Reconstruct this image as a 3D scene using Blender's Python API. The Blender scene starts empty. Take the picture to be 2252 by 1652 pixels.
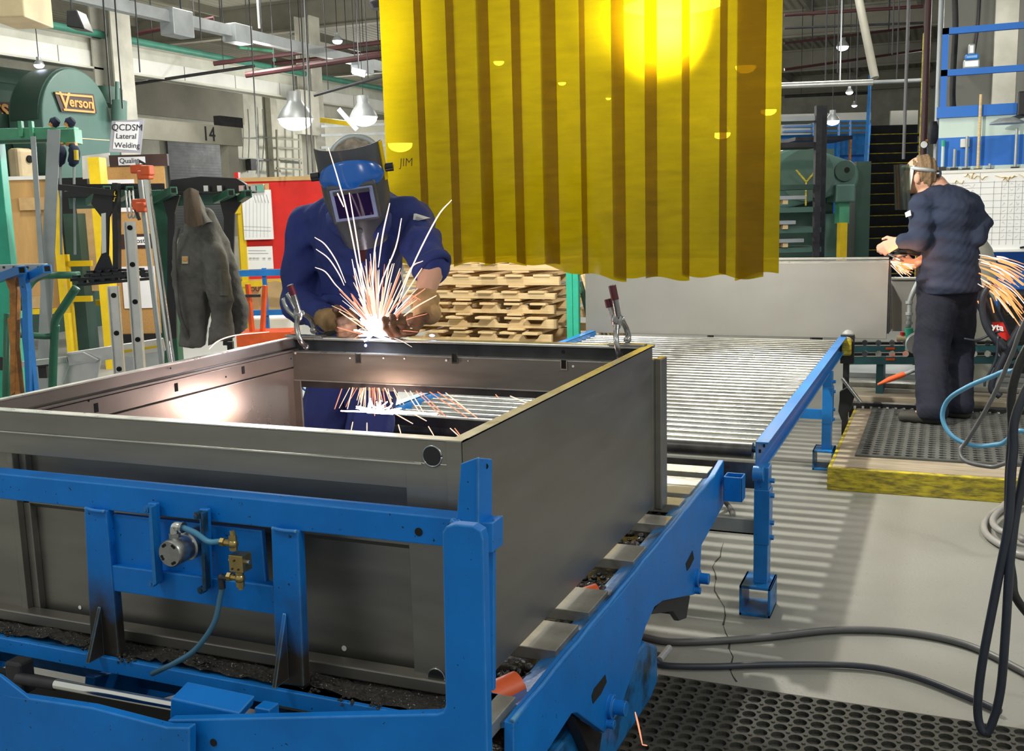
import bpy, bmesh, math, random
import numpy as np
from mathutils import Vector, Matrix
SC = bpy.context.scene
COL = SC.collection
random.seed(7)
# ---------------------------------------------------------------- camera
W, H, F = 2252, 1652, 2288.5
YAW, PITCH, ROLL = .397, .1581, -.02637
fw = Vector((-math.sin(YAW)*math.cos(PITCH), math.cos(YAW)*math.cos(PITCH), -math.sin(PITCH)))
rt0 = Vector((math.cos(YAW), math.sin(YAW), 0)); up0 = rt0.cross(fw)
RT = rt0*math.cos(ROLL)+up0*math.sin(ROLL); UP = up0*math.cos(ROLL)-rt0*math.sin(ROLL)
CAM = Vector((0, 0, 1.6))
cd = bpy.data.cameras.new('camera'); cam = bpy.data.objects.new('camera', cd); COL.objects.link(cam)
m3 = Matrix((RT, UP, -fw)).transposed()
cam.matrix_world = Matrix.Translation(CAM) @ m3.to_4x4()
cd.sensor_width = 36; cd.lens = 36*F/W; cd.clip_end = 200
SC.camera = cam
# ---------------------------------------------------------------- world, exposure, room lamps, added fill lights
wd = bpy.data.worlds.new('world'); SC.world = wd; wd.use_nodes = True
wd.node_tree.nodes['Background'].inputs[0].default_value = (.86, .9, .82, 1)
wd.node_tree.nodes['Background'].inputs[1].default_value = .6
SC.view_settings.view_transform = 'Standard'; SC.view_settings.look = 'None'
SC.view_settings.exposure = 0.0; SC.view_settings.gamma = 1
SC.view_settings.use_curve_mapping = False
SC.cycles.transparent_max_bounces = 12
SC.cycles.max_bounces = 6
SC.cycles.sample_clamp_indirect = 4
def area_lamp(loc, power, size=.6, col=(1, .97, .88), aim=None, spread=3.14):
    l = bpy.data.lights.new('bay_light', 'AREA'); l.shape = 'DISK'; l.size = size; l.energy = power; l.color = col; l.spread = spread
    o = bpy.data.objects.new('bay_light', l); COL.objects.link(o); o.location = loc
    if aim is not None:
        o.rotation_euler = (Vector(aim)-Vector(loc)).to_track_quat('-Z', 'Y').to_euler()
    return o
def point_lamp(loc, power, r=.05, col=(1, .97, .88)):
    l = bpy.data.lights.new('point_light', 'POINT'); l.shadow_soft_size = r; l.energy = power; l.color = col
    o = bpy.data.objects.new('point_light', l); COL.objects.link(o); o.location = loc
    return o
CL_LAMP = (-1.42, 5.75, 2.66)
LK = .34
area_lamp((2.5, .8, 4.3), 230*LK, .8)                 # bays above and behind the camera
area_lamp((-3.2, -.6, 4.8), 170*LK, .8)
area_lamp((1.7, 5.2, 4.6), 210*LK, .5)                 # bay over the grinding station
area_lamp((-3.6, 6.2, 4.9), 420*LK, .6)                # bay over the pallets
area_lamp((-7.5, 7.0, 5.2), 330*LK, .9)
area_lamp((-9, 12, 5.3), 600*LK, 1.0)
area_lamp((-14.5, 17, 5.3), 700*LK, 1.0)
area_lamp((-7, 20, 5.3), 400*LK, 1.0)
area_lamp((-1.5, 13, 5.0), 160*LK, .8)
point_lamp((-16.8, 29, 3.6), 420, .3)  # fill light without a fixture, added to brighten the far left wall
for p_ in ((-9.4, 13, 4.0), (-10.2, 17, 3.6), (.5, 12, 3.4), (-.5, 20, 3.8), (-6, 11, 3.6), (-15, 20, 3.8), (-3, 19, 3.8), (-9, 27, 3.8)): point_lamp(p_, 110, .3)      # fill lights without fixtures, added to brighten roof and girder
# ---------------------------------------------------------------- pixel rays with a real distance (photo frame 2252 x 1652)
def ray(x, y): return fw + RT*((x-W/2)/F) - UP*((y-H/2)/F)
def pz(x, y, z): d = ray(x, y); return CAM + d*((z-CAM.z)/d.z)
def px(x, y, X): d = ray(x, y); return CAM + d*(X/d.x)
def py(x, y, Y): d = ray(x, y); return CAM + d*(Y/d.y)
VF = Vector((-math.sin(YAW), math.cos(YAW), 0)); VR = Vector((math.cos(YAW), math.sin(YAW), 0))
def pv(x, y, D): d = ray(x, y); return CAM + d*(D/d.dot(VF))
def uz(x, y, D): p = pv(x, y, D); return p.dot(VR), p.z
# ---------------------------------------------------------------- materials
MATS = {}
def mat(name, col, rough=.5, metal=0.0, var=.12, vscale=6, bump=0.0, bscale=60, emit=None, estr=0, spec=.5, specks=None, col2=None, stretch=None, trans=0, sharp=None):
    if name in MATS: return MATS[name]
    m = bpy.data.materials.new(name); MATS[name] = m; m.use_nodes = True
    nt = m.node_tree; N = nt.nodes; L = nt.links; b = N['Principled BSDF']
    b.inputs['Roughness'].default_value = rough; b.inputs['Metallic'].default_value = metal
    b.inputs['Specular IOR Level'].default_value = spec
    c4 = (*col, 1)
    tc = N.new('ShaderNodeTexCoord'); src = tc.outputs['Object']
    if stretch:
        mp = N.new('ShaderNodeMapping'); mp.inputs['Scale'].default_value = stretch; L.new(src, mp.inputs[0]); src = mp.outputs[0]
    last = None
    if var or col2:
        nz = N.new('ShaderNodeTexNoise'); nz.inputs['Scale'].default_value = vscale; nz.inputs['Detail'].default_value = 6; nz.inputs['Roughness'].default_value = .6
        L.new(src, nz.inputs['Vector'])
        cr = N.new('ShaderNodeValToRGB')
        e = cr.color_ramp.elements
        lo, hi = sharp or (.3, .7)
        e[0].position = lo; e[1].position = hi
        if col2: e[0].color = (*col2, 1); e[1].color = c4
        else:
            e[0].color = tuple(max(0, c*(1-var*1.6)) for c in col)+(1,); e[1].color = tuple(min(1, c*(1+var)) for c in col)+(1,)
        L.new(nz.outputs['Fac'], cr.inputs[0]); last = cr.outputs[0]
        rr = N.new('ShaderNodeMapRange'); rr.inputs['To Min'].default_value = max(.03, rough-.1); rr.inputs['To Max'].default_value = min(1, rough+.1)
        L.new(nz.outputs['Fac'], rr.inputs['Value']); L.new(rr.outputs[0], b.inputs['Roughness'])
    if specks:
        scol, sscale, thr = specks
        n2 = N.new('ShaderNodeTexNoise'); n2.inputs['Scale'].default_value = sscale; n2.inputs['Detail'].default_value = 3
        L.new(tc.outputs['Object'], n2.inputs['Vector'])
        c2 = N.new('ShaderNodeValToRGB'); c2.color_ramp.elements[0].position = thr; c2.color_ramp.elements[1].position = thr+.015
        L.new(n2.outputs['Fac'], c2.inputs[0])
        mx = N.new('ShaderNodeMix'); mx.data_type = 'RGBA'
        L.new(c2.outputs[0], mx.inputs['Factor'])
        if last: L.new(last, mx.inputs[6])
        else: mx.inputs[6].default_value = c4
        mx.inputs[7].default_value = (*scol, 1); last = mx.outputs[2]
    if last: L.new(last, b.inputs['Base Color'])
    else: b.inputs['Base Color'].default_value = c4
    if bump:
        n3 = N.new('ShaderNodeTexNoise'); n3.inputs['Scale'].default_value = bscale; n3.inputs['Detail'].default_value = 5
        L.new(src, n3.inputs['Vector'])
        bp = N.new('ShaderNodeBump'); bp.inputs['Strength'].default_value = bump; bp.inputs['Distance'].default_value = .01
        L.new(n3.outputs['Fac'], bp.inputs['Height']); L.new(bp.outputs[0], b.inputs['Normal'])
    if emit:
        b.inputs['Emission Color'].default_value = (*emit, 1); b.inputs['Emission Strength'].default_value = estr
    return m
M = dict(
 blue=mat('blue_paint', (.001, .16, .57), .45, 0, .12, 5, .06, 14, spec=.3, specks=((.01, .03, .06), 95, .70)),
 bluepost=mat('blue_paint_grimy_foot', (.001, .16, .57), .45, 0, .12, 5, .06, 14, spec=.3, specks=((.01, .03, .06), 95, .70)),
 bluedirty=mat('blue_paint_dirty', (.01, .16, .46), .35, 0, 0, 9, .25, 30, col2=(.012, .04, .07), sharp=(.36, .52)),
 blueconv=mat('conveyor_blue_paint', (.012, .17, .52), .32, 0, .15, 7, .05, 20, specks=((.02, .03, .06), 50, .74)),
 steel=mat('cold_rolled_steel', (.28, .265, .24), .42, .85, .08, 3, .02, 120, stretch=(1, 1, 6)),
 steelin=mat('cold_rolled_steel_inner', (.30, .27, .25), .3, .85, .08, 3, .02, 120),
 steeledge=mat('bright_sheet_edge', (.75, .74, .7), .3, .9, .05, 20),
 plate=mat('ground_steel_plate', (.46, .45, .41), .33, .7, .15, 12, .05, 60),
 panel=mat('primed_panel', (.29, .285, .27), .45, .55, .04, 2),
 chrome=mat('chrome', (.8, .8, .78), .12, 1, .05, 8),
 roller=mat('roller_steel', (.62, .62, .6), .2, 1, .1, 12),
 rollerdark=mat('greasy_roller', (.1, .1, .1), .35, .7, .3, 12),
 alu=mat('aluminium', (.72, .72, .71), .35, .8, .08, 10),
 dark=mat('dark_steel', (.04, .04, .045), .5, .5, .25, 10),
 black=mat('black_paint', (.012, .012, .014), .35, 0, .2, 9),
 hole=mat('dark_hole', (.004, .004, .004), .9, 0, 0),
 grease=mat('black_grease', (.014, .013, .013), .2, 0, .3, 40, .5, 90),
 dirt=mat('metal_dust_grime', (.05, .045, .04), .7, .2, 0, 90, .9, 130, col2=(.012, .011, .01), specks=((.35, .34, .32), 220, .66)),
 brass=mat('brass', (.45, .33, .13), .3, .9, .15, 15),
 rubber=mat('black_rubber', (.022, .022, .022), .6, 0, .3, 10, .1, 60),
 matgrey=mat('worn_grey_rubber', (.085, .09, .085), .7, 0, .2, 5, .2, 80),
 matrub=mat('dusty_rubber', (.045, .044, .038), .75, 0, .25, 5, .2, 80),
 hose=mat('grey_hose', (.10, .10, .105), .45, 0, .15, 8),
 hosedk=mat('dark_hose', (.03, .035, .05), .4, 0, .2, 8),
 hosebluedk=mat('dark_blue_air_hose', (.03, .11, .19), .4, 0, .1, 8),
 hoseblue=mat('blue_air_hose', (.07, .25, .42), .4, 0, .1, 8),
 hosegrey=mat('light_grey_cable', (.28, .27, .26), .45, 0, .1, 8),
 green=mat('green_paint', (.02, .12, .07), .4, 0, .2, 6, .05, 30),
 teal=mat('teal_paint', (.035, .42, .28), .45, 0, .15, 5),
 mint=mat('light_green_paint', (.09, .36, .21), .45, 0, .15, 5),
 press=mat('machine_green_paint', (.07, .15, .125), .5, 0, .12, 1.2),
 pressdk=mat('machine_dark_green_paint', (.03, .075, .055), .5, 0, .2, 2),
 yellow=mat('yellow_paint', (.72, .5, .01), .42, 0, .1, 6),
 yellowdirty=mat('worn_yellow_paint', (.52, .42, .02), .6, 0, 0, 14, .1, 40, col2=(.16, .13, .02), stretch=(1, 1, 5), sharp=(.36, .62)),
 orange=mat('orange_paint', (.7, .1, .02), .45, 0, .15, 9),
 rust=mat('rusty_orange_steel', (.42, .17, .04), .6, .1, .35, 14, .2, 60),
 red=mat('red_felt', (.62, .02, .015), .8, 0, .08, 8),
 cork=mat('cork_board', (.5, .28, .09), .8, 0, .1, 60),
 ply=mat('plywood', (.55, .33, .12), .7, 0, .15, 5, stretch=(1, 1, .2)),
 wood=mat('pine_board', (.82, .63, .36), .7, 0, 0, 9, .1, 40, col2=(.62, .43, .21), stretch=(.5, 4, 9)),
 woodgrey=mat('weathered_plank', (.42, .36, .27), .75, 0, 0, 7, .1, 40, col2=(.2, .16, .11), stretch=(.5, 6, 6)),
 woodend=mat('pallet_block_wood', (.6, .43, .22), .8, 0, .2, 9),
 white=mat('white_paint', (.78, .78, .74), .5, 0, .05, 3),
 paper=mat('white_paper', (.85, .86, .87), .7, 0, .02, 5),
 offwhite=mat('aged_white_paint', (.6, .6, .52), .6, 0, .15, 1.5),
 cream=mat('cream_paint', (.68, .55, .34), .6, 0, .15, 3),
 concrete=mat('column_paint', (.5, .49, .42), .6, 0, .2, 1.6),
 roof=mat('roof_deck', (.36, .35, .29), .7, 0, .14, .5),
 roofbeam=mat('roof_beam_paint', (.3, .29, .24), .6, 0, .15, 1),
 pipered=mat('red_sprinkler_pipe', (.045, .009, .011), .5, 0, .2, 4),
 pipegreen=mat('green_pipe', (.06, .25, .18), .45, 0, .15, 4),
 darkbg=mat('dim_machinery', (.02, .024, .026), .7, 0, .4, 1.5),
 galv=mat('galvanised_duct', (.42, .45, .46), .45, .5, .15, 3),
 walblue=mat('wall_blue_paint', (.012, .16, .62), .5, 0, .06, 2),
 wallcyan=mat('wall_pale_paint', (.62, .76, .7), .6, 0, .05, 2),
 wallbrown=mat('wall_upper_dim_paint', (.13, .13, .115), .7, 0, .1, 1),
 navy=mat('navy_coverall_cloth', (.018, .032, .17), .85, 0, .18, 7, .25, 45),
 navydk=mat('dark_navy_cloth', (.015, .024, .055), .85, 0, .2, 7, .25, 40),
 navytr=mat('navy_trouser_cloth', (.008, .011, .026), .9, 0, .2, 7, .25, 40),
 coat=mat('charcoal_canvas', (.12, .118, .108), .9, 0, .28, 10, .35, 50),
 cord=mat('brown_corduroy', (.09, .065, .045), .9, 0, .2, 9, .3, 120, stretch=(6, 6, 1)),
 skin=mat('skin', (.62, .33, .23), .55, 0, .06, 9),
 hair=mat('light_brown_hair', (.22, .14, .075), .8, 0, .35, 40, .5, 160, stretch=(5, 5, 1)),
 hairgrey=mat('grey_hair', (.3, .25, .2), .8, 0, .3, 40, .4, 120),
 leather=mat('tan_leather', (.42, .25, .11), .8, 0, .3, 12, .3, 50),
 leatherdk=mat('charred_leather', (.14, .065, .03), .8, 0, .4, 20, .4, 50),
 helmet=mat('helmet_shell', (.075, .078, .095), .25, 0, .1, 5),
 helmetblue=mat('helmet_blue_shell', (.012, .12, .5), .22, 0, .05, 5),
 lens=mat('dark_lens', (.02, .01, .06), .06, 0, 0, spec=.9),
 shield=mat('smoked_face_shield', (.03, .035, .03), .15, 0, 0),
 boot=mat('dusty_boot_leather', (.035, .035, .028), .7, 0, .3, 9),
 maroon=mat('maroon_grip', (.09, .01, .02), .35, 0, .1, 9),
 toolsteel=mat('tool_steel', (.4, .4, .4), .28, .95, .15, 20),
 ink=mat('black_ink', (.012, .012, .02), .7, 0, 0),
 inkgrey=mat('grey_ink', (.38, .38, .42), .7, 0, 0),
 gold=mat('orange_lettering', (.7, .33, .09), .5, 0, .05, 5),
 plaque=mat('dark_brown_plaque', (.05, .025, .02), .5, 0, .1, 5),
 card=mat('cardboard', (.42, .28, .13), .8, 0, .12, 5),
 frame=mat('light_wood_frame', (.55, .36, .16), .6, 0, .1, 9),
)
_m = M['bluepost']; _nt = _m.node_tree; _b = _nt.nodes['Principled BSDF']; _l = _b.inputs['Base Color'].links[0].from_socket
_tc = _nt.nodes.new('ShaderNodeTexCoord'); _sx = _nt.nodes.new('ShaderNodeSeparateXYZ'); _nt.links.new(_tc.outputs['Object'], _sx.inputs[0])
_nz = _nt.nodes.new('ShaderNodeTexNoise'); _nz.inputs['Scale'].default_value = 11; _nz.inputs['Detail'].default_value = 6; _nt.links.new(_tc.outputs['Object'], _nz.inputs['Vector'])
_ad = _nt.nodes.new('ShaderNodeMath'); _ad.operation = 'MULTIPLY_ADD'; _ad.inputs[1].default_value = .22; _nt.links.new(_nz.outputs['Fac'], _ad.inputs[0]); _nt.links.new(_sx.outputs['Z'], _ad.inputs[2])
_mr = _nt.nodes.new('ShaderNodeMapRange'); _mr.inputs['From Min'].default_value = .80; _mr.inputs['From Max'].default_value = .93; _nt.links.new(_ad.outputs[0], _mr.inputs['Value'])
_mx = _nt.nodes.new('ShaderNodeMix'); _mx.data_type = 'RGBA'; _nt.links.new(_mr.outputs[0], _mx.inputs['Factor']); _mx.inputs[6].default_value = (.03, .026, .022, 1); _nt.links.new(_l, _mx.inputs[7]); _nt.links.new(_mx.outputs[2], _b.inputs['Base Color'])
def edge_wear(m, col=(.22, .45, .55), rad=.0035):
    nt = m.node_tree; N = nt.nodes; L = nt.links; b = N['Principled BSDF']; src = b.inputs['Base Color'].links[0].from_socket
    bv = N.new('ShaderNodeBevel'); bv.samples = 4; bv.inputs['Radius'].default_value = rad; ge = N.new('ShaderNodeNewGeometry')
    dt = N.new('ShaderNodeVectorMath'); dt.operation = 'DOT_PRODUCT'; L.new(bv.outputs[0], dt.inputs[0]); L.new(ge.outputs['True Normal'], dt.inputs[1])
    nz = N.new('ShaderNodeTexNoise'); nz.inputs['Scale'].default_value = 40; tc = N.new('ShaderNodeTexCoord'); L.new(tc.outputs['Object'], nz.inputs['Vector'])
    mr = N.new('ShaderNodeMapRange'); mr.inputs['From Min'].default_value = .985; mr.inputs['From Max'].default_value = .86; L.new(dt.outputs['Value'], mr.inputs['Value'])
    mu = N.new('ShaderNodeMath'); mu.operation = 'MULTIPLY'; L.new(mr.outputs[0], mu.inputs[0]); L.new(nz.outputs['Fac'], mu.inputs[1]); mu.use_clamp = True
    mx = N.new('ShaderNodeMix'); mx.data_type = 'RGBA'; L.new(mu.outputs[0], mx.inputs['Factor']); L.new(src, mx.inputs[6]); mx.inputs[7].default_value = (*col, 1); L.new(mx.outputs[2], b.inputs['Base Color'])
for _k in ('blue', 'bluepost', 'blueconv'): edge_wear(M[_k])
def emis(name, col, s):
    m = bpy.data.materials.new(name); m.use_nodes = True; nt = m.node_tree
    nt.nodes.remove(nt.nodes['Principled BSDF']); e = nt.nodes.new('ShaderNodeEmission')
    e.inputs[0].default_value = (*col, 1); e.inputs[1].default_value = s
    nt.links.new(e.outputs[0], nt.nodes['Material Output'].inputs[0]); return m
M['lampglow'] = emis('lamp_glow', (.93, .95, 1), 14)
M['lampfar'] = emis('far_lamp_glow', (.8, .82, 1), 9)
M['lamphot'] = emis('hot_lamp_glow', (1, .93, .7), 40)
M['spark'] = emis('spark_glow', (1, .64, .46), 1.7)
M['sparkhot'] = emis('hot_spark_glow', (1, .74, .62), 1.9)
M['sparkred'] = emis('orange_spark_glow', (1, .34, .19), 1.3)
M['sparkor'] = emis('grinding_spark_glow', (1, .36, .12), 1.7)
M['arc'] = emis('arc_glow', (.95, .92, 1), 30)
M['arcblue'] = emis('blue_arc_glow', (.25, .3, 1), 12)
# ---------------------------------------------------------------- mesh builder
class MB:
    def __init__(s): s.v = []; s.f = []
    def add(s, vs, fs):
        n = len(s.v); s.v += [Vector(v) for v in vs]; s.f += [tuple(n+i for i in f) for f in fs]; return s
    def box(s, a, b):
        x0, y0, z0 = a; x1, y1, z1 = b
        if x0 > x1: x0, x1 = x1, x0
        if y0 > y1: y0, y1 = y1, y0
        if z0 > z1: z0, z1 = z1, z0
        return s.add([(x0,y0,z0),(x1,y0,z0),(x1,y1,z0),(x0,y1,z0),(x0,y0,z1),(x1,y0,z1),(x1,y1,z1),(x0,y1,z1)],
                     [(0,3,2,1),(4,5,6,7),(0,1,5,4),(1,2,6,5),(2,3,7,6),(3,0,4,7)])
    def prism(s, pts, d):            # polygon pts (3D, planar) pushed along vector d
        d = Vector(d); n = len(pts); pts = [Vector(p) for p in pts]
        vs = pts+[p+d for p in pts]
        fs = [tuple(range(n))[::-1], tuple(range(n, 2*n))]+[(i, (i+1) % n, n+(i+1) % n, n+i) for i in range(n)]
        # orient outward
        nor = Vector((0,0,0))
        for i in range(n): nor += pts[i].cross(pts[(i+1) % n])
        if nor.dot(d) < 0: fs = [f[::-1] for f in fs]
        return s.add(vs, fs)
    def bar(s, a, b, w, h=None, up=(0,0,1)):      # square bar between two points
        a = Vector(a); b = Vector(b); h = h or w; d = (b-a).normalized(); u = Vector(up)
        if abs(d.dot(u)) > .98: u = Vector((0,1,0))
        r = d.cross(u).normalized(); u = r.cross(d)
        c = [r*w/2+u*h/2, -r*w/2+u*h/2, -r*w/2-u*h/2, r*w/2-u*h/2]
        return s.add([a+k for k in c]+[b+k for k in c], [(0,1,2,3),(7,6,5,4)]+[(i, i+4, (i+1)%4+4, (i+1)%4) for i in range(4)])
    def tube(s, pts, r, n=10, caps=True, closed=False):
        pts = [Vector(p) for p in pts]; m = len(pts); rs = r if isinstance(r, (list, tuple)) else [r]*m
        ref = None; vs = []
        for i, p in enumerate(pts):
            d = (pts[min(i+1, m-1)]-pts[max(i-1, 0)]).normalized()
            if ref is None:
                ref = d.orthogonal().normalized()
            ref = (ref-d*ref.dot(d)).normalized(); q = d.cross(ref)
            for k in range(n):
                t = 2*math.pi*k/n; vs.append(p+(ref*math.cos(t)+q*math.sin(t))*rs[i])
        fs = [(i*n+k, i*n+(k+1) % n, (i+1)*n+(k+1) % n, (i+1)*n+k) for i in range(m-1) for k in range(n)]
        if caps: fs += [tuple(range(n))[::-1], tuple(range((m-1)*n, m*n))]
        return s.add(vs, fs)
    def cyl(s, a, b, r, n=20, r2=None): return s.tube([a, b], [r, r if r2 is None else r2], n)
    def lathe(s, c, prof, ax=(0,0,1), n=24):       # prof [(radius, height)]
        ax = Vector(ax).normalized(); u = ax.orthogonal().normalized(); w = ax.cross(u); c = Vector(c); vs = []
        for r, h in prof:
            for k in range(n):
                t = 2*math.pi*k/n; vs.append(c+ax*h+(u*math.cos(t)+w*math.sin(t))*r)
        m = len(prof)
        fs = [(i*n+k, i*n+(k+1) % n, (i+1)*n+(k+1) % n, (i+1)*n+k) for i in range(m-1) for k in range(n)]
        return s.add(vs, fs)
    def ball(s, c, r, n=12, sc=(1,1,1)):
        c = Vector(c); vs = []; fs = []
        m = n//2+1
        for i in range(m):
            a = math.pi*i/(m-1)
            for k in range(n):
                t = 2*math.pi*k/n
                vs.append(c+Vector((r*sc[0]*math.sin(a)*math.cos(t), r*sc[1]*math.sin(a)*math.sin(t), r*sc[2]*math.cos(a))))
        fs = [(i*n+k, (i+1)*n+k, (i+1)*n+(k+1) % n, i*n+(k+1) % n) for i in range(m-1) for k in range(n)]
        return s.add(vs, fs)
    def vrect(s, x0, y0, x1, y1, D, t=.02):         # upright rectangle facing the camera side, real box with thickness
        xm = (x0+x1)/2; ym = (y0+y1)/2
        u0 = uz(x0, ym, D)[0]; u1 = uz(x1, ym, D)[0]; z1 = uz(xm, y0, D)[1]; z0 = uz(xm, y1, D)[1]
        return s.uvbox(u0, u1, D, D+t, z0, z1)
    def vpost(s, x0, y0, x1, D, t=.06):             # upright post from pixel row y0 down to the floor
        u0 = uz(x0, y0, D)[0]; u1 = uz(x1, y0, D)[0]; return s.uvbox(u0, u1, D, D+t, 0, uz((x0+x1)/2, y0, D)[1])
    def uvbox(s, u0, u1, d0, d1, z0, z1):
        P = lambda u, d, z: VR*u+VF*d+Vector((0,0,z))
        if u0 > u1: u0, u1 = u1, u0
        if z0 > z1: z0, z1 = z1, z0
        return s.add([P(u0,d0,z0),P(u1,d0,z0),P(u1,d1,z0),P(u0,d1,z0),P(u0,d0,z1),P(u1,d0,z1),P(u1,d1,z1),P(u0,d1,z1)],
                     [(0,3,2,1),(4,5,6,7),(0,1,5,4),(1,2,6,5),(2,3,7,6),(3,0,4,7)])
ORG = {}
def orgof(p):
    return ORG.get(p.name, Vector((0,0,0))) if p is not None else Vector((0,0,0))
def obj(name, mb, m, parent=None, bevel=0, smooth=False, label=None, org=None, seg=2):
    me = bpy.data.meshes.new(name)
    o0 = orgof(parent) if parent is not None else (Vector(org) if org is not None else Vector((0,0,0)))
    me.from_pydata([tuple(v-o0) for v in mb.v], [], mb.f); me.update()
    me.materials.append(M[m] if isinstance(m, str) else m)
    o = bpy.data.objects.new(name, me); COL.objects.link(o)
    if parent is not None: o.parent = parent
    else: o.location = o0
    ORG[o.name] = o0
    if smooth:
        for p in me.polygons: p.use_smooth = True
        if smooth == 'auto':
            me.set_sharp_from_angle(angle=.7)
    if bevel:
        b = o.modifiers.new('bevel', 'BEVEL'); b.width = bevel; b.segments = seg; b.limit_method = 'ANGLE'; b.angle_limit = .6
    if label: o['label'] = label
    return o
def thing(name, label, cat, loc, group=None):
    o = bpy.data.objects.new(name, None); COL.objects.link(o); o.location = loc; o.empty_display_size = .1
    o['label'] = label; o['category'] = cat
    if group: o['group'] = group
    ORG[o.name] = Vector(loc)
    return o
def tag(o, label, cat, group=None, kind=None):
    o['label'] = label; o['category'] = cat
    if group: o['group'] = group
    if kind: o['kind'] = kind
    return o
def struct(name, mb, m, **k):
    o = obj(name, mb, m, **k); o['kind'] = 'structure'; return o
def center(mb):
    lo = Vector((min(v.x for v in mb.v), min(v.y for v in mb.v), min(v.z for v in mb.v)))
    hi = Vector((max(v.x for v in mb.v), max(v.y for v in mb.v), max(v.z for v in mb.v)))
    return Vector(((lo.x+hi.x)/2, (lo.y+hi.y)/2, lo.z))
def solo(name, mb, m, label, cat, group=None, kind=None, **k):     # a thing that is one mesh
    return tag(obj(name, mb, m, org=center(mb), **k), label, cat, group, kind)
def copy_tree(o, off, parent=None, label=None):
    c = o.copy(); COL.objects.link(c)
    if parent is not None: c.parent = parent
    else: c.location = o.location+Vector(off)
    if label: c['label'] = label
    for ch in list(o.children): copy_tree(ch, off, c)
    return c
def smoothpath(pts, n=8):            # Catmull-Rom
    pts = [Vector(p) for p in pts]; out = []
    P = [pts[0]*2-pts[1]]+pts+[pts[-1]*2-pts[-2]]
    for i in range(1, len(P)-2):
        a, b, c, d = P[i-1:i+3]
        for k in range(n):
            t = k/n
            out.append(.5*((2*b)+(c-a)*t+(2*a-5*b+4*c-d)*t*t+(3*b-a-3*c+d)*t**3))
    out.append(pts[-1]); return out
def text_mb(txt, size, origin, right, up, depth=.002, bold=0, shear=0):
    cu = bpy.data.curves.new('t', 'FONT'); cu.body = txt; cu.size = size; cu.extrude = depth; cu.offset = bold; cu.shear = shear; cu.resolution_u = 3
    cu.align_x = 'CENTER'; cu.align_y = 'CENTER'
    o = bpy.data.objects.new('t', cu); COL.objects.link(o)
    dg = bpy.context.evaluated_depsgraph_get(); me = bpy.data.meshes.new_from_object(o.evaluated_get(dg))
    right = Vector(right).normalized(); up = Vector(up).normalized(); nrm = right.cross(up); origin = Vector(origin)
    mb = MB(); mb.add([origin+right*v.co.x+up*v.co.y+nrm*v.co.z for v in me.vertices], [tuple(p.vertices) for p in me.polygons])
    bpy.data.objects.remove(o); bpy.data.curves.remove(cu); bpy.data.meshes.remove(me)
    return mb
# ---------------------------------------------------------------- implicit surfaces for bodies and cloth
def sd_cone(P, a, b, ra, rb):
    a = np.array(a); b = np.array(b); ba = b-a; t = np.clip(((P-a)@ba)/max(1e-9, ba@ba), 0, 1)
    return np.linalg.norm(P-a-t[..., None]*ba, axis=-1)-(ra+(rb-ra)*t)
def sd_ell(P, c, r, R=None):
    q = P-np.array(c)
    if R is not None: q = q@np.array(R)
    r = np.array(r); k0 = np.linalg.norm(q/r, axis=-1); k1 = np.linalg.norm(q/(r*r), axis=-1)
    return k0*(k0-1)/np.maximum(k1, 1e-9)
def smin(a, b, k):
    h = np.clip(.5+.5*(b-a)/k, 0, 1); return b+(a-b)*h-k*h*(1-h)
def blend(P, prims, k):
    d = None
    for pr in prims:
        kk = k
        if pr[0] == 'c': e = sd_cone(P, *pr[1:5]); kk = pr[5] if len(pr) > 5 else k
        else: e = sd_ell(P, pr[1], pr[2], pr[3] if len(pr) > 3 else None); kk = pr[4] if len(pr) > 4 else k
        d = e if d is None else smin(d, e, kk)
    return d
def nets(fn, lo, hi, h):
    lo = np.array(lo, float); hi = np.array(hi, float); n = np.ceil((hi-lo)/h).astype(int)+1
    g = np.stack(np.meshgrid(*[lo[i]+h*np.arange(n[i]) for i in range(3)], indexing='ij'), -1).astype(np.float32)
    v = fn(g); s = v < 0
    acc = np.zeros(tuple(n-1)+(3,)); cnt = np.zeros(tuple(n-1))
    sl = lambda o: tuple(slice(o[i], n[i]-1+o[i]) for i in range(3))
    cs = [(i, j, k) for i in (0, 1) for j in (0, 1) for k in (0, 1)]
    for a in cs:
        for ax in range(3):
            if a[ax]: continue
            b = list(a); b[ax] = 1; va = v[sl(a)]; vb = v[sl(b)]; m = (va < 0) != (vb < 0)
            t = np.where(m, va/np.where(va-vb == 0, 1, va-vb), 0)
            for q in range(3):
                acc[..., q] += np.where(m, a[q]+(t if q == ax else 0), 0)
            cnt += m
    mask = cnt > 0; idx = -np.ones(tuple(n-1), int); idx[mask] = np.arange(mask.sum())
    ijk = np.argwhere(mask); pos = lo+h*(ijk+acc[mask]/cnt[mask][:, None])
    F_ = []
    for ax in range(3):
        o1, o2 = [(1, 2), (2, 0), (0, 1)][ax]
        A = s; sa = [slice(1, n[i]-1) for i in range(3)]; sb = list(sa); sa[ax] = slice(0, n[ax]-1); sb[ax] = slice(1, n[ax])
        va = A[tuple(sa)]; vb = A[tuple(sb)]; e = np.argwhere(va != vb); 
        if not len(e): continue
        base = e.copy(); base[:, o1] += 1; base[:, o2] += 1
        flip = va[tuple(e.T)]
        def cell(d1, d2):
            c = base.copy(); c[:, o1] -= d1; c[:, o2] -= d2; return idx[tuple(c.T)]
        q = np.stack([cell(1,1), cell(0,1), cell(0,0), cell(1,0)], 1)
        q[~flip] = q[~flip][:, ::-1]; F_.append(q)
    return pos, np.concatenate(F_)
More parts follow.
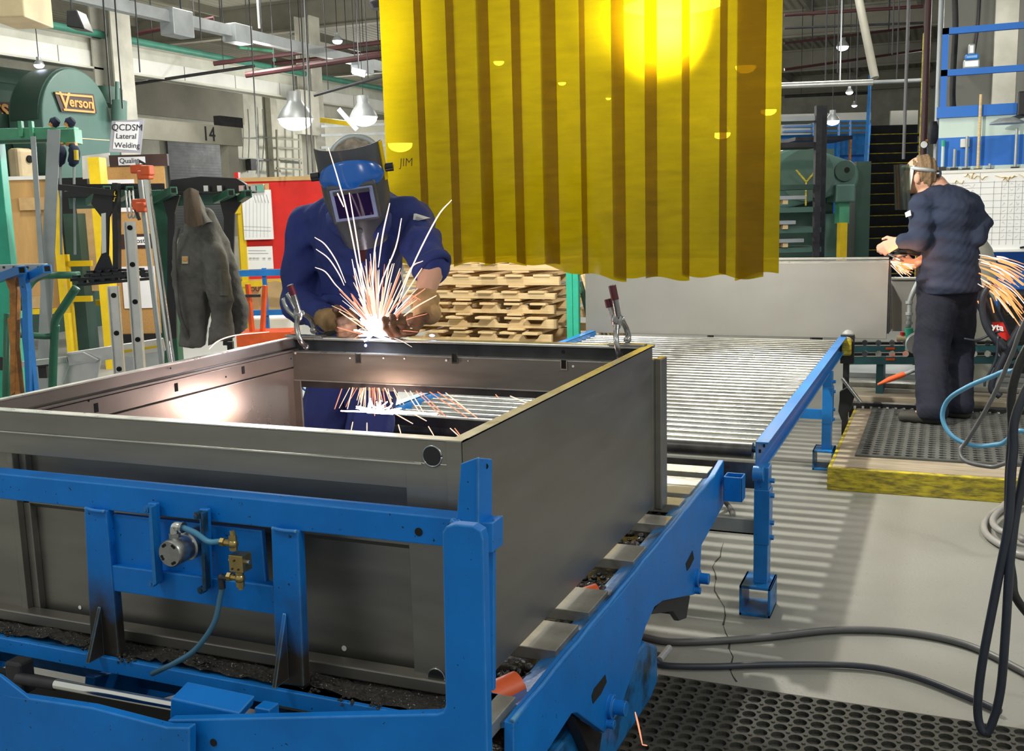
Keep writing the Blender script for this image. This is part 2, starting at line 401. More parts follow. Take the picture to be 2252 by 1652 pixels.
def sdf_obj(name, fn, lo, hi, h, m, parent=None, **k):
    p, f = nets(fn, lo, hi, h); mb = MB(); mb.v = [Vector(x) for x in p.tolist()]; mb.f = [tuple(x) for x in f.tolist()]
    return obj(name, mb, m, parent, smooth=True, **k)
def wob(P, amp, fr, seed=0):          # cloth-like irregularity
    r = np.random.RandomState(seed); out = 0
    for i in range(5):
        d = r.normal(size=3)*fr*(1+.5*i); out = out+np.sin(P@d.astype(np.float32)+r.uniform(0, 6))/(1+.6*i)
    return out*amp/2
# ================================================================ the setting
def floor_mat():
    m = bpy.data.materials.new('concrete_floor'); m.use_nodes = True; nt = m.node_tree; N = nt.nodes; L = nt.links; b = N['Principled BSDF']
    tc = N.new('ShaderNodeTexCoord')
    n1 = N.new('ShaderNodeTexNoise'); n1.inputs['Scale'].default_value = .8; n1.inputs['Detail'].default_value = 8
    L.new(tc.outputs['Object'], n1.inputs['Vector'])
    cr = N.new('ShaderNodeValToRGB'); cr.color_ramp.elements[0].position = .3; cr.color_ramp.elements[1].position = .7
    cr.color_ramp.elements[0].color = (.20, .20, .18, 1); cr.color_ramp.elements[1].color = (.275, .275, .25, 1); L.new(n1.outputs['Fac'], cr.inputs[0])
    n2 = N.new('ShaderNodeTexNoise'); n2.inputs['Scale'].default_value = 90; n2.inputs['Detail'].default_value = 2; L.new(tc.outputs['Object'], n2.inputs['Vector'])
    c2 = N.new('ShaderNodeValToRGB'); c2.color_ramp.elements[0].position = .70; c2.color_ramp.elements[1].position = .74; L.new(n2.outputs['Fac'], c2.inputs[0])
    mx = N.new('ShaderNodeMix'); mx.data_type = 'RGBA'; L.new(c2.outputs[0], mx.inputs['Factor']); L.new(cr.outputs[0], mx.inputs[6]); mx.inputs[7].default_value = (.12, .115, .1, 1)
    L.new(mx.outputs[2], b.inputs['Base Color']); b.inputs['Roughness'].default_value = .5
    r = N.new('ShaderNodeMapRange'); r.inputs['To Min'].default_value = .34; r.inputs['To Max'].default_value = .62; L.new(n1.outputs['Fac'], r.inputs['Value']); L.new(r.outputs[0], b.inputs['Roughness'])
    bp = N.new('ShaderNodeBump'); bp.inputs['Strength'].default_value = .12; bp.inputs['Distance'].default_value = .01; L.new(n2.outputs['Fac'], bp.inputs['Height']); L.new(bp.outputs[0], b.inputs['Normal'])
    return m
M['floor'] = floor_mat()
struct('floor', MB().box((-30, -4, -.1), (14, 60, 0)), 'floor')
# ceiling: roof deck, its folds run across the nave
rm = M['roof']
nt = rm.node_tree; w = nt.nodes.new('ShaderNodeTexWave'); w.inputs['Scale'].default_value = 1.6; w.bands_direction = 'X'
tcn = nt.nodes.new('ShaderNodeTexCoord'); nt.links.new(tcn.outputs['Object'], w.inputs['Vector'])
bpn = nt.nodes.new('ShaderNodeBump'); bpn.inputs['Strength'].default_value = .5; bpn.inputs['Distance'].default_value = .05
nt.links.new(w.outputs['Fac'], bpn.inputs['Height']); nt.links.new(bpn.outputs[0], nt.nodes['Principled BSDF'].inputs['Normal'])
struct('ceiling', MB().box((-30, 3.5, 6.2), (14, 60, 6.3)), 'roof')
wl = MB().box((-20.2, 3, 0), (-20, 60, 6.2))
struct('wall_left', wl, 'offwhite')
struct('wall_back', MB().box((-30, 48, 0), (14, 48.2, 6.2)), 'offwhite')
# floor lines and crack
for i, (a, b, c, d) in enumerate([((0, 708), (75, 706), 6, 0), ((0, 757), (120, 738), 7, 0), ((0, 780), (90, 762), 7, 0)]):
    p = pz(*a, 0); q = pz(*b, 0)
    struct('trim_%d' % (i+1), MB().prism([p+Vector((0,-.05,.001)), q+Vector((0,-.05,.001)), q+Vector((0,.05,.001)), p+Vector((0,.05,.001))], (0,0,.002)), 'yellow')
cr_px = [(1588, 1195), (1582, 1225), (1568, 1248), (1574, 1275), (1572, 1300), (1590, 1335), (1592, 1375), (1606, 1410), (1610, 1445), (1608, 1475), (1620, 1500)]
ck = MB()
_rc = random.Random(2); cr_px = [(x+_rc.uniform(-3, 3), y) for k in range(len(cr_px)-1) for (x, y) in (cr_px[k], ((cr_px[k][0]+cr_px[k+1][0])/2+_rc.uniform(-4, 4), (cr_px[k][1]+cr_px[k+1][1])/2))]+[cr_px[-1]]
for i in range(len(cr_px)-1):
    a = pz(*cr_px[i], 0); b = pz(*cr_px[i+1], 0); w_ = .0015+.0012*(i % 3)
    s = (b-a).cross(Vector((0,0,1))).normalized()*w_
    ck.prism([a-s*.6, b-s, b+s, a+s*.6], (0,0,.0015))
tag(obj('floor_crack', ck, 'dirt'), 'crooked dark crack in the concrete floor beside the blue conveyor foot', 'crack', kind='structure')
# ---------------------------------------------------------------- right hand walls
YR = 9.6
def yrect(mb, x0, y0, x1, y1, Y, t=.03):
    a = py(x0, (y0+y1)/2, Y).x; b = py(x1, (y0+y1)/2, Y).x; z1 = py((x0+x1)/2, y0, Y).z; z0 = py((x0+x1)/2, y1, Y).z
    return mb.box((a, Y, z0), (b, Y+t, z1))
XR0 = py(2064, 300, YR).x
zz = lambda y, Y=YR: py(2150, y, Y).z
struct('wall_right', MB().box((XR0, YR, 0), (6, YR+.15, zz(368))), 'walblue')
struct('trim_5', MB().box((XR0, YR-.02, zz(382)), (6, YR, zz(365))), 'wallcyan')
struct('trim_6', MB().box((XR0, YR, zz(300)), (6, YR+.15, zz(256))), 'wallcyan')
struct('trim_7', MB().box((XR0, YR, zz(368)), (6, YR+.15, zz(300))), 'walblue')
struct('trim_8', MB().box((XR0-.02, YR-.05, zz(256)), (6, YR+.15, zz(232))), 'walblue')
Yb = 14.5
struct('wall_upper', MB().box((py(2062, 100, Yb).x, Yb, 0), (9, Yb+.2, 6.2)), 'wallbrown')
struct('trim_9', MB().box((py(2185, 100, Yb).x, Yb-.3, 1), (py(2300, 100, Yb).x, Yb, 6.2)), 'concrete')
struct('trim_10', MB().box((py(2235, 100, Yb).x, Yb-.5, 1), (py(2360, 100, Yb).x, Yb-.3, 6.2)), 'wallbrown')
hr = thing('guard_rail', 'blue mezzanine guard rail in front of the dim upper wall at top right', 'railing', (XR0, YR, 2.4))
for y in (62, 155):
    obj('rail', MB().box((XR0, YR+.02, zz(y+7)), (6, YR+.07, zz(y-7))), 'walblue', hr)
obj('post', MB().box((XR0, YR+.02, zz(232)), (XR0+.05, YR+.07, zz(55))), 'walblue', hr)
# fan coil on the upper wall
u = thing('wall_unit', 'grey and blue motor unit on the dim upper wall between the rails', 'machine', (py(2140, 130, Yb-.4).x, Yb-.2, py(2140, 150, Yb-.4).z))
obj('lower_case', yrect(MB(), 2118, 130, 2155, 150, Yb-.35, .3), 'galv', u, bevel=.02)
obj('hood', yrect(MB(), 2122, 118, 2153, 131, Yb-.38, .3), 'blueconv', u, bevel=.02)
obj('upper_case', yrect(MB(), 2129, 96, 2145, 120, Yb-.33, .2), 'galv', u, bevel=.02)
# rods standing on the pale ledge
rods = [(2072, 322, 375, 'wallcyan', 'pale short rod with a green tip, leftmost of the rods on the ledge'), (2098, 328, 377, 'galv', 'thin grey rod on the ledge, second from the left'), (2124, 300, 378, 'galv', 'thin grey rod in front of the small white box on the ledge'),
        (2150, 208, 379, 'wood', 'tall wooden rod standing on the ledge above the whiteboard'), (2176, 360, 379, 'galv', 'very short metal stub on the ledge above the whiteboard'), (2232, 282, 375, 'galv', 'grey rod on the ledge near the right edge of the photo')]
for x, y0, y1, mm, lb in rods:
    r = thing('upright_rod', lb, 'rod', py(x, y1, YR-.1), 'upright rods on the ledge')
    a = py(x, y1, YR-.08); b = Vector((a.x, a.y, py(x, y0, YR-.08).z))
    obj('rod', MB().cyl(a, b, .012, 8), mm, r)
    obj('clip', MB().box(a+Vector((-.03, -.02, -.02)), a+Vector((.03, .06, .03))), 'dark', r)
    if x == 2072: obj('tip', MB().cyl(b, b+Vector((0,0,.05)), .016, 8), 'teal', r)
sb = solo('switch_box', yrect(MB(), 2112, 305, 2132, 324, YR-.05, .05), 'white', 'small white electrical box on the blue wall band', 'box', bevel=.005)
# wall lamp on bracket at the right edge
wl_ = thing('bracket_lamp', 'grey lamp head on a black bracket against the pale wall band at the right edge', 'lamp', py(2225, 270, YR-.3))
obj('shade', MB().lathe(py(2215, 268, YR-.3), [(.0, .03), (.06, .03), (.12, 0), (.13, -.015), (.0, -.01)], n=20), 'galv', wl_)
obj('arm', MB().bar(py(2225, 262, YR-.3), py(2262, 250, YR-.02), .03), 'black', wl_)
obj('case', yrect(MB(), 2238, 200, 2262, 255, YR-.15, .13), 'black', wl_, bevel=.01)
# ---------------------------------------------------------------- whiteboard
YW = 9.2
wb = thing('whiteboard', 'large whiteboard with a hand-filled grid chart behind the grinding worker', 'whiteboard', (py(2160, 560, YW).x, YW, 0))
x0 = py(2058, 460, YW).x; x1 = x0+1.35; z1 = py(2150, 380, YW).z; z0 = py(2150, 549, YW).z
obj('board', MB().box((x0, YW, z0), (x1, YW+.02, z1)), 'paper', wb)
fr = MB()
fr.box((x0-.02, YW-.01, z1), (x1+.02, YW+.03, z1+.025)).box((x0-.02, YW-.03, z0-.02), (x1+.02, YW+.03, z0)).box((x0-.02, YW-.01, z0), (x0, YW+.03, z1)).box((x1, YW-.01, z0), (x1+.02, YW+.03, z1))
obj('frame', fr, 'white', wb, bevel=.004)
g = MB(); rows = [400, 412, 426, 441, 456, 470, 484, 499, 512, 527]
for y in rows:
    z = py(2200, y, YW).z; g.box((x0+.05, YW-.002, z-.0015), (x1-.02, YW, z+.0015))
cols = [2085, 2100, 2155, 2184, 2201, 2216, 2231, 2247, 2262]
xs = [py(x, 450, YW).x for x in cols]
for x in xs: g.box((x-.0015, YW-.002, py(2200, 538, YW).z), (x+.0015, YW, py(2200, 398, YW).z))
xq = py(2156, 380, YW).x; g.box((xq-.002, YW-.002, py(2200, 400, YW).z), (xq+.002, YW, z1))
obj('grid_lines', g, 'inkgrey', wb)
wr = MB(); R_ = random.Random(3)
def scrawl(mb, p, w, h, n, rr, th=.0025):
    pts = [p+Vector((w*i/n, 0, h*(rr.random()-.5))) for i in range(n+1)]
    for a, b in zip(pts, pts[1:]): mb.bar(a, b, th, .001)
for j in range(9):
    zc = (py(2200, rows[j], YW).z+py(2200, rows[j+1], YW).z)/2
    scrawl(wr, Vector((xs[1]+.04, YW-.002, zc)), .1, .03, 7, R_)
    for k in range(4, 8): scrawl(wr, Vector((xs[k]+.012, YW-.002, zc)), .02, .03, 2, R_)
obj('handwriting', wr, 'inkgrey', wb)
hl = MB()
for x, y, ww in ((2120, 387, .08), (2135, 393, .12), (2188, 388, .14), (2205, 394, .1), (2240, 388, .15), (2095, 402, .08), (2096, 420, .06)):
    scrawl(hl, py(x, y, YW-.004), ww, .045, 6, R_, .02)
obj('yellow_marks', hl, 'yellow', wb)
obj('marker', MB().cyl(py(2243, 545, YW-.02), py(2268, 541, YW-.02), .008, 8), 'ink', wb)
obj('leg', MB().box((x1-.1, YW, 0), (x1-.06, YW+.03, z0-.02)), 'galv', wb)
obj('leg', MB().box((x0+.1, YW, 0), (x0+.14, YW+.03, z0-.02)), 'galv', wb)
# ---------------------------------------------------------------- pipes at the right post
D = 9.9
def vpipe(x, y0, y1, D, wpx, m, name, label, cat, lean=0, group=None):
    a = pv(x, y1, D); b = Vector((a.x, a.y, 6.2))
    if name == 'standpipe': a.z = 0
    return solo(name, MB().cyl(a, b, wpx*D/F/2, 12), m, label, cat, group, smooth='auto')
vpipe(2030, -40, 345, 9.9, 14, 'pipered', 'standpipe', 'dark red standpipe rising left of the yellow post above the grinding worker', 'pipe')
vpipe(2056, -40, 400, 9.8, 12, 'galv', 'standpipe', 'grey standpipe with a valve rising right of the yellow post', 'pipe')
yp = solo('yellow_post', MB().vpost(2037, 70, 2048, 10.0, .08), 'yellowdirty', 'thin worn yellow post between two standpipes above the grinding worker', 'post')
tag(yp, yp['label'], 'post')
g_ = thing('pressure_gauge', 'round dark pressure gauge with a pale dial on the red standpipe', 'gauge', pv(2032, 318, 9.7))
obj('case', MB().cyl(pv(2032, 318, 9.72), pv(2032, 318, 9.8), .038, 18), 'dark', g_, smooth='auto')
obj('dial', MB().cyl(pv(2032, 318, 9.70), pv(2032, 318, 9.72), .03, 18), 'white', g_, smooth='auto')
vv = thing('pipe_valve', 'dark valve body on the grey standpipe at the pale wall band', 'valve', pv(2052, 300, 9.7))
vv_b = pv(2052, 292, 9.65)
obj('body', MB().lathe(vv_b, [(.0, -.1), (.03, -.1), (.045, -.05), (.045, .05), (.03, .1), (0, .1)], n=14), 'dark', vv, smooth='auto')
obj('handle', MB().cyl(vv_b+Vector((-.06, 0, -.07)), vv_b+Vector((.04, 0, -.05)), .012, 8), 'rust', vv)
for i, (x, y1, mm) in enumerate([(1987, 350, 'hose'), (1972, 175, 'dark'), (1962, 120, 'dark'), (1815, 180, 'dark'), (1842, 160, 'dark'), (1883, 230, 'dark')]):
    lbs = ['long thin conduit dropping in front of the stairs to the worker\'s head', 'thin dark hanger rod above the stairs, left of the long conduit', 'thin dark hanger rod ending highest above the stairs', 'thin hanger rod just right of the yellow curtain', 'thin hanger rod under the ceiling left of the bright lamp', 'thin hanger rod below the bright ceiling lamp']
    vpipe(x, -30, y1, 9 if i == 0 else 13, 7 if i == 0 else 3, mm, 'conduit' if i == 0 else 'hanger_rod', lbs[i], 'pipe' if i == 0 else 'rod')
# shiny horizontal pipe with white end under the ceiling
p0 = pv(1640, 191, 12); p1 = pv(1920, 181, 11.6); p2 = pv(2035, 176, 11.4)
hp = thing('overhead_pipe', 'shiny horizontal steam pipe crossing from behind the curtain to the stairs', 'pipe', p0)
obj('pipe', MB().cyl(p0, p1, .033, 14), 'alu', hp, smooth='auto')
obj('thin_pipe', MB().cyl(p1, p2, .02, 10), 'galv', hp, smooth='auto')
obj('hanger', MB().cyl(pv(1847, 182, 11.8), Vector((*pv(1847, 182, 11.8).xy, 6.1)), .008, 6), 'galv', hp)
solo('diagonal_brace', MB().cyl(pv(1883, -30, 13), pv(1924, 172, 12.6), .05, 12), 'roofbeam', 'diagonal grey roof brace running down to the top of the stair rail', 'brace', smooth='auto')
# ---------------------------------------------------------------- stairs
st = thing('staircase', 'dark open staircase with yellow nosings behind the grinding worker', 'stairs', pv(1970, 640, 15.4))
n = 16
for i in range(n):
    Dq = 15.2+.21*i; z = .17*(i+1)
    c = pv(1968, 450, Dq).dot(VR); 
    s_ = obj('step', MB().uvbox(c-.46, c+.44, Dq, Dq+.26, z-.04, z), 'black', st)
    obj('riser', MB().uvbox(c-.45, c+.43, Dq+.2, Dq+.212, z, z+.16), 'black', s_)
    obj('nosing', MB().uvbox(c-.46, c+.44, Dq-.012, Dq, z-.012, z+.001), 'yellowdirty', s_)
def stringer(x_off, nm):
    c0 = pv(1968, 450, 15.1).dot(VR); c1 = pv(1968, 450, 15.2+.21*n).dot(VR)
    P = lambda u, d, z: VR*u+VF*d+Vector((0,0,z))
    pts = [P(c0+x_off, 15.1, 0), P(c0+x_off, 15.1, .25), P(c1+x_off, 15.2+.21*n, .17*n+.2), P(c1+x_off, 15.2+.21*n, .17*n-.15)]
    obj('stringer', MB().prism(pts, VR*.04), 'blueconv', st)
    obj('handrail', MB().bar(P(c0+x_off, 15.0, 1.0), P(c1+x_off, 15.2+.21*n, .17*n+1.0), .045), 'blueconv', st)
    obj('post', MB().bar(P(c0+x_off, 15.05, 0), P(c0+x_off, 15.05, 1.0), .045), 'blueconv', st)
    obj('post', MB().bar(P(c1+x_off, 15.2+.21*n, .17*n), P(c1+x_off, 15.2+.21*n, .17*n+1.0), .045), 'blueconv', st)
stringer(-.5, ''); stringer(.45, '')
obj('landing', MB().uvbox(pv(1968, 450, 15.1).dot(VR)-.5, pv(1968, 450, 15.1).dot(VR)+.5, 15.2+.21*n, 15.2+.21*n+1.2, .17*n-.06, .17*n), 'dark', st)
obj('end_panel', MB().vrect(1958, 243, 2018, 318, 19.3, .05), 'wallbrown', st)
# ---------------------------------------------------------------- storage rack behind the curtain's right edge
rk = thing('storage_rack', 'tall green steel rack of flat stock seen past the right edge of the curtain', 'rack', pv(1770, 560, 11.2))
for x in (1803, 1814):
    obj('post', MB().vpost(x-7, 232, x+6, 11.1 if x == 1803 else 11.4, .08), 'dark', rk)
obj('post', MB().vpost(1560, 232, 1572, 11.4, .08), 'dark', rk)
for i, (y, mm) in enumerate([(262, 'galv'), (320, 'dark'), (413, 'pressdk'), (463, 'press'), (508, 'press'), (551, 'press')]):
    obj('shelf', MB().vrect(1560, y-5, 1806, y+6, 11.15, .5), mm, rk)
for y, x1 in ((436, 1772), (491, 1750), (531, 1768)):
    lbl = {436: 'top', 491: 'middle', 531: 'bottom'}[y]
    b = thing('sheet_bundle', 'pale strip bundle on wooden blocks on the %s loaded shelf of the green rack' % lbl, 'metal bundle', pv(1740, y+8, 11.1), 'bundles on the green rack')
    obj('sheets', MB().vrect(1600, y-4, x1, y+4, 11.08, .4), 'galv', b)
    obj('block', MB().vrect(1722, y+4, 1733, y+13, 11.1, .3), 'wood', b)
fb = thing('far_platform', 'distant blue platform with a thin railing between the rack and the stairs', 'platform', pv(1820, 700, 24))
obj('deck', MB().vrect(1500, 298, 1915, 345, 24, .6), 'blueconv', fb)
obj('screen', MB().vrect(1500, 345, 1915, 520, 24.2, .3), 'walblue', fb)
obj('mesh_guard', MB().vrect(1600, 268, 1800, 298, 23.6, .05), 'galv', fb)
obj('upper_band', MB().vrect(1500, 252, 1915, 272, 24.6, .2), 'white', fb)
rl = MB()
for y in (266, 276, 287): rl.bar(pv(1725, y+2, 23.5), pv(1915, y, 23.5), .04)
for x in (1790, 1845, 1870): rl.bar(pv(x, 265, 23.5), pv(x, 298, 23.5), .05)
obj('railing', rl, 'blueconv', fb)
obj('leg', MB().vpost(1842, 298, 1848, 23.8, .1), 'blueconv', fb)
obj('leg', MB().vrect(1866, 300, 1869, 640, 23.6, .1), 'rust', fb)
# ---------------------------------------------------------------- green press right
D = 13.6
gp = thing('forming_press', 'dark green forming press with a rounded arm and yellow guard behind the rack', 'machine', pv(1840, 640, D))
arm = []
c1 = pv(1862, 388, D); 
for k in range(13):
    a = -math.pi/2+math.pi*k/12; arm.append(pv(1862+28*math.cos(a), 383+38*math.sin(a)*1.0, D))
arm = [pv(1700, 460, D), pv(1745, 455, D)]+[pv(1862+28*math.cos(t), 387+36*math.sin(t), D) for t in [math.pi/2-math.pi*k/12 for k in range(13)]]+[pv(1800, 330, D), pv(1745, 322, D), pv(1700, 340, D)]
obj('arm', MB().prism(arm[::-1], VF*.5), 'press', gp, bevel=.03)
ce = pv(1857, 376, D); 
obj('boss', MB().cyl(ce-VF*.03, ce+VF*.02, .13, 22), 'pressdk', gp, smooth='auto')
obj('boss_hole', MB().cyl(pv(1861, 374, D)-VF*.035, pv(1861, 374, D), .035, 14), 'hole', gp)
obj('column', MB().vrect(1838, 405, 1882, 445, D-.1, .4), 'press', gp, bevel=.02)
obj('body', MB().vpost(1640, 330, 1835, D+.5, .8), 'pressdk', gp)
obj('right_body', MB().vrect(1880, 355, 1912, 660, D+.6, .5), 'pressdk', gp)
obj('lower_cover', MB().vrect(1846, 445, 1868, 492, D, .2), 'mint', gp)
obj('guard_post', MB().vpost(1849, 490, 1864, D-.1, .15), 'yellow', gp)
obj('cabinet', MB().vrect(1815, 470, 1850, 640, D+.2, .3), 'press', gp)
obj('flywheel', MB().cyl(pv(1775, 385, D-.15), pv(1775, 385, D-.02), .33, 28), 'pressdk', gp, smooth='auto')
sp = MB()
for a in (90, 210, 330):
    c = pv(1773, 400, D-.2); sp.bar(c, c+VR*math.cos(math.radians(a+180))*.15+Vector((0,0,math.sin(math.radians(a+180))*.3)), .02)
obj('hand_wheel_spokes', sp, 'yellowdirty', gp)
# ================================================================ roof steel and lamps
ROOFL = []
for i, Y in enumerate([13, 20, 27, 34, 41]):
    b = MB(); b.box((-20, Y-.1, 5.55), (9, Y+.1, 5.6)).box((-20, Y-.012, 5.6), (9, Y+.012, 6.15)).box((-20, Y-.1, 6.15), (9, Y+.1, 6.2))
    solo('roof_rafter', b, 'roofbeam', 'grey painted roof rafter, number %s from the front across the hall' % ['one', 'two', 'three', 'four', 'five'][i], 'beam', 'roof rafters across the hall')
k = 0
for X in [-17.6, -15.2, -10.4, -8, -5.6, -3.2, -.8, 1.6]:
    k += 1
    solo('roof_purlin', MB().box((X-.04, 4, 6.02), (X+.04, 47, 6.2)), 'roofbeam', 'thin grey roof purlin running away under the deck' , 'beam', 'roof purlins under the deck')
braces = 0
for Y in (13, 20, 27):
    for X in (-15, -9, -4):
        braces += 1
        solo('rafter_brace', MB().bar((X, Y, 5.6), (X+.25, Y+.9, 6.1), .05), 'roofbeam', 'short pale brace from a rafter up to the roof deck', 'beam', 'rafter braces')
# sprinkler pipes
for i, (a, b, D, r, m, lb) in enumerate([
    ((850, 112), (600, 140), 20, .05, 'pipered', 'dark red sprinkler pipe crossing right of the second column'),
    ((470, 140), (860, 90), 17, .05, 'pipered', 'long dark red sprinkler pipe rising to the curtain under the roof'),
    ((540, 165), (860, 118), 16, .06, 'pipered', 'thick dark red pipe below the sprinkler pipes left of the curtain'),
    ((300, 75), (470, 40), 15, .04, 'pipered', 'dark red pipe under the roof left of the grey busway'),
    ((290, 185), (560, 145), 18, .035, 'dark', 'dark conduit under the white girder'),
    ((1725, 95), (2030, 58), 16, .025, 'pipered', 'thin red pipe high under the ceiling right of the curtain'),
    ((1725, 62), (2030, 50), 14, .02, 'dark', 'thin black conduit high right of the curtain'),
    ((1725, 33), (2030, 14), 14, .03, 'pipered', 'thin dark red pipe at the very top right of the curtain'),
    ((1725, 153), (2030, 110), 18, .03, 'pipered', 'dark red pipe passing beneath the bright high lamp'),
    ((1725, 212), (1910, 204), 26, .05, 'dark', 'dark conduit beneath the shiny overhead pipe'),
    ((690, 210), (850, 165), 15, .03, 'dark', 'thin dark conduit running behind the second column')]):
    p = pv(*a, D); q = pv(*b, D)
    tp = thing('sprinkler_pipe' if m == 'pipered' else 'roof_conduit', lb, 'pipe', p)
    obj('pipe', MB().cyl(p, q, r*.75, 8), m, tp, smooth='auto')
    for f_ in (.2, .75):
        h_ = p.lerp(q, f_); obj('hanger', MB().cyl(h_, (h_.x, h_.y, 6.2), .007, 6), 'dark', tp)
# ---------------------------------------------------------------- columns and the long white girder (they run with the hall)
def hcolumn(x, X, label, ztop, w=.36):
    c = px(x, 300, X); c = Vector((X, c.y, 0))
    mb = MB(); t = .03
    mb.box((c.x-w/2, c.y-w/2, 0), (c.x-w/2+t, c.y+w/2, ztop)).box((c.x+w/2-t, c.y-w/2, 0), (c.x+w/2, c.y+w/2, ztop)).box((c.x-w/2+t, c.y-t/2, 0), (c.x+w/2-t, c.y+t/2, ztop))
    return solo('steel_column', mb, 'concrete', label, 'column', 'white steel columns of the hall'), c
XG = -12.0
hcolumn(262, XG, 'dirty white steel column left of the long girder, behind the green press', 6.2, .42)
hcolumn(688, XG, 'white steel column behind the hanging lamp and the welder', px(688, 42, XG).z, .36)
cb = px(650, 215, XG)
solo('column_bracket', MB().box((XG+.18, cb.y-.35, px(665, 300, XG).z), (XG+.34, cb.y+.3, px(665, 205, XG).z)), 'concrete', 'boxy painted bracket on the column beside the hanging lamp', 'bracket')
zb = px(285, 158, XG).z; zt = px(285, 92, XG).z
gd = thing('crane_girder', 'long white crane girder running away above the green press to the curtain', 'girder', (XG-.3, 20, zb))
obj('web', MB().box((XG-.33, 7, zb), (XG-.3, 46, zt)), 'offwhite', gd)
obj('lower_flange', MB().box((XG-.45, 7, zb), (XG-.18, 46, zb+.03)), 'offwhite', gd)
obj('channel', MB().box((XG-.3, 7, zb+.02), (XG-.27, 46, zb+.28)), 'white', gd)
obj('upper_flange', MB().box((XG-.45, 7, zt), (XG-.18, 46, zt+.03)), 'offwhite', gd)
rb = MB()
for i in range(26): rb.box((XG-.31, 8+1.4*i, zb+.03), (XG-.262, 8.01+1.4*i, zb+.28))
obj('stiffener', rb, 'roofbeam', gd)
gpz = zt+.05
solo('green_air_pipe', MB().cyl((XG-.1, 7, gpz), (XG-.1, 46, gpz), .055, 12), 'pipegreen', 'long green air pipe along the top edge of the white girder', 'pipe', smooth='auto')
q = px(525, 112, XG-.1); 
solo('green_branch_pipe', MB().tube([px(525, 104, XG), px(600, 112, XG), px(603, 128, XG), px(604, 150, XG)], .028, 8), 'mint', 'pale green branch pipe looping above the girder', 'pipe', smooth='auto')
# busway
XB = -9.0
b0 = px(180, -14, XB); b1 = px(385, 32, XB); b2 = px(520, 70, XB); b3 = px(650, 104, XB); b4 = px(795, 143, XB); b5 = px(880, 168, XB)
bw = thing('busway', 'long grey electrical busway duct hung under the roof at top left', 'duct', b2)
zB = px(520, 72, XB).z
obj('duct', MB().box((XB-.06, b0.y-1, zB-.07), (XB+.06, b5.y+1.5, zB+.07)), 'galv', bw)
for bb, s in ((b1, .22), (b2, .14), (b4, .2)):
    obj('tap_box', MB().box((XB-.1, bb.y-.18, zB-s), (XB+.12, bb.y+.2, zB+.1)), 'galv', bw, bevel=.01)
for x in (290, 400, 490, 575, 830):
    p = px(x, 50, XB); obj('hanger', MB().cyl((XB, p.y, zB+.05), (XB, p.y, 6.2), .01, 6), 'dark', bw)
obj('fluorescent_tube', MB().cyl(Vector((XB+.12, px(553, 40, XB).y, zB+.1)), Vector((XB+.12, px(553, 40, XB).y, 6.2)), .018, 8), 'alu', bw)
# thin drop cords
for x, y0, y1, D, lb in [(545, 80, 392, 12, 'thin black cord hanging from the busway to the red board'), (662, 0, 240, 9.6, 'pale twisted lamp cord above the hanging work lamp'), (244, 0, 240, 9, 'thin black cord in front of the left column'),
                         (226, 90, 230, 9, 'short grey cord left of the left column'), (668, 110, 385, 9.0, 'thin cord in front of the hanging lamp'), (657, 100, 385, 9.0, 'second thin cord in front of the hanging lamp'), (835, 20, 130, 14, 'thin black hanger just left of the curtain'), (290, 0, 160, 11, 'angled black conduit beside the left column'), (436, 65, 90, 12, 'short pale cord end below the busway')]:
    a = pv(x, y0-20, D); b = Vector((a.x+.02, a.y, pv(x, y1, D).z)); a.z = 6.2
    solo('drop_cord', MB().tube(smoothpath([a, (a+b)/2+Vector((.03, 0, 0)), b], 4), .007 if x != 662 else .009, 6), 'galv' if x == 662 else 'black', lb, 'cord')
# ---------------------------------------------------------------- lamps
def bay(x, y, D, wpx, label, glow='lampglow', light=0, hang=True, name='high_bay_lamp', col=(.9, .93, 1)):
    c = pv(x, y, D); r = wpx*D/F/2
    t = thing(name, label, 'lamp', c)
    obj('shade', MB().lathe(c, [(r, 0), (r*.98, r*.12), (r*.75, r*.55), (r*.5, r*.85), (r*.42, r*1.0), (r*.42, r*1.5), (0, r*1.55)], n=28), 'galv', t, smooth='auto')
    obj('bulb', MB().ball(c+Vector((0,0,-r*.06)), r*.93, 24, (1.0, 1.0, .62)), glow, t, smooth=True)
    if hang: obj('hanger', MB().cyl(c+Vector((0,0,r*1.5)), (c.x, c.y, 6.2), .006, 6), 'dark', t)
    if light: point_lamp(c+Vector((0,0,-r*.9)), light, r*.6, col)
    return t
bay(650, 262, 10.2, 76, 'bright hanging work lamp in front of the white column, left of the welder', light=300)
bay(1853, 103, 17, 26, 'bright high-bay lamp under the ceiling right of the curtain', 'lampfar')
bay(742, 90, 19, 22, 'small high-bay lamp under the roof left of the curtain', 'lampfar')
bay(1831, 266, 14.6, 30, 'bright oval lamp hanging low beside the rack', 'lampfar')
bay(1868, 203, 20, 16, 'small distant lamp under the overhead pipe', 'lampfar')
bay(1879, 232, 23, 12, 'faint distant lamp beneath the small one right of the curtain', 'lampfar')
bay(800, 258, 16.2, 60, 'large lamp glowing under the girder right of the white column', light=160)
bay(86, 143, 15, 22, 'tilted bright lamp above the left green press', 'lampfar')
bay(1097, 136, 14, 24, 'small lamp seen through the left part of the yellow curtain', 'lamphot')
bay(1236, 182, 18, 18, 'smaller lamp seen through the middle of the yellow curtain', 'lamphot')
bay(1338, 216, 22, 12, 'smallest lamp seen through the middle of the yellow curtain', 'lamphot')
bay(1640, 146, 17, 46, 'lamp seen through the right dark overlap of the yellow curtain', 'lamphot')
bay(1587, 293, 18, 40, 'low lamp seen through the right part of the yellow curtain', 'lamphot')
bay(1690, 242, 18, 36, 'lamp seen through the last clear strip of the yellow curtain', 'lamphot')
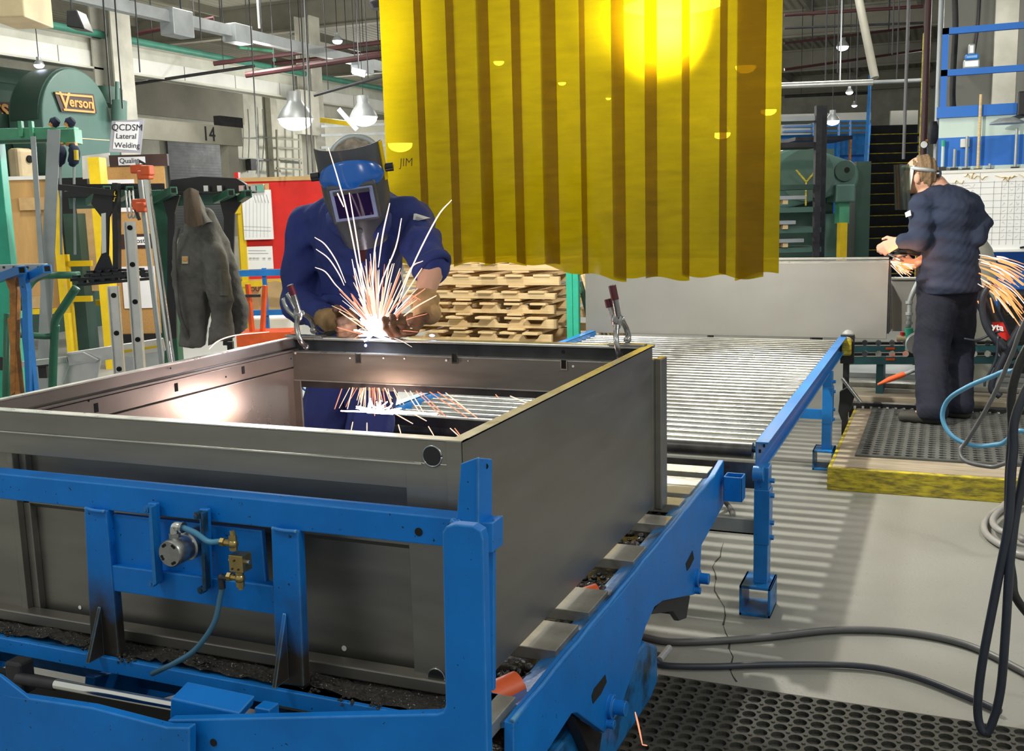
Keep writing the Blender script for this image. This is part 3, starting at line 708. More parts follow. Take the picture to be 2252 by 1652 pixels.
bay(880, 316, 12, 56, 'lamp seen through the first strip of the yellow curtain beside the helmet', 'lamphot')
cl = Vector(CL_LAMP); r = .27
bl = thing('work_lamp', 'big work lamp glowing through the top right of the yellow curtain', 'lamp', cl)
obj('shade', MB().lathe(cl, [(r, 0), (r*.98, .04), (r*.7, .17), (r*.42, .24), (r*.4, .4), (0, .41)], n=32), 'galv', bl, smooth='auto')
obj('bulb', MB().ball(cl+Vector((0, 0, .05)), .2, 18, (1.15, 1.15, .5)), 'lamphot', bl, smooth=True)
obj('hanger', MB().cyl(cl+Vector((0, 0, .4)), (cl.x, cl.y, 6.2), .012, 6), 'galv', bl)
point_lamp(cl+Vector((0, 0, -.13)), 290, .045, (1, .96, .85))
fl = thing('fluorescent_fitting', 'thin bright fluorescent fitting below the far end of the busway', 'lamp', pv(785, 161, 13))
obj('tube', MB().bar(pv(776, 159, 13), pv(802, 166, 13), .04), 'lampfar', fl)
obj('housing', MB().bar(pv(774, 154, 13), pv(804, 161, 13), .06), 'galv', fl)
q = pv(789, 156, 13); obj('hanger', MB().cyl(q, (q.x, q.y, 6.2), .008, 6), 'dark', fl)
bx_ = pv(25, 20, 8); b = MB().vrect(-40, -60, 50, 38, 8, .5); solo('junction_cabinet', b.add([], []), 'cream', 'pale beige cabinet cut off by the top left corner of the photo', 'cabinet', bevel=.01)
spk = thing('hanging_speaker', 'black loudspeaker box hung above the green air pipe at top left', 'speaker', pv(165, 65, 11))
obj('case', MB().prism([pv(x, y, 11) for x, y in [(146, 22), (168, 21), (186, 64), (146, 58)]], VF*.25), 'black', spk, bevel=.01)
q = pv(158, 24, 11.1); obj('hanger', MB().cyl(q, (q.x, q.y, 6.2), .01, 6), 'dark', spk)
fn = thing('ceiling_fan_unit', 'round dark unit under the roof at the top left edge of the curtain', 'fan', pv(836, 12, 15))
obj('housing', MB().lathe(pv(836, 20, 15), [(0, 0), (.12, .0), (.17, .08), (.12, .22), (0, .24)], n=18), 'dark', fn, smooth='auto')
q = pv(836, 5, 15); obj('hanger', MB().cyl(q, (q.x, q.y, 6.2), .012, 6), 'dark', fn)
# ================================================================ far left: presses, door, sign stand, boards
def xdisc(mb, c, r, t, n=40):      # disc whose face looks along +X
    return mb.cyl(c-Vector((t, 0, 0)), c, r, n)
XP = -11.3
cc = px(172, 268, XP); topz = px(172, 152, XP).z; rr = topz-cc.z; 
pr1 = thing('stamping_press', 'big green stamping press with a round flywheel cover and lettered nameplate', 'machine', (XP-.6, cc.y, 0))
ys = [px(94, 270, XP).y, px(246, 270, XP).y]; cyy = (ys[0]+ys[1])/2; ry = (ys[1]-ys[0])/2
pts = []
for k in range(25):
    a = math.pi*k/24; pts.append(Vector((XP, cyy+ry*math.cos(a), cc.z+rr*math.sin(a))))
pts += [Vector((XP, cyy-ry, cc.z-.2)), Vector((XP, cyy-ry*.85, cc.z-.7)), Vector((XP, cyy-ry*.3, cc.z-1.15)), Vector((XP, cyy+ry*.35, cc.z-1.2)), Vector((XP, cyy+ry*1.15, cc.z-.75)), Vector((XP, cyy+ry*1.2, cc.z-.3))]
obj('flywheel_cover', MB().prism(pts, (-.62, 0, 0)), 'press', pr1, bevel=.02, seg=2)
obj('rim_band', MB().prism([p+Vector((-.06, 0, 0)) for p in [Vector((XP, cyy+(ry+.02)*math.cos(math.pi*k/24), cc.z+(rr+.02)*math.sin(math.pi*k/24))) for k in range(25)]], (-.5, 0, 0)), 'pressdk', pr1, smooth='auto')
for kk, (Xo, yo) in enumerate([(0, 0)]):
    a = px(117, 202, XP+.01); b = px(203, 207, XP+.01); c = px(211, 250, XP+.01); d = px(133, 246, XP+.01)
    pl = obj('nameplate', MB().prism([a, d, c, b], (.02, 0, 0)), 'plaque', pr1)
    mid = (a+b+c+d)/4+Vector((.025, 0, 0))
    Ly = b.y-a.y; obj('lettering', text_mb('erson', .27*Ly, mid+Vector((0, .10*Ly, -.0)), (0, 1, 0), (0, 0, 1), .008, .004), 'gold', pl)
    obj('lettering', text_mb('V', .44*Ly, mid+Vector((0, -.31*Ly, .0)), (0, 1, 0), (0, 0, 1), .008, .004), 'gold', pl)
    e = MB(); e.bar(px(140, 208, XP+.03), px(202, 213, XP+.03), .028); e.bar(px(139, 241, XP+.03), px(207, 247, XP+.03), .028); e.bar(px(121, 205, XP+.03), px(140, 208, XP+.03), .025)
    e.bar(px(202, 213, XP+.03), px(207, 247, XP+.03), .02)
    obj('border', e, 'gold', pl)
obj('seam', MB().box((XP, cyy-ry*.3, px(200, 306, XP).z-.006), (XP+.006, px(240, 306, XP).y, px(200, 306, XP).z+.006)), 'cream', pr1)
obj('body', MB().box((XP-2.2, cyy-1.4, 0), (XP-.65, cyy+1.3, cc.z+.1)), 'pressdk', pr1)
obj('air_tank', MB().cyl(px(262, 268, XP+.15), px(262, 222, XP+.15), .11, 18).cyl(px(258, 222, XP+.15), px(258, 180, XP+.15), .03, 10), 'press', pr1, smooth='auto')
obj('motor', MB().cyl(px(238, 232, XP-.2), px(238, 195, XP-.2), .2, 18), 'pressdk', pr1, smooth='auto')
obj('tool_bed', MB().box((XP-.3, px(52, 350, XP).y, px(70, 395, XP).z), (XP-.1, px(90, 350, XP).y, px(70, 325, XP).z)), 'cream', pr1, bevel=.05)
obj('die_hole', MB().cyl(px(64, 350, XP-.1), px(64, 350, XP-.1)+Vector((.02, 0, 0)), .05, 12), 'hole', pr1)
# second press
XP2 = -13.6
c2 = px(-30, 262, XP2)
pr2 = thing('stamping_press', 'second green stamping press half hidden at the left edge', 'machine', (XP2-.6, c2.y, 0))
obj('flywheel_cover', MB().prism([Vector((XP2, c2.y+1.5, 0.5)), Vector((XP2, c2.y+1.5, px(30, 180, XP2).z)), Vector((XP2, c2.y-1.6, px(30, 178, XP2).z)), Vector((XP2, c2.y-1.6, .5))], (-.7, 0, 0)), 'press', pr2, bevel=.15)
obj('upper_drum', MB().cyl((XP2-.4, c2.y-1.8, px(20, 180, XP2).z), (XP2-.4, c2.y+2.2, px(20, 180, XP2).z), .28, 20), 'press', pr2, smooth='auto')
a = px(-60, 222, XP2+.02); b = px(49, 226, XP2+.02)
pl = obj('nameplate', MB().prism([a, px(-60, 252, XP2+.02), px(50, 247, XP2+.02), b], (.02, 0, 0)), 'plaque', pr2)
obj('lettering', text_mb('Verson', .42, px(0, 238, XP2+.06), (0, 1, 0), (0, 0, 1), .008, .006), 'gold', pl)
# wall features at the far left wall (X = -20)
XL = -19.95
def xrect(mb, x0, y0, x1, y1, X, t=.05):
    ya = px(x0, (y0+y1)/2, X).y; yb = px(x1, (y0+y1)/2, X).y; z1 = px((x0+x1)/2, y0, X).z; z0 = px((x0+x1)/2, y1, X).z
    return mb.box((X, ya, max(0, z0)), (X+t, yb, z1))
dr = xrect(MB(), 372, 308, 492, 520, XL, .06)
dm = mat('roller_shutter', (.09, .1, .11), .5, .3, .05, 5)
nt = dm.node_tree; wv = nt.nodes.new('ShaderNodeTexWave'); wv.bands_direction = 'Z'; wv.inputs['Scale'].default_value = 4
tcn = nt.nodes.new('ShaderNodeTexCoord'); nt.links.new(tcn.outputs['Object'], wv.inputs['Vector']); bb = nt.nodes.new('ShaderNodeBump'); bb.inputs['Strength'].default_value = .8
nt.links.new(wv.outputs['Fac'], bb.inputs['Height']); nt.links.new(bb.outputs[0], nt.nodes['Principled BSDF'].inputs['Normal'])
struct('door_1', dr, dm)
struct('trim_11', xrect(MB(), 290, 190, 530, 262, XL, .08), 'roofbeam')
bm = thing('crane_beam', 'dull beige overhead beam with the number fourteen above the roller shutter', 'beam', px(420, 290, -17))
obj('web', xrect(MB(), 250, 268, 525, 312, -17, .1), 'roofbeam', bm)
obj('lettering', text_mb('14', .5, px(460, 296, -16.88), (0, 1, 0), (0, 0, 1), .004), 'ink', bm)
obj('post', xrect(MB(), 490, 312, 512, 520, -17.2, .25), 'roofbeam', bm)
obj('trolley', xrect(MB(), 470, 258, 520, 280, -17.1, .2), 'dark', bm)
struct('trim_12', xrect(MB(), 588, 210, 602, 420, XL, .2), 'concrete')
lad = MB()
for x in (598, 604): lad.cyl(px(x, 290, XL+.4), px(x, 420, XL+.4), .03, 6)
pp = MB()
for i, pts in enumerate([[(512, 348), (590, 352), (680, 358)], [(512, 300), (560, 305), (600, 300)], [(545, 240), (548, 300), (545, 380)], [(577, 240), (580, 310), (575, 380)]]):
    pp.tube(smoothpath([px(x, y, XL+.1) for x, y in pts], 5), .03 if i == 0 else .018, 6)
solo('wall_conduits', pp, 'galv', 'thin conduits and brackets fixed on the far white wall', 'pipework')
cg = MB()
for x in (608, 657, 670): cg.cyl(px(x, 285, XL+.5), Vector((*px(x, 420, XL+.5).xy, 0)), .035, 6)
for y in (305, 325, 348, 370): cg.cyl(px(608, y, XL+.5), px(670, y+3, XL+.5), .03, 6)
solo('access_ladder', cg, 'roofbeam', 'caged access ladder on the far white wall behind the lamp', 'ladder')
ec = solo('wall_phone', xrect(MB(), 540, 350, 552, 375, XL+.06, .2), 'dark', 'small dark box hung on the far white wall', 'box')
solo('parked_machinery', MB().vrect(40, 392, 200, 600, 13.5, .8), 'darkbg', 'dim machinery standing behind the brown boards', 'machine')
solo('tool_cabinet', MB().vpost(138, 470, 170, 12.3, .3), 'pressdk', 'dark green cabinet seen between the yellow frames', 'cabinet')
# machinery haze behind the helmet
vs = thing('duct_work', 'pale ducts and yellow crane rail under the girder between column and curtain', 'duct', pv(780, 300, 20))
obj('yellow_rail', MB().bar(pv(708, 264, 19), pv(778, 273, 18), .08), 'yellow', vs)
obj('diagonal', MB().bar(pv(745, 240, 17), pv(785, 285, 17), .07), 'white', vs)
for y in (275, 295, 322): obj('pipe', MB().bar(pv(705, y+3, 21), pv(860, y-2, 22), .05), 'galv', vs)
obj('back_panel', MB().vrect(705, 265, 880, 420, 26, .2), 'offwhite', vs)
# ---------------------------------------------------------------- sign stand
D = 12.5
ss = thing('notice_stand', 'tall dark notice stand with cork boards and paper signs, behind the aluminium ladder rails', 'notice board', pv(300, 770, D))
obj('post', MB().vrect(365, 345, 371, 700, D+.02, .05), 'dark', ss)
obj('header', MB().vrect(240, 340, 368, 366, D, .06), 'plaque', ss)
obj('cork_board', MB().vrect(236, 364, 365, 515, D+.01, .04), 'cork', ss)
obj('divider', MB().vrect(236, 515, 350, 547, D, .05), 'plaque', ss)
obj('cork_board', MB().vrect(238, 545, 362, 735, D+.01, .04), 'cork', ss)
obj('base', MB().vpost(236, 735, 362, D-.05, .25), 'black', ss)
obj('side_board', MB().vrect(176, 448, 238, 640, D+.03, .05), 'frame', ss)
def vtext(parent, txt, x, y, D, hpx, m='ink', shear=0, name='lettering', tilt=0):
    o = pv(x, y, D); up = Vector((0,0,1))*math.cos(tilt)+VR*math.sin(tilt); rt = VR*math.cos(tilt)-Vector((0,0,1))*math.sin(tilt)
    return obj(name, text_mb(txt, hpx*D/F, o, rt, up, .001, .0, shear), m, parent)
def vquad(x0, y0, x1, y1, x2, y2, x3, y3, D, t=.02):
    return MB().prism([pv(x0, y0, D), pv(x1, y1, D), pv(x2, y2, D), pv(x3, y3, D)], VF*t)
sg = obj('sign_board', vquad(240, 334, 308, 337, 316, 262, 246, 266, D-.3, .03), 'inkgrey', ss, label='grey backing board')
sp_ = obj('sign_paper', vquad(248, 327, 301, 331, 306, 268, 254, 268, D-.31, .01), 'paper', sg)
for t, x, y, h in (('QCDSM', 279, 281, 19), ('Lateral', 277, 300, 16), ('Welding', 279, 320, 16)): vtext(sp_, t, x, y, D-.315, h, shear=.1, tilt=.04)
q_ = obj('label', MB().vrect(260, 345, 319, 363, D-.01, .01), 'paper', ss); vtext(q_, 'Quality', 285, 354, D-.014, 15)
q_ = obj('label', MB().vrect(292, 521, 321, 539, D-.01, .01), 'paper', ss); vtext(q_, 'Cost', 304, 530, D-.014, 15)
obj('pinned_sheet', MB().vrect(232, 395, 295, 404, D-.01, .005), 'paper', ss)
obj('pinned_sheet', MB().vrect(250, 449, 300, 466, D-.01, .005), 'paper', ss)
obj('pinned_sheet', MB().vrect(270, 586, 343, 678, D-.01, .005), 'paper', ss)
# white paper chart left of sign
solo('wall_chart', vquad(182, 394, 240, 388, 240, 336, 180, 343, 12.9), 'white', 'creased white paper chart hung beside the yellow post', 'chart')
# yellow posts and frame
solo('guard_post', MB().vpost(192, 346, 217, 11.2, .2), 'yellow', 'thick yellow steel post left of the notice stand', 'post')
bf = thing('framed_board', 'brown plywood board in a yellow frame at the far left', 'board', pv(60, 690, 11.5))
obj('board', MB().vrect(-40, 390, 133, 688, 11.5, .03), 'ply', bf)
obj('top_trim', MB().vrect(-40, 388, 112, 396, 11.48, .05), 'white', bf)
obj('frame', MB().vrect(-40, 680, 150, 692, 11.45, .06), 'yellow', bf)
obj('frame', MB().vrect(120, 392, 133, 690, 11.4, .08), 'yellow', bf)
obj('batten', MB().vrect(42, 434, 118, 462, 11.46, .03), 'frame', bf)
obj('batten', MB().vrect(52, 652, 115, 678, 11.46, .03), 'frame', bf)
obj('leg', MB().vpost(140, 690, 150, 11.3, .08), 'yellow', bf)
yf = thing('yellow_barrier', 'yellow tubular barrier between the plywood board and the yellow post', 'barrier', pv(170, 770, 11.9))
for y in (580, 658): obj('rail', MB().vrect(138, y-6, 200, y+6, 11.9, .06), 'yellow', yf)
obj('post', MB().vpost(138, 560, 148, 11.9, .06), 'yellow', yf)
obj('crossbar', MB().vrect(200, 660, 245, 672, 12.8, .05), 'yellow', yf)
# ---------------------------------------------------------------- red notice board with clipboard
D = 9.4
rb_ = thing('red_notice_board', 'red notice board in a wooden frame left of the welder', 'notice board', pv(610, 700, D))
obj('felt', MB().vrect(528, 396, 760, 612, D, .03), 'red', rb_)
obj('frame', MB().vrect(524, 388, 762, 397, D-.01, .05), 'frame', rb_); obj('frame', MB().vrect(524, 612, 762, 618, D-.01, .05), 'frame', rb_)
obj('frame', MB().vrect(522, 388, 529, 618, D-.01, .05), 'yellow', rb_)
obj('bracket', MB().vrect(513, 392, 527, 470, D-.05, .06), 'yellow', rb_)
obj('cap', MB().vrect(515, 379, 524, 392, D-.06, .06), 'red', rb_)
obj('post', MB().vpost(520, 430, 534, D-.04, .06), 'yellow', rb_)
obj('crossbar', MB().vrect(520, 618, 640, 630, D-.05, .06), 'yellow', rb_)
cbd = thing('clipboard', 'clipboard of white paper with metal clip hung on the red board', 'clipboard', pv(565, 530, D-.05))
obj('board', MB().vrect(540, 404, 592, 440, D-.03, .01), 'frame', cbd)
obj('papers', MB().vrect(534, 418, 598, 527, D-.06, .025), 'paper', cbd)
obj('clip', MB().vrect(550, 405, 582, 424, D-.08, .02), 'chrome', cbd, bevel=.01)
lb = MB()
for k in range(7):
    a = pv(541+8*k, 440, D-.062); b = pv(541+8*k, 522, D-.062); lb.bar(a, b, .0015)
for y in (498, 506): lb.bar(pv(536, y, D-.062), pv(596, y+2, D-.062), .002)
for k in range(5): lb.bar(pv(558+7*k, 428, D-.062), pv(563+7*k, 446, D-.062), .003)
obj('writing', lb, 'inkgrey', cbd)
sh = thing('pinned_sheet', 'white printed sheet pinned low on the red board under the clipboard', 'paper', pv(570, 592, D-.02))
obj('paper', MB().vrect(540, 542, 600, 592, D-.02, .01), 'paper', sh)
ln = MB(); 
for y, x1 in ((551, 585), (557, 590)): ln.bar(pv(546, y, D-.023), pv(x1, y, D-.023), .003)
for x in (548, 556, 564, 578, 590): ln.bar(pv(x, 567, D-.023), pv(x+6, 567, D-.023), .022, .002)
obj('print', ln, 'inkgrey', sh)
# blue rail, orange stand, carton behind
br = thing('barrier_rail', 'long blue guard rail running behind the coat and the welder', 'railing', pv(560, 700, 8.2))
obj('rail', MB().vrect(470, 592, 780, 606, 8.2, .04), 'blueconv', br); obj('rail', MB().vrect(470, 681, 780, 693, 8.2, .04), 'blueconv', br)
obj('post', MB().vpost(575, 590, 583, 8.22, .04), 'blueconv', br)
os_ = thing('orange_stool', 'orange metal stool frame with a flat seat behind the blue rail', 'stool', pv(570, 760, 7.6))
for a, b in (((545, 625), (555, 735)), ((583, 628), (577, 735))): obj('leg', MB().bar(pv(*a, 7.8), pv(*b, 7.8), .03), 'orange', os_)
obj('seat', MB().vrect(520, 732, 640, 762, 7.7, .3), 'orange', os_)
obj('brace', MB().vrect(538, 648, 572, 654, 7.75, .02), 'dark', os_)
ct = thing('carton', 'brown cardboard carton with printed word behind the blue rail', 'box', pv(565, 690, 9.9))
obj('box', MB().vrect(536, 626, 600, 690, 9.9, .5), 'card', ct)
vtext(ct, 'FOUR LAK', 576, 636, 9.895, 14)
solo('carton_roll', MB().cyl(pv(605, 655, 8.7), pv(605, 655, 9.2), .14, 20), 'card', 'round brown carton roll beside the printed carton', 'roll', smooth='auto')
solo('floor_tub', MB().vrect(545, 698, 645, 745, 9.6, .4), 'white', 'white tub on the floor behind the orange stool', 'tub', bevel=.02)
# ================================================================ sheet-metal box being welded
BX0, BX1, BY0, BY1, BZ0, BZ1 = -2.24, -.866, 1.80, 3.24, .62, 1.153
bx = thing('sheet_metal_box', 'large open grey sheet-metal box clamped in the blue welding fixture', 'metal box', ((BX0+BX1)/2, (BY0+BY1)/2, BZ0))
T = .004
# right side
obj('side_panel', MB().box((BX1-T, BY0, BZ0), (BX1, BY1, BZ1)), 'steel', bx)
obj('top_flange', MB().box((BX1-.028, BY0+.005, BZ1-.003), (BX1, BY1, BZ1+.001)), 'steeledge', bx)
obj('corner_post', MB().box((BX1-.002, BY1+.03, BZ0-.02), (BX1+.022, BY1+.105, BZ1-.045)).box((BX1-.04, BY1+.0, BZ0-.02), (BX1, BY1+.05, BZ1-.045)), 'steel', bx, bevel=.004)
# left side with its folds
lp = MB().box((BX0, BY0, BZ0), (BX0+T, BY1, BZ1)).box((BX0+T, BY0, BZ1-.038), (BX0+.012, BY1, BZ1-.004))
lp.box((BX0+T, BY0+.01, BZ1-.050), (BX0+.024, BY1, BZ1-.042)).box((BX0+T, BY0, BZ1-.108), (BX0+.016, BY1, BZ1-.053))
obj('side_panel', lp, 'steelin', bx, bevel=.0015)
obj('inner_panel', MB().box((BX0+.004, BY0+.03, BZ0+.01), (BX0+.020, BY1-.012, BZ1-.112)), 'steelin', bx, bevel=.0015)
obj('top_flange', MB().box((BX0-.004, BY0, BZ1-.003), (BX0+.018, BY1, BZ1+.001)), 'steeledge', bx)
sl = MB()
for x, y in ((212, 897), (388, 852), (535, 814)):
    p = px(x, y, BX0+.0165); obj('slot', MB().box((p.x-.002, p.y-.007, p.z-.013), (p.x+.0008, p.y+.007, p.z+.013)), 'hole', bx)
for x, y in ((195, 882), (375, 810), (640, 789), (497, 829), (380, 882), (608, 822), (520, 842)):
    p = px(x, y, BX0+.0165); obj('screw_hole', MB().cyl(p, p+Vector((.001, 0, 0)), .003, 8), 'hole', bx)
# front
ff = MB().box((BX0, BY0, BZ1-.048), (BX1-.03, BY0+T, BZ1)).box((BX0, BY0+T, BZ1-.105), (BX1-.11, BY0+.02, BZ1-.048))
obj('front_rail', ff, 'steel', bx, bevel=.001)
obj('rail_flange', MB().box((BX0, BY0, BZ1-.002), (BX1, BY0+.03, BZ1+.0015)), 'steeledge', bx)
obj('rail_seam', MB().box((BX0, BY0-.0015, BZ1-.052), (BX1-.09, BY0+.002, BZ1-.049)), 'steeledge', bx)
obj('front_panel', MB().box((BX0+.03, BY0+.05, BZ0), (BX1-.1, BY0+.053, BZ1-.1)), 'steel', bx)
obj('panel_fold', MB().prism([(BX0+.03, BY0+.05, BZ1-.18), (BX0+.03, BY0+.03, BZ1-.21), (BX0+.03, BY0+.03, BZ1-.235), (BX0+.03, BY0+.05, BZ1-.25)], (BX1-.1-BX0-.03, 0, 0)), 'steel', bx)
cp = obj('corner_plate', MB().box((BX1-.128, BY0+.002, BZ0), (BX1-.001, BY0+.008, BZ1-.05)).box((BX1-.034, BY0-.002, BZ0), (BX1, BY0+.004, BZ1)), 'steel', bx, bevel=.001)
for (x, y, r) in ((952, 1003, .021), (961, 1490, .020)):
    p = py(x, y, BY0+.0035); k = obj('knockout_plug', MB().cyl(p, p-Vector((0, .004, 0)), r, 28), 'black', cp, smooth='auto')
    obj('rim', MB().tube([p+Vector((r*math.cos(t/14*math.pi), -.003, r*math.sin(t/14*math.pi))) for t in range(29)], .0022, 6), 'toolsteel', cp, smooth=True)
p = py(955, 1061, BY0+.003); obj('square_hole', MB().box(p+Vector((-.008, 0, -.009)), p+Vector((.008, .001, .009))), 'hole', cp)
lpx = py(22, 1100, BY0).x
lpst = MB().box((BX0-.02, BY0+.02, BZ0+.02), (lpx-.012, BY0+.03, BZ1-.105)).box((lpx-.012, BY0+.012, BZ0+.02), (lpx+.008, BY0+.032, BZ1-.105)).box((lpx+.008, BY0+.03, BZ0+.02), (lpx+.03, BY0+.05, BZ1-.105))
obj('left_stile', lpst, 'steel', bx, bevel=.002)
obj('bottom_flange', MB().box((BX0, BY0-.012, BZ0), (BX1, BY0+.03, BZ0+.028)), 'steel', bx, bevel=.003)
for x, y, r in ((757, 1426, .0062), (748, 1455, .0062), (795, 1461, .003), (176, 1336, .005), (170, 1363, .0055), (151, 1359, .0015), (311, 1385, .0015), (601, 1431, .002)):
    p = py(x, y, BY0+.049); obj('painted_light_spot', MB().cyl(p, p+Vector((0, -.001, 0)), r, 14), 'paper', bx)  # white discs stand in for spots of light at the holes
# far side
fr = MB().box((BX0, BY1-.003, BZ1-.05), (BX1, BY1, BZ1-.004))
obj('far_rail', fr, 'dark', bx)
fe = MB().box((BX0, BY1-.004, BZ1-.006), (BX1, BY1+.035, BZ1+.001)); fe.cyl((BX0, BY1-.004, BZ1-.004), (BX1-.03, BY1-.004, BZ1-.004), .006, 10)
obj('far_flange', fe, 'steeledge', bx, smooth='auto')
obj('far_panel', MB().box((BX0+.02, BY1-.035, BZ1-.155), (BX1-.004, BY1-.031, BZ1-.05)), 'steel', bx)
obj('panel_lip', MB().box((BX0+.02, BY1-.037, BZ1-.053), (BX1-.004, BY1-.004, BZ1-.049)).box((BX0+.02, BY1-.037, BZ1-.158), (BX1-.004, BY1-.01, BZ1-.154)), 'steeledge', bx)
obj('far_panel', MB().box((BX0+.02, BY1-.034, BZ1-.182), (BX1-.004, BY1-.03, BZ1-.158)), 'dark', bx)
xj = py(645, 850, BY1-.03).x
obj('jamb', MB().box((BX0+.004, BY1-.04, BZ0), (BX0+.05, BY1-.03, BZ1-.158)).box((BX0+.004, BY1-.1, BZ0), (BX0+.018, BY1-.04, BZ1-.158)), 'steel', bx, bevel=.001)
for (x, y, kind) in ((788, 787, 'tab'), (1000, 787, 'tab'), (1240, 801, 'tab')):
    p = py(x, y, BY1-.038)
    f_ = MB().bar(p+Vector((-.010, 0, .016)), p+Vector((-.010, 0, -.018)), .003).bar(p+Vector((.010, 0, .016)), p+Vector((.010, 0, -.018)), .003).bar(p+Vector((-.012, 0, -.018)), p+Vector((.012, 0, -.018)), .004)
    tb = obj('tab_slot', MB().box(p+Vector((-.009, 0, -.015)), p+Vector((.009, .001, .013))), 'hole', bx)
    obj('burr', f_, 'chrome', tb)
for x, y, r in ((769, 788, .0025), (843, 788, .003), (889, 789, .003), (981, 793, .004), (1029, 794, .002), (1260, 806, .004), (649, 777, .004)):
    p = py(x, y, BY1-.038); obj('screw_hole', MB().cyl(p, p+Vector((0, .002, 0)), r, 10), 'paper', bx)
p = py(1238, 774, BY1-.006); obj('screw_hole', MB().cyl(p, p+Vector((0, .002, 0)), .006, 12), 'hole', bx)

# ================================================================ blue welding fixture
fx = thing('welding_fixture', 'blue steel welding fixture holding the sheet-metal box, with valve plate and side beam', 'welding fixture', (-1.5, 2.4, 0))
YF = 1.72
zl = lambda x, y, Y: py(x, y, Y)
def yquad(pts, Y, t):
    return MB().prism([py(x, y, Y) for x, y in pts], (0, t, 0))
obj('top_bar', yquad([(-60, 1036), (1004, 1141), (1004, 1206), (-60, 1091)], YF, .05), 'blue', fx, bevel=.003)
for (xa, ya, xb, yb, bx0, by0, bx1, by1) in ((184, 1119, 233, 1124, 200, 1452, 262, 1455), (595, 1163, 655, 1168, 607, 1505, 668, 1512)):
    po = obj('post', yquad([(xa, ya), (xb, yb), (bx1, by1), (bx0, by0)], YF-.008,   .026), 'bluepost', fx, bevel=.004)
    cx_ = (bx0+bx1)/2-18
    b0 = py(cx_-3, by0-5, YF-.03); tp = py(cx_+2, ya+215 if xa < 300 else ya+185, YF-.012)
    obj('gusset', MB().prism([tp, Vector((b0.x, YF-.012, b0.z)), Vector((b0.x, YF-.06, b0.z))], (.009, 0, 0)), 'bluepost', po, bevel=.001)
    wb_ = MB().tube(smoothpath([py(xa+4, ya-1, YF-.012), py((xa+xb)/2, ya+4, YF-.014), py(xb-3, yb+1, YF-.012)], 5), .004, 8)
    obj('weld_bead', wb_, 'blue', po, smooth=True)
obj('cross_bar', yquad([(240, 1243), (600, 1289), (606, 1353), (246, 1300)], YF-.004, .03), 'blue', fx, bevel=.003)
obj('mounting_plate', yquad([(248, 1130), (575, 1167), (585, 1288), (256, 1250)], YF+.012, .014), 'blue', fx, bevel=.003)
# strap lugs
for (x0, y0, x1, y1) in ((333, 1106, 343, 1290), (446, 1119, 452, 1304)):
    lg = MB().prism([py(x0-9, y0, YF-.02), py(x0+9, y0+2, YF-.02), py(x1+8, y1-4, YF-.02), py(x1-8, y1-8, YF-.02)], (0, .014, 0))
    l_ = obj('strap', lg, 'blue', fx, bevel=.003)
    for (xx, yy) in ((x0-4, y0+12), (x1-2, y1-10)):
        q = py(xx, yy, YF-.02); obj('bolt', MB().cyl(q, q-Vector((0, .014, 0)), .0085, 12).cyl(q-Vector((0, .012, 0)), q-Vector((0, .016, 0)), .0045, 6), 'bluedirty', l_, smooth='auto')
    obj('tee', MB().prism([py(x0+6, y0+4, YF-.02), py(x0+11, y0+6, YF-.02), py(x1+12, y1-12, YF-.02), py(x1+4, y1-6, YF-.02)], (0, -.016, 0)), 'bluedirty', l_)
# round air cylinder on the plate
c = py(372, 1219, YF-.09); ax = Vector((0, 1, 0))
cyl = obj('air_cylinder', MB().lathe(c, [(0, 0), (.0265, 0), (.029, .003), (.029, .032), (.027, .034), (.027, .05), (.031, .052), (.031, .095)], ax, 40), 'toolsteel', fx, smooth='auto')
for a in (62, 48, 118, 132, 200, 215, 290, 305, 345, 10):
    if a in (345, 10): continue
    q = c+Vector((.021*math.cos(math.radians(a)), -.001, .021*math.sin(math.radians(a)))); obj('screw_recess', MB().cyl(q, q+Vector((0, .004, 0)), .0033, 10), 'hole', cyl)
e = py(385, 1160, YF-.06)
obj('elbow', MB().tube(smoothpath([e+Vector((-.002, 0, -.028)), e+Vector((-.002, 0, -.004)), e+Vector((.004, 0, .004)), e+Vector((.018, 0, .002))], 5), .0095, 12), 'chrome', fx, smooth=True)
obj('collar', MB().cyl(e+Vector((-.002, 0, -.03)), e+Vector((-.002, 0, -.012)), .012, 6).cyl(e+Vector((.016, 0, .002)), e+Vector((.022, 0, .0015)), .012, 12), 'toolsteel', fx)
vb = py(526, 1237, YF-.045)
blk = obj('valve_block', MB().box(vb+Vector((-.017, -.012, -.018)), vb+Vector((.017, .02, .018))), 'brass', fx, bevel=.0015)
for dx, dz in ((-.003, .007), (-.009, -.011), (.006, -.011)):
    q = vb+Vector((dx, -.013, dz)); obj('screw', MB().cyl(q, q-Vector((0, .001, 0)), .0022, 10), 'dark', blk)
for s, l in ((-1, .007), (1, .010)):
    obj('port_plug', MB().cyl(vb+Vector((.017*s, 0, .003)), vb+Vector(((.017+l)*s, 0, .003)), .0045, 8), 'toolsteel', blk)
def fitting(cx_, cy_, left, top):
    q = py(cx_, cy_, YF-.05); mb = MB().ball(q, .011, 12)
    mb.cyl(q+Vector((-.028 if left else 0, 0, .001)), q, .007, 8).cyl(q+Vector((-.03, 0, .001)), q+Vector((-.021, 0, .001)), .0095, 6)
    mb.cyl(q+Vector((0, 0, .018 if top else -.018)), q+Vector((0, 0, -.014 if top else .014)), .0085, 6).cyl(q+Vector((0, 0, .0)), q+Vector((0, 0, .028 if top else -.024)), .0055, 8)
    return mb, q
mb, qa = fitting(513, 1196, True, True); obj('brass_elbow', mb, 'brass', fx, smooth='auto')
mb, qb = fitting(528, 1272, True, False); obj('brass_elbow', mb, 'brass', fx, smooth='auto')
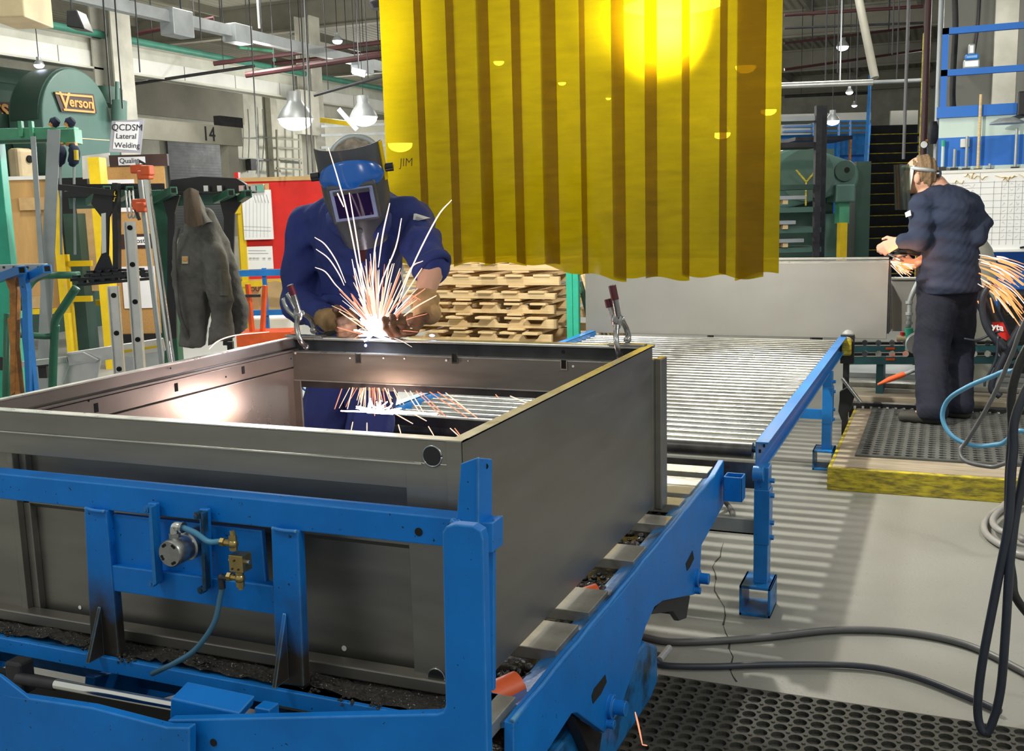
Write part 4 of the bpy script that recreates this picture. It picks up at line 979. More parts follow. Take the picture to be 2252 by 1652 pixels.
h1 = [e+Vector((.02, 0, .002)), py(430, 1172, YF-.055), py(458, 1191, YF-.052), qa+Vector((-.03, 0, .002))]
obj('air_hose', MB().tube(smoothpath(h1, 8), .006, 12), 'hoseblue', fx, smooth=True)
ql = py(487, 1270, YF-.05)
obj('swivel', MB().ball(ql, .0085, 10).cyl(ql, ql+Vector((.02, 0, 0)), .006, 8).cyl(ql-Vector((0, 0, .024)), ql, .0072, 10), 'dark', fx, smooth='auto')
h2 = [ql-Vector((0, 0, .022)), py(484, 1315, YF-.055), py(470, 1372, YF-.07), py(430, 1428, YF-.09), py(385, 1458, YF-.11), py(360, 1470, YF-.115), py(335, 1482, YF-.10)]
obj('air_hose', MB().tube(smoothpath(h2, 10), .0058, 12), 'hosebluedk', fx, smooth=True)
# small hole in top bar
q = py(921, 1170, YF); obj('bolt_hole', MB().cyl(q+Vector((0, -.001, 0)), q+Vector((0, .002, 0)), .0085, 16), 'hole', fx)
# ---- tray full of grime with its front lip
ZT = .605
_l0 = pz(-60, 1396, ZT); _l1 = pz(960, 1587, ZT)
obj('tray', MB().prism([_l0, _l1, Vector((-.83, _l1.y, ZT)), Vector((-.83, 1.86, ZT)), Vector((_l0.x, 1.86, ZT))], (0, 0, -.03)), 'bluedirty', fx)
obj('lip', MB().prism([pz(-60, 1392, ZT+.015), pz(960, 1583, ZT+.015), pz(960, 1583, ZT+.015)+Vector((0, .012, 0)), pz(-60, 1392, ZT+.015)+Vector((0, .012, 0))], (0, 0, -.036)), 'blue', fx, bevel=.002)
gr = MB(); RR = random.Random(5)
nx_, ny_ = 90, 22
for j in range(ny_+1):
    for i in range(nx_+1):
        x = BX0-.25+(1.38+.25)*i/nx_; t = j/ny_
        y0_ = pz(0, 1400, ZT).y+(pz(900, 1575, ZT).y-pz(0, 1400, ZT).y)*((x-BX0)/1.4)+.012; y = y0_+(1.83-y0_)*t
        gr.v.append(Vector((x, y, ZT+.003+RR.random()*.008+.012*max(0, math.sin(x*17+y*9))*RR.random())))
gr.f = [(j*(nx_+1)+i, j*(nx_+1)+i+1, (j+1)*(nx_+1)+i+1, (j+1)*(nx_+1)+i) for j in range(ny_) for i in range(nx_)]
g2 = obj('grinding_dust', gr, 'dirt', fx); g2['kind'] = 'stuff'
ch = MB()
for (x, y) in ((203, 1420), (190, 1427), (215, 1415), (280, 1445), (272, 1452), (295, 1455), (440, 1462), (455, 1468), (20, 1392), (8, 1396), (640, 1505), (690, 1525), (760, 1545), (830, 1560)):
    for k in range(9):
        q = pz(x+RR.uniform(-16, 16), y+RR.uniform(-6, 8), ZT+.01); ch.ball(q+Vector((0, 0, RR.random()*.012)), .003+.003*RR.random(), 5)
c2_ = obj('metal_crumbs', ch, 'dirt', fx); c2_['kind'] = 'stuff'
# ---- front plate: L-shaped, with upright arm
YP = 1.40
pp_ = [(972, 1172), (980, 1158), (1000, 1153), (1040, 1157), (1058, 1168), (1063, 1190), (1073, 1700), (370, 1700), (368, 1584), (960, 1571), (974, 1566), (979, 1552)]
obj('front_plate', MB().prism([py(x, y, YP) for x, y in pp_], (0, .022, 0)), 'blue', fx, bevel=.003)
q = py(470, 1633, YP); obj('bolt_hole', MB().cyl(q+Vector((0, -.002, 0)), q, .007, 16), 'hole', fx)
obj('left_plate', MB().prism([py(x, y, YP-.03) for x, y in [(-60, 1488), (20, 1530), (200, 1557), (365, 1600), (416, 1601), (416, 1720), (-60, 1720)]], (0, .02, 0)), 'blue', fx, bevel=.003)
obj('plate_return', MB().prism([py(x, y, YP-.03) for x, y in [(-60, 1462), (0, 1487), (68, 1540), (12, 1532), (-60, 1505)]], (0, .008, .0)), 'blue', fx, bevel=.002)
wg = [py(375, 1536, YP+.05), py(526, 1569, YP+.05), py(522, 1590, YP+.05), py(372, 1600, YP+.05)]
obj('stop_block', MB().prism(wg, (0, .05, .012)), 'blue', fx, bevel=.003)
obj('stop_block', MB().box(py(560, 1568, YP+.06)-Vector((0, 0, .02)), py(592, 1562, YP+.06)+Vector((0, .03, 0))), 'blue', fx, bevel=.002)
obj('ram_collar', MB().cyl(py(40, 1492, YP+.14), py(124, 1506, YP+.14), .0125, 16), 'dark', fx, smooth='auto')
obj('ram_rod', MB().cyl(py(122, 1505, YP+.14), py(420, 1560, YP+.13), .0115, 20), 'chrome', fx, smooth='auto')
obj('ram_clevis', MB().box(py(8, 1460, YP+.14)-Vector((0, 0, .07)), py(42, 1462, YP+.14)+Vector((0, .04, .0))), 'dark', fx, bevel=.006)
obj('under_tray_shade', MB().box((BX0-.4, YP+.24, .2), (-.9, YP+.26, .57)).box((BX0-.4, YP+.02, .2), (-.9, YP+.26, .22)), 'hole', fx)  # black sheets stand in for the shade in the gap below the tray
# ---- right corner upright and its bracket
obj('corner_upright', MB().prism([py(1062, 1160, 1.74), py(1086, 1150, 1.74), py(1086, 1520, 1.74), py(1074, 1520, 1.74)], (0, .012, 0)), 'blue', fx, bevel=.002)
obj('corner_upright', MB().box((-.862, 1.742, .60), (-.848, 1.80, 1.0)), 'bluedirty', fx, bevel=.002)
obj('socket', MB().prism([py(1036, 1150, 1.71), py(1084, 1150, 1.71), py(1084, 1216, 1.71), (py(1036, 1216, 1.71))], (0, .05, 0)), 'blue', fx, bevel=.002)
br_ = MB().prism([py(1013, 1020, 1.70), py(1052, 1006, 1.70), py(1052, 1150, 1.70), py(1003, 1150, 1.70)], (0, .006, 0))
br_.prism([py(1050, 1006, 1.70), py(1080, 1009, 1.76), py(1080, 1150, 1.76), py(1050, 1150, 1.70)], (.004, -.004, 0))
obj('corner_bracket', br_, 'blue', fx, bevel=.0015)
q = py(1066, 1024, 1.735); obj('bolt_hole', MB().cyl(q+Vector((.004, -.006, 0)), q+Vector((-.001, .002, 0)), .006, 12), 'hole', fx)
obj('weld_bead', MB().tube(smoothpath([py(996, 1146, 1.70), py(1004, 1152, 1.695), py(1012, 1149, 1.70)], 4), .007, 8), 'blue', fx, smooth=True)
# ---- side beam
XBm = -.76
prof = [(1130, 1590), (1130, 1720), (1180, 1690), (1258, 1570), (1270, 1568), (1330, 1612), (1362, 1568), (1385, 1500), (1420, 1380), (1440, 1335), (1458, 1322), (1528, 1308), (1538, 1296), (1543, 1200), (1592, 1110), (1592, 1012), (1570, 1050), (1448, 1199), (1367, 1305), (1243, 1447)]
obj('side_beam', MB().prism([px(x, y, XBm) for x, y in prof], (-.022, 0, 0)), 'blue', fx, bevel=.003)
a = px(1130, 1590, XBm); b = px(1571, 1050, XBm)
obj('beam_weld', MB().tube([a+(b-a)*t/24+Vector((-.003, 0, .004+.002*math.sin(t*2.2))) for t in range(25)], .0055, 8), 'blue', fx, smooth=True)
obj('top_ledge', MB().prism([a+Vector((-.02, 0, -.002)), b+Vector((-.02, 0, -.002)), b+Vector((-.07, 0, -.02)), a+Vector((-.07, 0, -.02))], (0, 0, -.012)), 'bluedirty', fx)
for sp_px in ([(1304, 1548), (1301, 1530), (1307, 1514), (1331, 1484), (1334, 1500), (1321, 1527)], [(1511, 1256), (1508, 1240), (1523, 1211), (1526, 1229), (1517, 1248)]):
    pts = [px(x, y, XBm+.0005) for x, y in sp_px]
    obj('slot', MB().prism(pts, (.0008, 0, 0)), 'hole', fx)
for (x, y) in ((1340, 1553), (1531, 1271)):
    q = px(x, y, XBm)
    bo = obj('pivot_bolt', MB().cyl(q, q+Vector((.012, 0, 0)), .03, 20).cyl(q+Vector((.01, 0, 0)), q+Vector((.045, 0, 0)), .019, 16), 'blue', fx, smooth='auto')
    obj('lock_tab', MB().cyl(q+Vector((0, -.02, -.038)), q+Vector((.02, -.02, -.038)), .012, 12), 'blue', bo, smooth='auto')
sockc = px(1600, 1070, -.735)
so = MB(); s_ = .034
x0s, y0s, z0s = sockc.x-.01, sockc.y-.03, sockc.z-.05
for (dx0, dx1, dy0, dy1) in ((0, .07, 0, .005), (0, .07, .065, .07), (0, .005, 0, .07), (.065, .07, 0, .07)):
    so.box((x0s+dx0, y0s+dy0, z0s), (x0s+dx1, y0s+dy1, z0s+.095))
obj('tube_socket', so, 'blue', fx, bevel=.002)
# ---- slats under the box, on the right
for (n0, f0, x0_, x1_) in ((1.70, 1.86, -1.3, -.79), (2.10, 2.26, -1.3, -.79), (2.34, 2.50, -1.3, -.79), (2.74, 2.88, -1.3, -.79), (3.10, 3.20, -1.3, -.79)):
    obj('rest_plate', MB().box((x0_, n0, .575), (x1_, f0, ZT)), 'plate', fx, bevel=.002)
for (y0, y1) in ((3.33, 3.42), (3.48, 3.58), (3.59, 3.70), (3.78, 3.88)):
    obj('rest_plate', MB().box((-1.5, y0, .575), (-.80, y1, ZT)), 'plate', fx, bevel=.002)
obj('inner_beam', MB().box((-1.32, 1.75, .42), (-1.30, 3.9, .60)), 'bluedirty', fx)
obj('tray_floor', MB().box((-1.32, 1.75, .5), (-.79, 3.9, .515)), 'grease', fx)
# greasy chain in the gaps
chn = MB()
for (y0, y1) in ((1.88, 2.09), (2.27, 2.33), (2.52, 2.73), (2.90, 3.09), (3.43, 3.47), (3.71, 3.77)):
    for k in range(int((y1-y0)*340)):
        chn.ball((RR.uniform(-.97, -.80), RR.uniform(y0, y1), .53+RR.random()*.05), RR.uniform(.008, .016), 7, (1, 1.2, .8))
cc_ = obj('greasy_chain', chn, 'grease', fx, smooth=True); cc_['kind'] = 'stuff'
obj('roller_wheel', MB().cyl((-.87, 1.90, .565), (-.825, 1.96, .575), .036, 20), 'orange', fx, smooth='auto')
obj('roller_wheel', MB().cyl((-.87, 2.51, .565), (-.83, 2.54, .575), .03, 20), 'orange', fx, smooth='auto')
obj('roller_shaft', MB().cyl((-.83, 1.93, .56), (-.80, 1.99, .56), .014, 12), 'plate', fx)
# left mirror beam + cross members, so the fixture stands from any side
obj('far_beam', MB().box((-2.36, 1.75, .40), (-2.34, 3.3, .60)), 'blue', fx, bevel=.003)
obj('cross_member', MB().box((-2.34, 3.05, .44), (-1.32, 3.10, .58)), 'bluedirty', fx)
obj('cross_member', MB().box((-2.34, 1.9, .44), (-1.32, 1.95, .58)), 'bluedirty', fx)
# lift scissor and base
for s in (-1.02, -1.9):
    obj('scissor_arm', MB().bar((s, 1.75, .12), (s, 3.2, .48), .03, .1), 'blue', fx, bevel=.004)
    obj('scissor_arm', MB().bar((s+.05, 3.2, .12), (s+.05, 1.75, .48), .03, .1), 'blue', fx, bevel=.004)
q = px(1500, 1335, -.80)
obj('link_pin', MB().cyl(q, q+Vector((-.2, 0, 0)), .03, 14), 'dark', fx, smooth='auto')
obj('link_plate', MB().prism([px(x, y, -.79) for x, y in [(1452, 1322), (1518, 1310), (1510, 1360), (1494, 1366), (1480, 1345), (1430, 1352)]], (-.02, 0, 0)), 'dark', fx, bevel=.003)
obj('link_plate', MB().prism([px(x, y, -.80) for x, y in [(1262, 1575), (1325, 1612), (1318, 1660), (1300, 1665)]], (-.03, 0, 0)), 'dark', fx, bevel=.003)
bzx = -.83
obj('base_box', MB().prism([px(x, y, bzx) for x, y in [(1420, 1410), (1447, 1420), (1447, 1500), (1432, 1540), (1330, 1700), (1180, 1700)]], (-.45, 0, 0)), 'bluedirty', fx, bevel=.012)
obj('base_frame', MB().box((-2.3, 1.45, .0), (-.95, 3.1, .09)), 'dark', fx, bevel=.01)
# ---------------------------------------------------------------- welding clamps on the far rim
def clamp(name, label, pts, up, jaw):
    t = thing(name, label, 'clamp', pts['pivot'])
    P_ = {k: v for k, v in pts.items()}
    obj('handle', MB().tube(smoothpath(P_['h1'], 6), [.009]*2+[.011]*(len(smoothpath(P_['h1'], 6))-2), 10), 'toolsteel', t, smooth=True)
    obj('handle', MB().tube(smoothpath(P_['h2'], 6), .009, 10), 'toolsteel', t, smooth=True)
    for k in ('g1', 'g2'):
        if k in P_: obj('grip', MB().tube(P_[k], .0125, 12), 'maroon', t, smooth='auto')
    obj('body', MB().ball(P_['pivot'], .02, 12, (1, .6, 1.5)).cyl(P_['pivot']+Vector((0, -.016, .004)), P_['pivot']+Vector((0, .016, .004)), .008, 10), 'toolsteel', t, smooth='auto')
    obj('jaw', MB().tube(smoothpath(P_['j1'], 7), .0095, 10).ball(P_['j1'][-1], .013, 10), 'toolsteel', t, smooth=True)
    obj('jaw', MB().tube(smoothpath(P_['j2'], 7), .0095, 10).ball(P_['j2'][-1], .014, 10), 'toolsteel', t, smooth=True)
    return t
Yc = BY1
clamp('locking_clamp', 'steel locking C-clamp gripping the left corner of the far rim, handles up', dict(
    pivot=py(655, 692, Yc-.02),
    h1=[py(638, 626, Yc-.04), py(648, 655, Yc-.03), py(658, 690, Yc-.02)], h2=[py(622, 656, Yc-.02), py(632, 680, Yc-.02), py(654, 700, Yc-.02)], g1=[py(638, 627, Yc-.04), py(646, 648, Yc-.032)],
    j1=[py(654, 695, Yc-.03), py(653, 722, Yc-.07), py(661, 750, Yc-.08), py(673, 762, Yc-.03)], j2=[py(664, 688, Yc+.01), py(682, 700, Yc+.05), py(691, 722, Yc+.06), py(690, 727, Yc+.05)]), 1, 1)
obj('handle', MB().tube(smoothpath([py(631, 646, Yc+.0), py(640, 662, Yc), py(655, 690, Yc-.01)], 5), .008, 10), 'toolsteel', bpy.data.objects['locking_clamp'], smooth=True)
clamp('locking_clamp', 'steel locking C-clamp with maroon grips at the right corner of the far rim', dict(
    pivot=py(1357, 705, Yc-.02),
    h1=[py(1346, 626, Yc-.03), py(1352, 655, Yc-.03), py(1360, 700, Yc-.02)], h2=[py(1337, 657, Yc-.01), py(1343, 680, Yc-.01), py(1356, 712, Yc-.02)],
    g1=[py(1346, 628, Yc-.03), py(1353, 660, Yc-.03)], g2=[py(1337, 658, Yc-.01), py(1341, 676, Yc-.01)],
    j1=[py(1356, 715, Yc-.03), py(1355, 745, Yc-.07), py(1360, 775, Yc-.07), py(1364, 784, Yc-.03)], j2=[py(1366, 700, Yc+.01), py(1377, 722, Yc+.05), py(1382, 740, Yc+.06), py(1380, 747, Yc+.05)]), 1, 1)
solo('backing_bar', MB().box((py(632, 735, Yc).x, Yc-.02, BZ1+.001), (py(712, 735, Yc).x, Yc+.02, BZ1+.008)), 'toolsteel', 'short flat steel bar under the left locking clamp', 'bar', bevel=.001)
solo('backing_bar', MB().box((py(1340, 752, Yc).x, Yc-.02, BZ1+.001), (py(1420, 752, Yc).x, Yc+.02, BZ1+.007)), 'toolsteel', 'short flat steel bar under the right locking clamp', 'bar', bevel=.001)
# ================================================================ roller conveyor
CX0, CX1, CY0, CY1, CZ = -2.42, -.66, 4.0, 7.42, .66
cv = thing('roller_conveyor', 'blue-framed gravity roller conveyor with bright steel rollers behind the fixture', 'conveyor', ((CX0+CX1)/2, (CY0+CY1)/2, 0))
for x, s in ((CX1, 1), (CX0, -1)):
    r_ = MB().box((x, CY0, CZ-.075), (x+.006*s, CY1, CZ+.025)).box((x, CY0, CZ+.018), (x+.05*s, CY1, CZ+.026)).box((x, CY0, CZ-.08), (x+.04*s, CY1, CZ-.073))
    obj('side_rail', r_, 'blueconv', cv, bevel=.0015)
n = 34
for i in range(n):
    y = CY0+.06+i*.1
    ro = obj('roller', MB().cyl((CX0+.02, y, CZ-.025), (CX1-.02, y, CZ-.025), .027 if i else .033, 14), 'roller' if i else 'rollerdark', cv, smooth='auto')
    obj('axle', MB().cyl((CX1-.03, y, CZ-.025), (CX1+.012, y, CZ-.025), .008, 6), 'dark', ro)
obj('end_plate', MB().box((CX0, CY0-.01, CZ-.16), (CX1, CY0, CZ-.06)), 'rollerdark', cv)
_e0 = py(735, 903, 3.93); _e1 = py(1100, 929, 3.93)
eb_ = obj('end_beam', MB().prism([_e0, _e1, _e1-Vector((0, 0, .045)), _e0-Vector((0, 0, .045))], (0, .03, 0)), 'dark', cv, bevel=.002)
obj('brace', MB().bar(py(663, 852, 3.9), py(735, 908, 3.93), .008), 'blueconv', cv)
for _x in (_e0.x+.02, _e1.x-.05): obj('end_post', MB().box((_x, 3.93, 0), (_x+.03, 3.96, _e0.z-.045)), 'bluedirty', cv)
def leg(x, y, s, foot=True):
    g_ = obj('leg', MB().box((x, y, .12), (x+.055*s, y+.075, CZ-.07)), 'blueconv', cv, bevel=.003)
    obj('leg_bracket', MB().box((x+.0*s, y-.004, .28), (x+.06*s, y+.079, .50)), 'blueconv', g_, bevel=.002)
    for z in (.30, .36, .47, .53): obj('bolt', MB().cyl((x+.055*s, y+.04, z), (x+.072*s, y+.04, z), .011, 6), 'blueconv', g_)
    ft = MB()
    for (a, b) in (((-.045, 0), (.075, .012)), ((-.045, .11), (.075, .122)), ((-.045, 0), (-.035, .122)), ((.065, 0), (.075, .122))):
        ft.box((x+a[0]*s, y-.05, a[1]), (x+b[0]*s, y+.12, b[1]))
    obj('foot', ft, 'bluedirty', g_, bevel=.002)
lx = px(1678, 1100, -.66).y
leg(CX1, 3.98, 1); leg(CX1, 6.38, 1); leg(CX0, 4.05, -1); leg(CX0, 6.38, -1)
obj('crossbar', MB().box((CX0, 4.03, .30), (CX1, 4.05, .36)).box((CX0, 4.03, .30), (CX1, 4.07, .306)), 'galv', cv)
obj('crossbar', MB().box((CX0, 6.40, .30), (CX1, 6.42, .36)), 'blueconv', cv)
obj('bearing', MB().cyl((CX1+.0, 3.96, CZ-.09), (CX1+.04, 3.96, CZ-.09), .03, 14), 'blueconv', cv, smooth='auto')
# yellow capped roller head at the far right end
hd = thing('drive_roller_head', 'yellow-capped drive roller head at the far right end of the blue conveyor', 'roller', (CX1+.06, CY1+.1, .6))
obj('housing', MB().cyl((CX1+.05, CY1-.05, .64), (CX1+.05, CY1+.16, .72), .045, 16), 'galv', hd, smooth='auto')
obj('cap', MB().box((CX1+.02, CY1-.1, .56), (CX1+.085, CY1-.06, .68)), 'yellowdirty', hd, bevel=.012)
obj('frame', MB().box((CX1+.01, CY1-.055, .5), (CX1+.1, CY1-.02, .7)), 'black', hd, bevel=.004)
obj('stand', MB().box((CX1+.03, CY1-.05, 0), (CX1+.07, CY1-.02, .5)), 'black', hd)
# ---------------------------------------------------------------- grey cabinet panels standing on the conveyor end
zt_ = py(1660, 578, 7.46).z
pn = thing('cabinet_panel', 'wide grey flat cabinet panel standing upright on the end of the roller conveyor', 'panel', (-1.3, 7.46, CZ))
pa = py(1372, 700, 7.46).x-.3; pb = py(1951, 700, 7.46).x
obj('face', MB().box((pa, 7.46, CZ+.003), (pb, 7.475, zt_)), 'panel', pn, bevel=.003)
obj('top_edge', MB().box((pa, 7.458, zt_), (pb-.0, 7.50, zt_+.012)).box((pa, 7.44, zt_+.02), (pb+.0, 7.47, zt_+.034)), 'steeledge', pn)
obj('frame_side', MB().box((pb, 7.47, CZ+.04), (pb+.012, 7.6, zt_+.01)), 'dark', pn)
pn2 = thing('cabinet_panel', 'second grey cabinet panel mostly behind the grinding worker', 'panel', (.0, 8.3, .62))
za = py(1960, 614, 8.3).z
obj('face', MB().box((py(1957, 680, 8.3).x, 8.3, .62), (py(2052, 680, 8.3).x+.3, 8.32, za)), 'panel', pn2, bevel=.003)
obj('top_edge', MB().box((py(1957, 680, 8.3).x, 8.27, za), (py(2052, 680, 8.3).x+.3, 8.33, za+.014)), 'steeledge', pn2)
obj('side_flange', MB().prism([py(1957, 622, 8.29), py(1960, 720, 8.29), py(1951, 735, 8.1), py(1951, 630, 8.1)], (.01, 0, 0)), 'steeledge', pn2)
# ---------------------------------------------------------------- skate-wheel conveyor behind the platform, planks and tools
sk = thing('skate_wheel_rails', 'pair of dark teal skate-wheel rails with orange stickers behind the grinding worker', 'conveyor', (.5, 8.5, 0))
def bandY(mb, x0, y0, x1, y1, Y, t): return mb.prism([py(x0, y0, Y), py(x1, y0+(x1-x0)*-.005, Y), py(x1, y1+(x1-x0)*-.005, Y), py(x0, y1, Y)], (0, t, 0))
tealdk = mat('dark_teal_paint', (.03, .12, .14), .45, 0, .15, 6)
for y0, y1, Y in ((762, 776, 8.3), (786, 802, 7.95)):
    r1 = obj('rail', bandY(MB(), 1858, y0, 2300, y1, Y, .04), tealdk, sk)
    obj('black_strip', bandY(MB(), 1858, y0-9, 2300, y0-3, Y, .05), 'black', r1)
    obj('sticker', bandY(MB(), 1948, y0+2, 1968, y0+7, Y-.003, .002), 'orange', r1)
    for k in range(14):
        c = py(1872+30*k, y0-8, Y+.01); obj('wheel', MB().cyl(c-Vector((0, .012, 0)), c+Vector((0, .012, 0)), .022, 12), 'chrome', sk, smooth='auto')
obj('leg', MB().box((.9, 8.0, 0), (.95, 8.3, .45)), tealdk, sk); obj('leg', MB().box((-.45, 8.0, 0), (-.4, 8.3, .45)), tealdk, sk)
Yk = 8.3
def slab(x0, y0, x1, y1, z, t, m, name, label, cat, dx=0, bev=.003):
    a = pz(x0, y0, z); b = pz(x1, y0, z); c = pz(x1, y1, z); d = pz(x0, y1, z)
    ya = (a.y+b.y)/2; yd = (c.y+d.y)/2
    return solo(name, MB().box((min(a.x, d.x), yd, z-t), (max(b.x, c.x), ya, z)), m, label, cat, bevel=bev)
slab(1868, 805, 2300, 826, .26, .04, 'galv', 'steel_strip', 'flat grey steel strip lying behind the wooden plank', 'strip')
slab(1868, 826, 2300, 848, .22, .04, 'plate', 'steel_strip', 'dull steel strip nearer than the flat grey one, behind the plank', 'strip')
slab(1862, 860, 2300, 880, .19, .05, 'woodgrey', 'timber_plank', 'pale timber plank behind the rubber mat platform', 'plank')
pr_ = thing('perforated_rail', 'black perforated steel rail along the back of the wooden platform', 'rail', pz(2000, 890, .19))
a = pz(1868, 884, .17); b = pz(2300, 887, .17)
obj('rail', MB().box((a.x, a.y-.02, .06), (b.x, a.y+.05, .17)), 'black', pr_, bevel=.003)
for k in range(26):
    c = Vector((a.x+.04+k*.055, a.y-.021, .135)); obj('hole', MB().box(c+Vector((-.008, 0, -.012)), c+Vector((.008, .001, .012))), 'inkgrey', pr_)
ob = thing('steel_rod_tool', 'steel bar with a bright orange dipped end lying behind the worker', 'tool', pz(1990, 820, .25))
obj('bar', MB().cyl(py(1985, 825, 7.4), py(2062, 795, 7.6), .013, 10), 'galv', ob, smooth='auto')
obj('orange_end', MB().tube([py(1930, 846, 7.3), py(1955, 835, 7.34), py(1988, 823, 7.4)], [.006, .018, .018], 10), 'orange', ob, smooth='auto')
lv = thing('foot_lever', 'black foot lever with a grey handle beside the blue conveyor leg', 'lever', py(1862, 890, 6.9))
obj('body', MB().prism([py(x, y, 6.9) for x, y in [(1846, 880), (1846, 862), (1868, 850), (1880, 870), (1868, 905), (1850, 925), (1843, 905)]], (0, .05, 0)), 'black', lv, bevel=.004)
obj('handle', MB().cyl(py(1852, 832, 6.88), py(1893, 885, 6.86), .012, 10), 'toolsteel', lv, smooth='auto')
# green pump column with pipe, motor and valve
pm = thing('coolant_pump', 'green pump body with grey elbow pipe and cream valve left of the worker', 'pump', py(2000, 775, 8.0))
obj('body', MB().cyl(py(2001, 800, 8.05), py(1999, 722, 8.05), .03, 14), 'teal', pm, smooth='auto')
obj('riser', MB().tube(smoothpath([py(1998, 722, 8.1), py(2000, 680, 8.1), py(2001, 660, 8.1), py(2012, 635, 8.1), py(2022, 615, 8.1)], 5), .018, 10), 'galv', pm, smooth=True)
for y in (690, 710, 665): obj('coupling', MB().cyl(py(1999, y+3, 8.1), py(1999.4, y-3, 8.1), .026, 10), 'galv', pm, smooth='auto')
obj('motor', MB().lathe(py(2018, 758, 7.95), [(0, 0), (.075, 0), (.085, .02), (.085, .1), (0, .11)], (0, 1, 0), 24), 'galv', pm, smooth='auto')
obj('valve', MB().cyl(py(1972, 745, 8.05), py(1994, 744, 8.05), .022, 10), 'cream', pm, smooth='auto')
obj('tap', MB().cyl(py(1985, 737, 8.05), py(1985, 731, 8.05), .018, 8), 'red', pm)
obj('bracket', MB().prism([py(x, y, 8.0) for x, y in [(1990, 768), (2030, 785), (2032, 810), (1995, 790)]], (0, .04, 0)), 'offwhite', pm)
# dark welding gear with the red badge at far right
wg_ = thing('gas_cylinder', 'tall dull gas cylinder behind the grinding sparks at the right edge', 'gas cylinder', py(2145, 830, 8.3))
obj('shell', MB().lathe(Vector((py(2150, 700, 8.6).x, 8.6, 0)), [(0, 0), (.11, 0), (.115, .05), (.115, 1.1), (.08, 1.22), (.04, 1.28), (.03, 1.34), (0, 1.35)], n=24), 'concrete', wg_, smooth='auto')
hb = thing('extraction_hose', 'slanting dark hose cover with a red lettered badge behind the grinding sparks', 'hose', py(2190, 760, 8.0))
obj('cover', MB().tube(smoothpath([py(2150, 640, 8.0), py(2178, 690, 7.9), py(2205, 745, 7.8), py(2225, 790, 7.8)], 6), .06, 12), 'dark', hb, smooth=True)
bd = obj('badge', MB().prism([py(x, y, 7.7) for x, y in [(2182, 709), (2206, 709), (2222, 742), (2213, 749), (2200, 741), (2184, 722)]], (0, .012, 0)), 'red', hb)
obj('lettering', text_mb('yta', .062, py(2194, 720, 7.69), (1, 0, -.15), (0, 0, 1), .002, .002), 'paper', bd)
dm_ = solo('welder_cabinet', MB().box((py(2195, 700, 8.9).x, 8.75, 0), (py(2330, 700, 8.9).x, 9.1, py(2210, 640, 8.9).z)), 'dark', 'dark welding power cabinet with faint chalk marks behind the sparks', 'machine', bevel=.02)
cm = MB()
for x, y in ((2204, 672), (2206, 688)): scrawl(cm, py(x, y, 8.745), .09, .05, 5, R_, .006)
obj('chalk_marks', cm, 'yellowdirty', dm_)
solo('wall_rack_base', MB().box((py(2160, 600, 9.35).x, 9.3, 0), (3, 9.45, .5)), 'dark', 'dark base channel under the whiteboard wall', 'base')
hz = [[(2252, 700), (2210, 780), (2180, 850), (2200, 872)], [(2120, 745), (2150, 748), (2180, 735), (2200, 728)], [(2180, 620), (2160, 660), (2170, 720), (2210, 770)], [(2195, 740), (2190, 790), (2168, 835), (2165, 850)]]
for i, pts in enumerate(hz):
    solo('cable', MB().tube(smoothpath([py(x, y, 7.6-.05*i) for x, y in pts], 8), .022 if i in (0, 2) else .008, 8), 'hosedk', ['thick dark cable curving down beside the red badge to the right edge', 'thin dark cable running level behind the worker\'s knee', 'thick dark cable sagging behind the grinding sparks', 'thin dark wire dropping from the red badge'][i], 'cable', smooth=True)
# ---------------------------------------------------------------- platform with rubber mat
z1 = .13; PX0 = -.555; PYn, PYf = 5.9, 7.95
pl = thing('work_platform', 'low plywood work platform with a worn yellow front edge under the grinding worker', 'platform', (.6, 6.8, 0))
obj('deck', MB().box((PX0, PYn+.04, .02), (2.2, PYf, z1)), 'woodgrey', pl, bevel=.004)
obj('front_board', MB().box((PX0-.005, PYn, .0), (2.2, PYn+.04, z1-.003)), 'yellowdirty', pl, bevel=.004)
obj('side_board', MB().box((PX0-.02, PYn, .0), (PX0, PYf, z1-.003)), 'yellowdirty', pl, bevel=.003)
mx0, my0, mx1, my1 = -.43, 6.22, 1.5, 7.75
def holemat(mb, x0, y0, x1, y1, z, pitch, r, th, n=10, stag=True):
    nx = int((x1-x0)/pitch); ny = int((y1-y0)/pitch)
    for j in range(ny):
        for i in range(nx):
            cx_ = x0+pitch*(i+.5); cy_ = y0+pitch*(j+.5); h = pitch/2
            top = len(mb.v)
            # outer square points and ring, n multiple of 4
            for zz_ in (z+th, z):
                for k in range(n):
                    a = 2*math.pi*k/n+math.pi/4; c, s = math.cos(a), math.sin(a); m_ = max(abs(c), abs(s))
                    mb.v.append(Vector((cx_+h*c/m_, cy_+h*s/m_, zz_)))
                for k in range(n):
                    a = 2*math.pi*k/n+math.pi/4; mb.v.append(Vector((cx_+r*math.cos(a), cy_+r*math.sin(a), zz_)))
            for k in range(n):
                k2 = (k+1) % n
                mb.f.append((top+k, top+k2, top+n+k2, top+n+k))
                mb.f.append((top+n+k, top+n+k2, top+3*n+k2, top+3*n+k))
    return nx, ny
mt = MB(); mt.v = []
nx, ny = holemat(mt, mx0, my0, mx1, my1, z1+.001, .06, .023, .012, 8)
e_ = .012
mt.box((mx0-.02, my0-.02, z1+.001), (mx0+nx*.06+.02, my0, z1+.012)).box((mx0-.02, my0, z1+.001), (mx0, my0+ny*.06, z1+.012)).box((mx0, my0, z1+.0005), (mx0+nx*.06, my0+ny*.06, z1+.0015))
solo('rubber_mat', mt, 'matgrey', 'ribbed grey rubber mat on the platform under the grinding worker', 'mat')
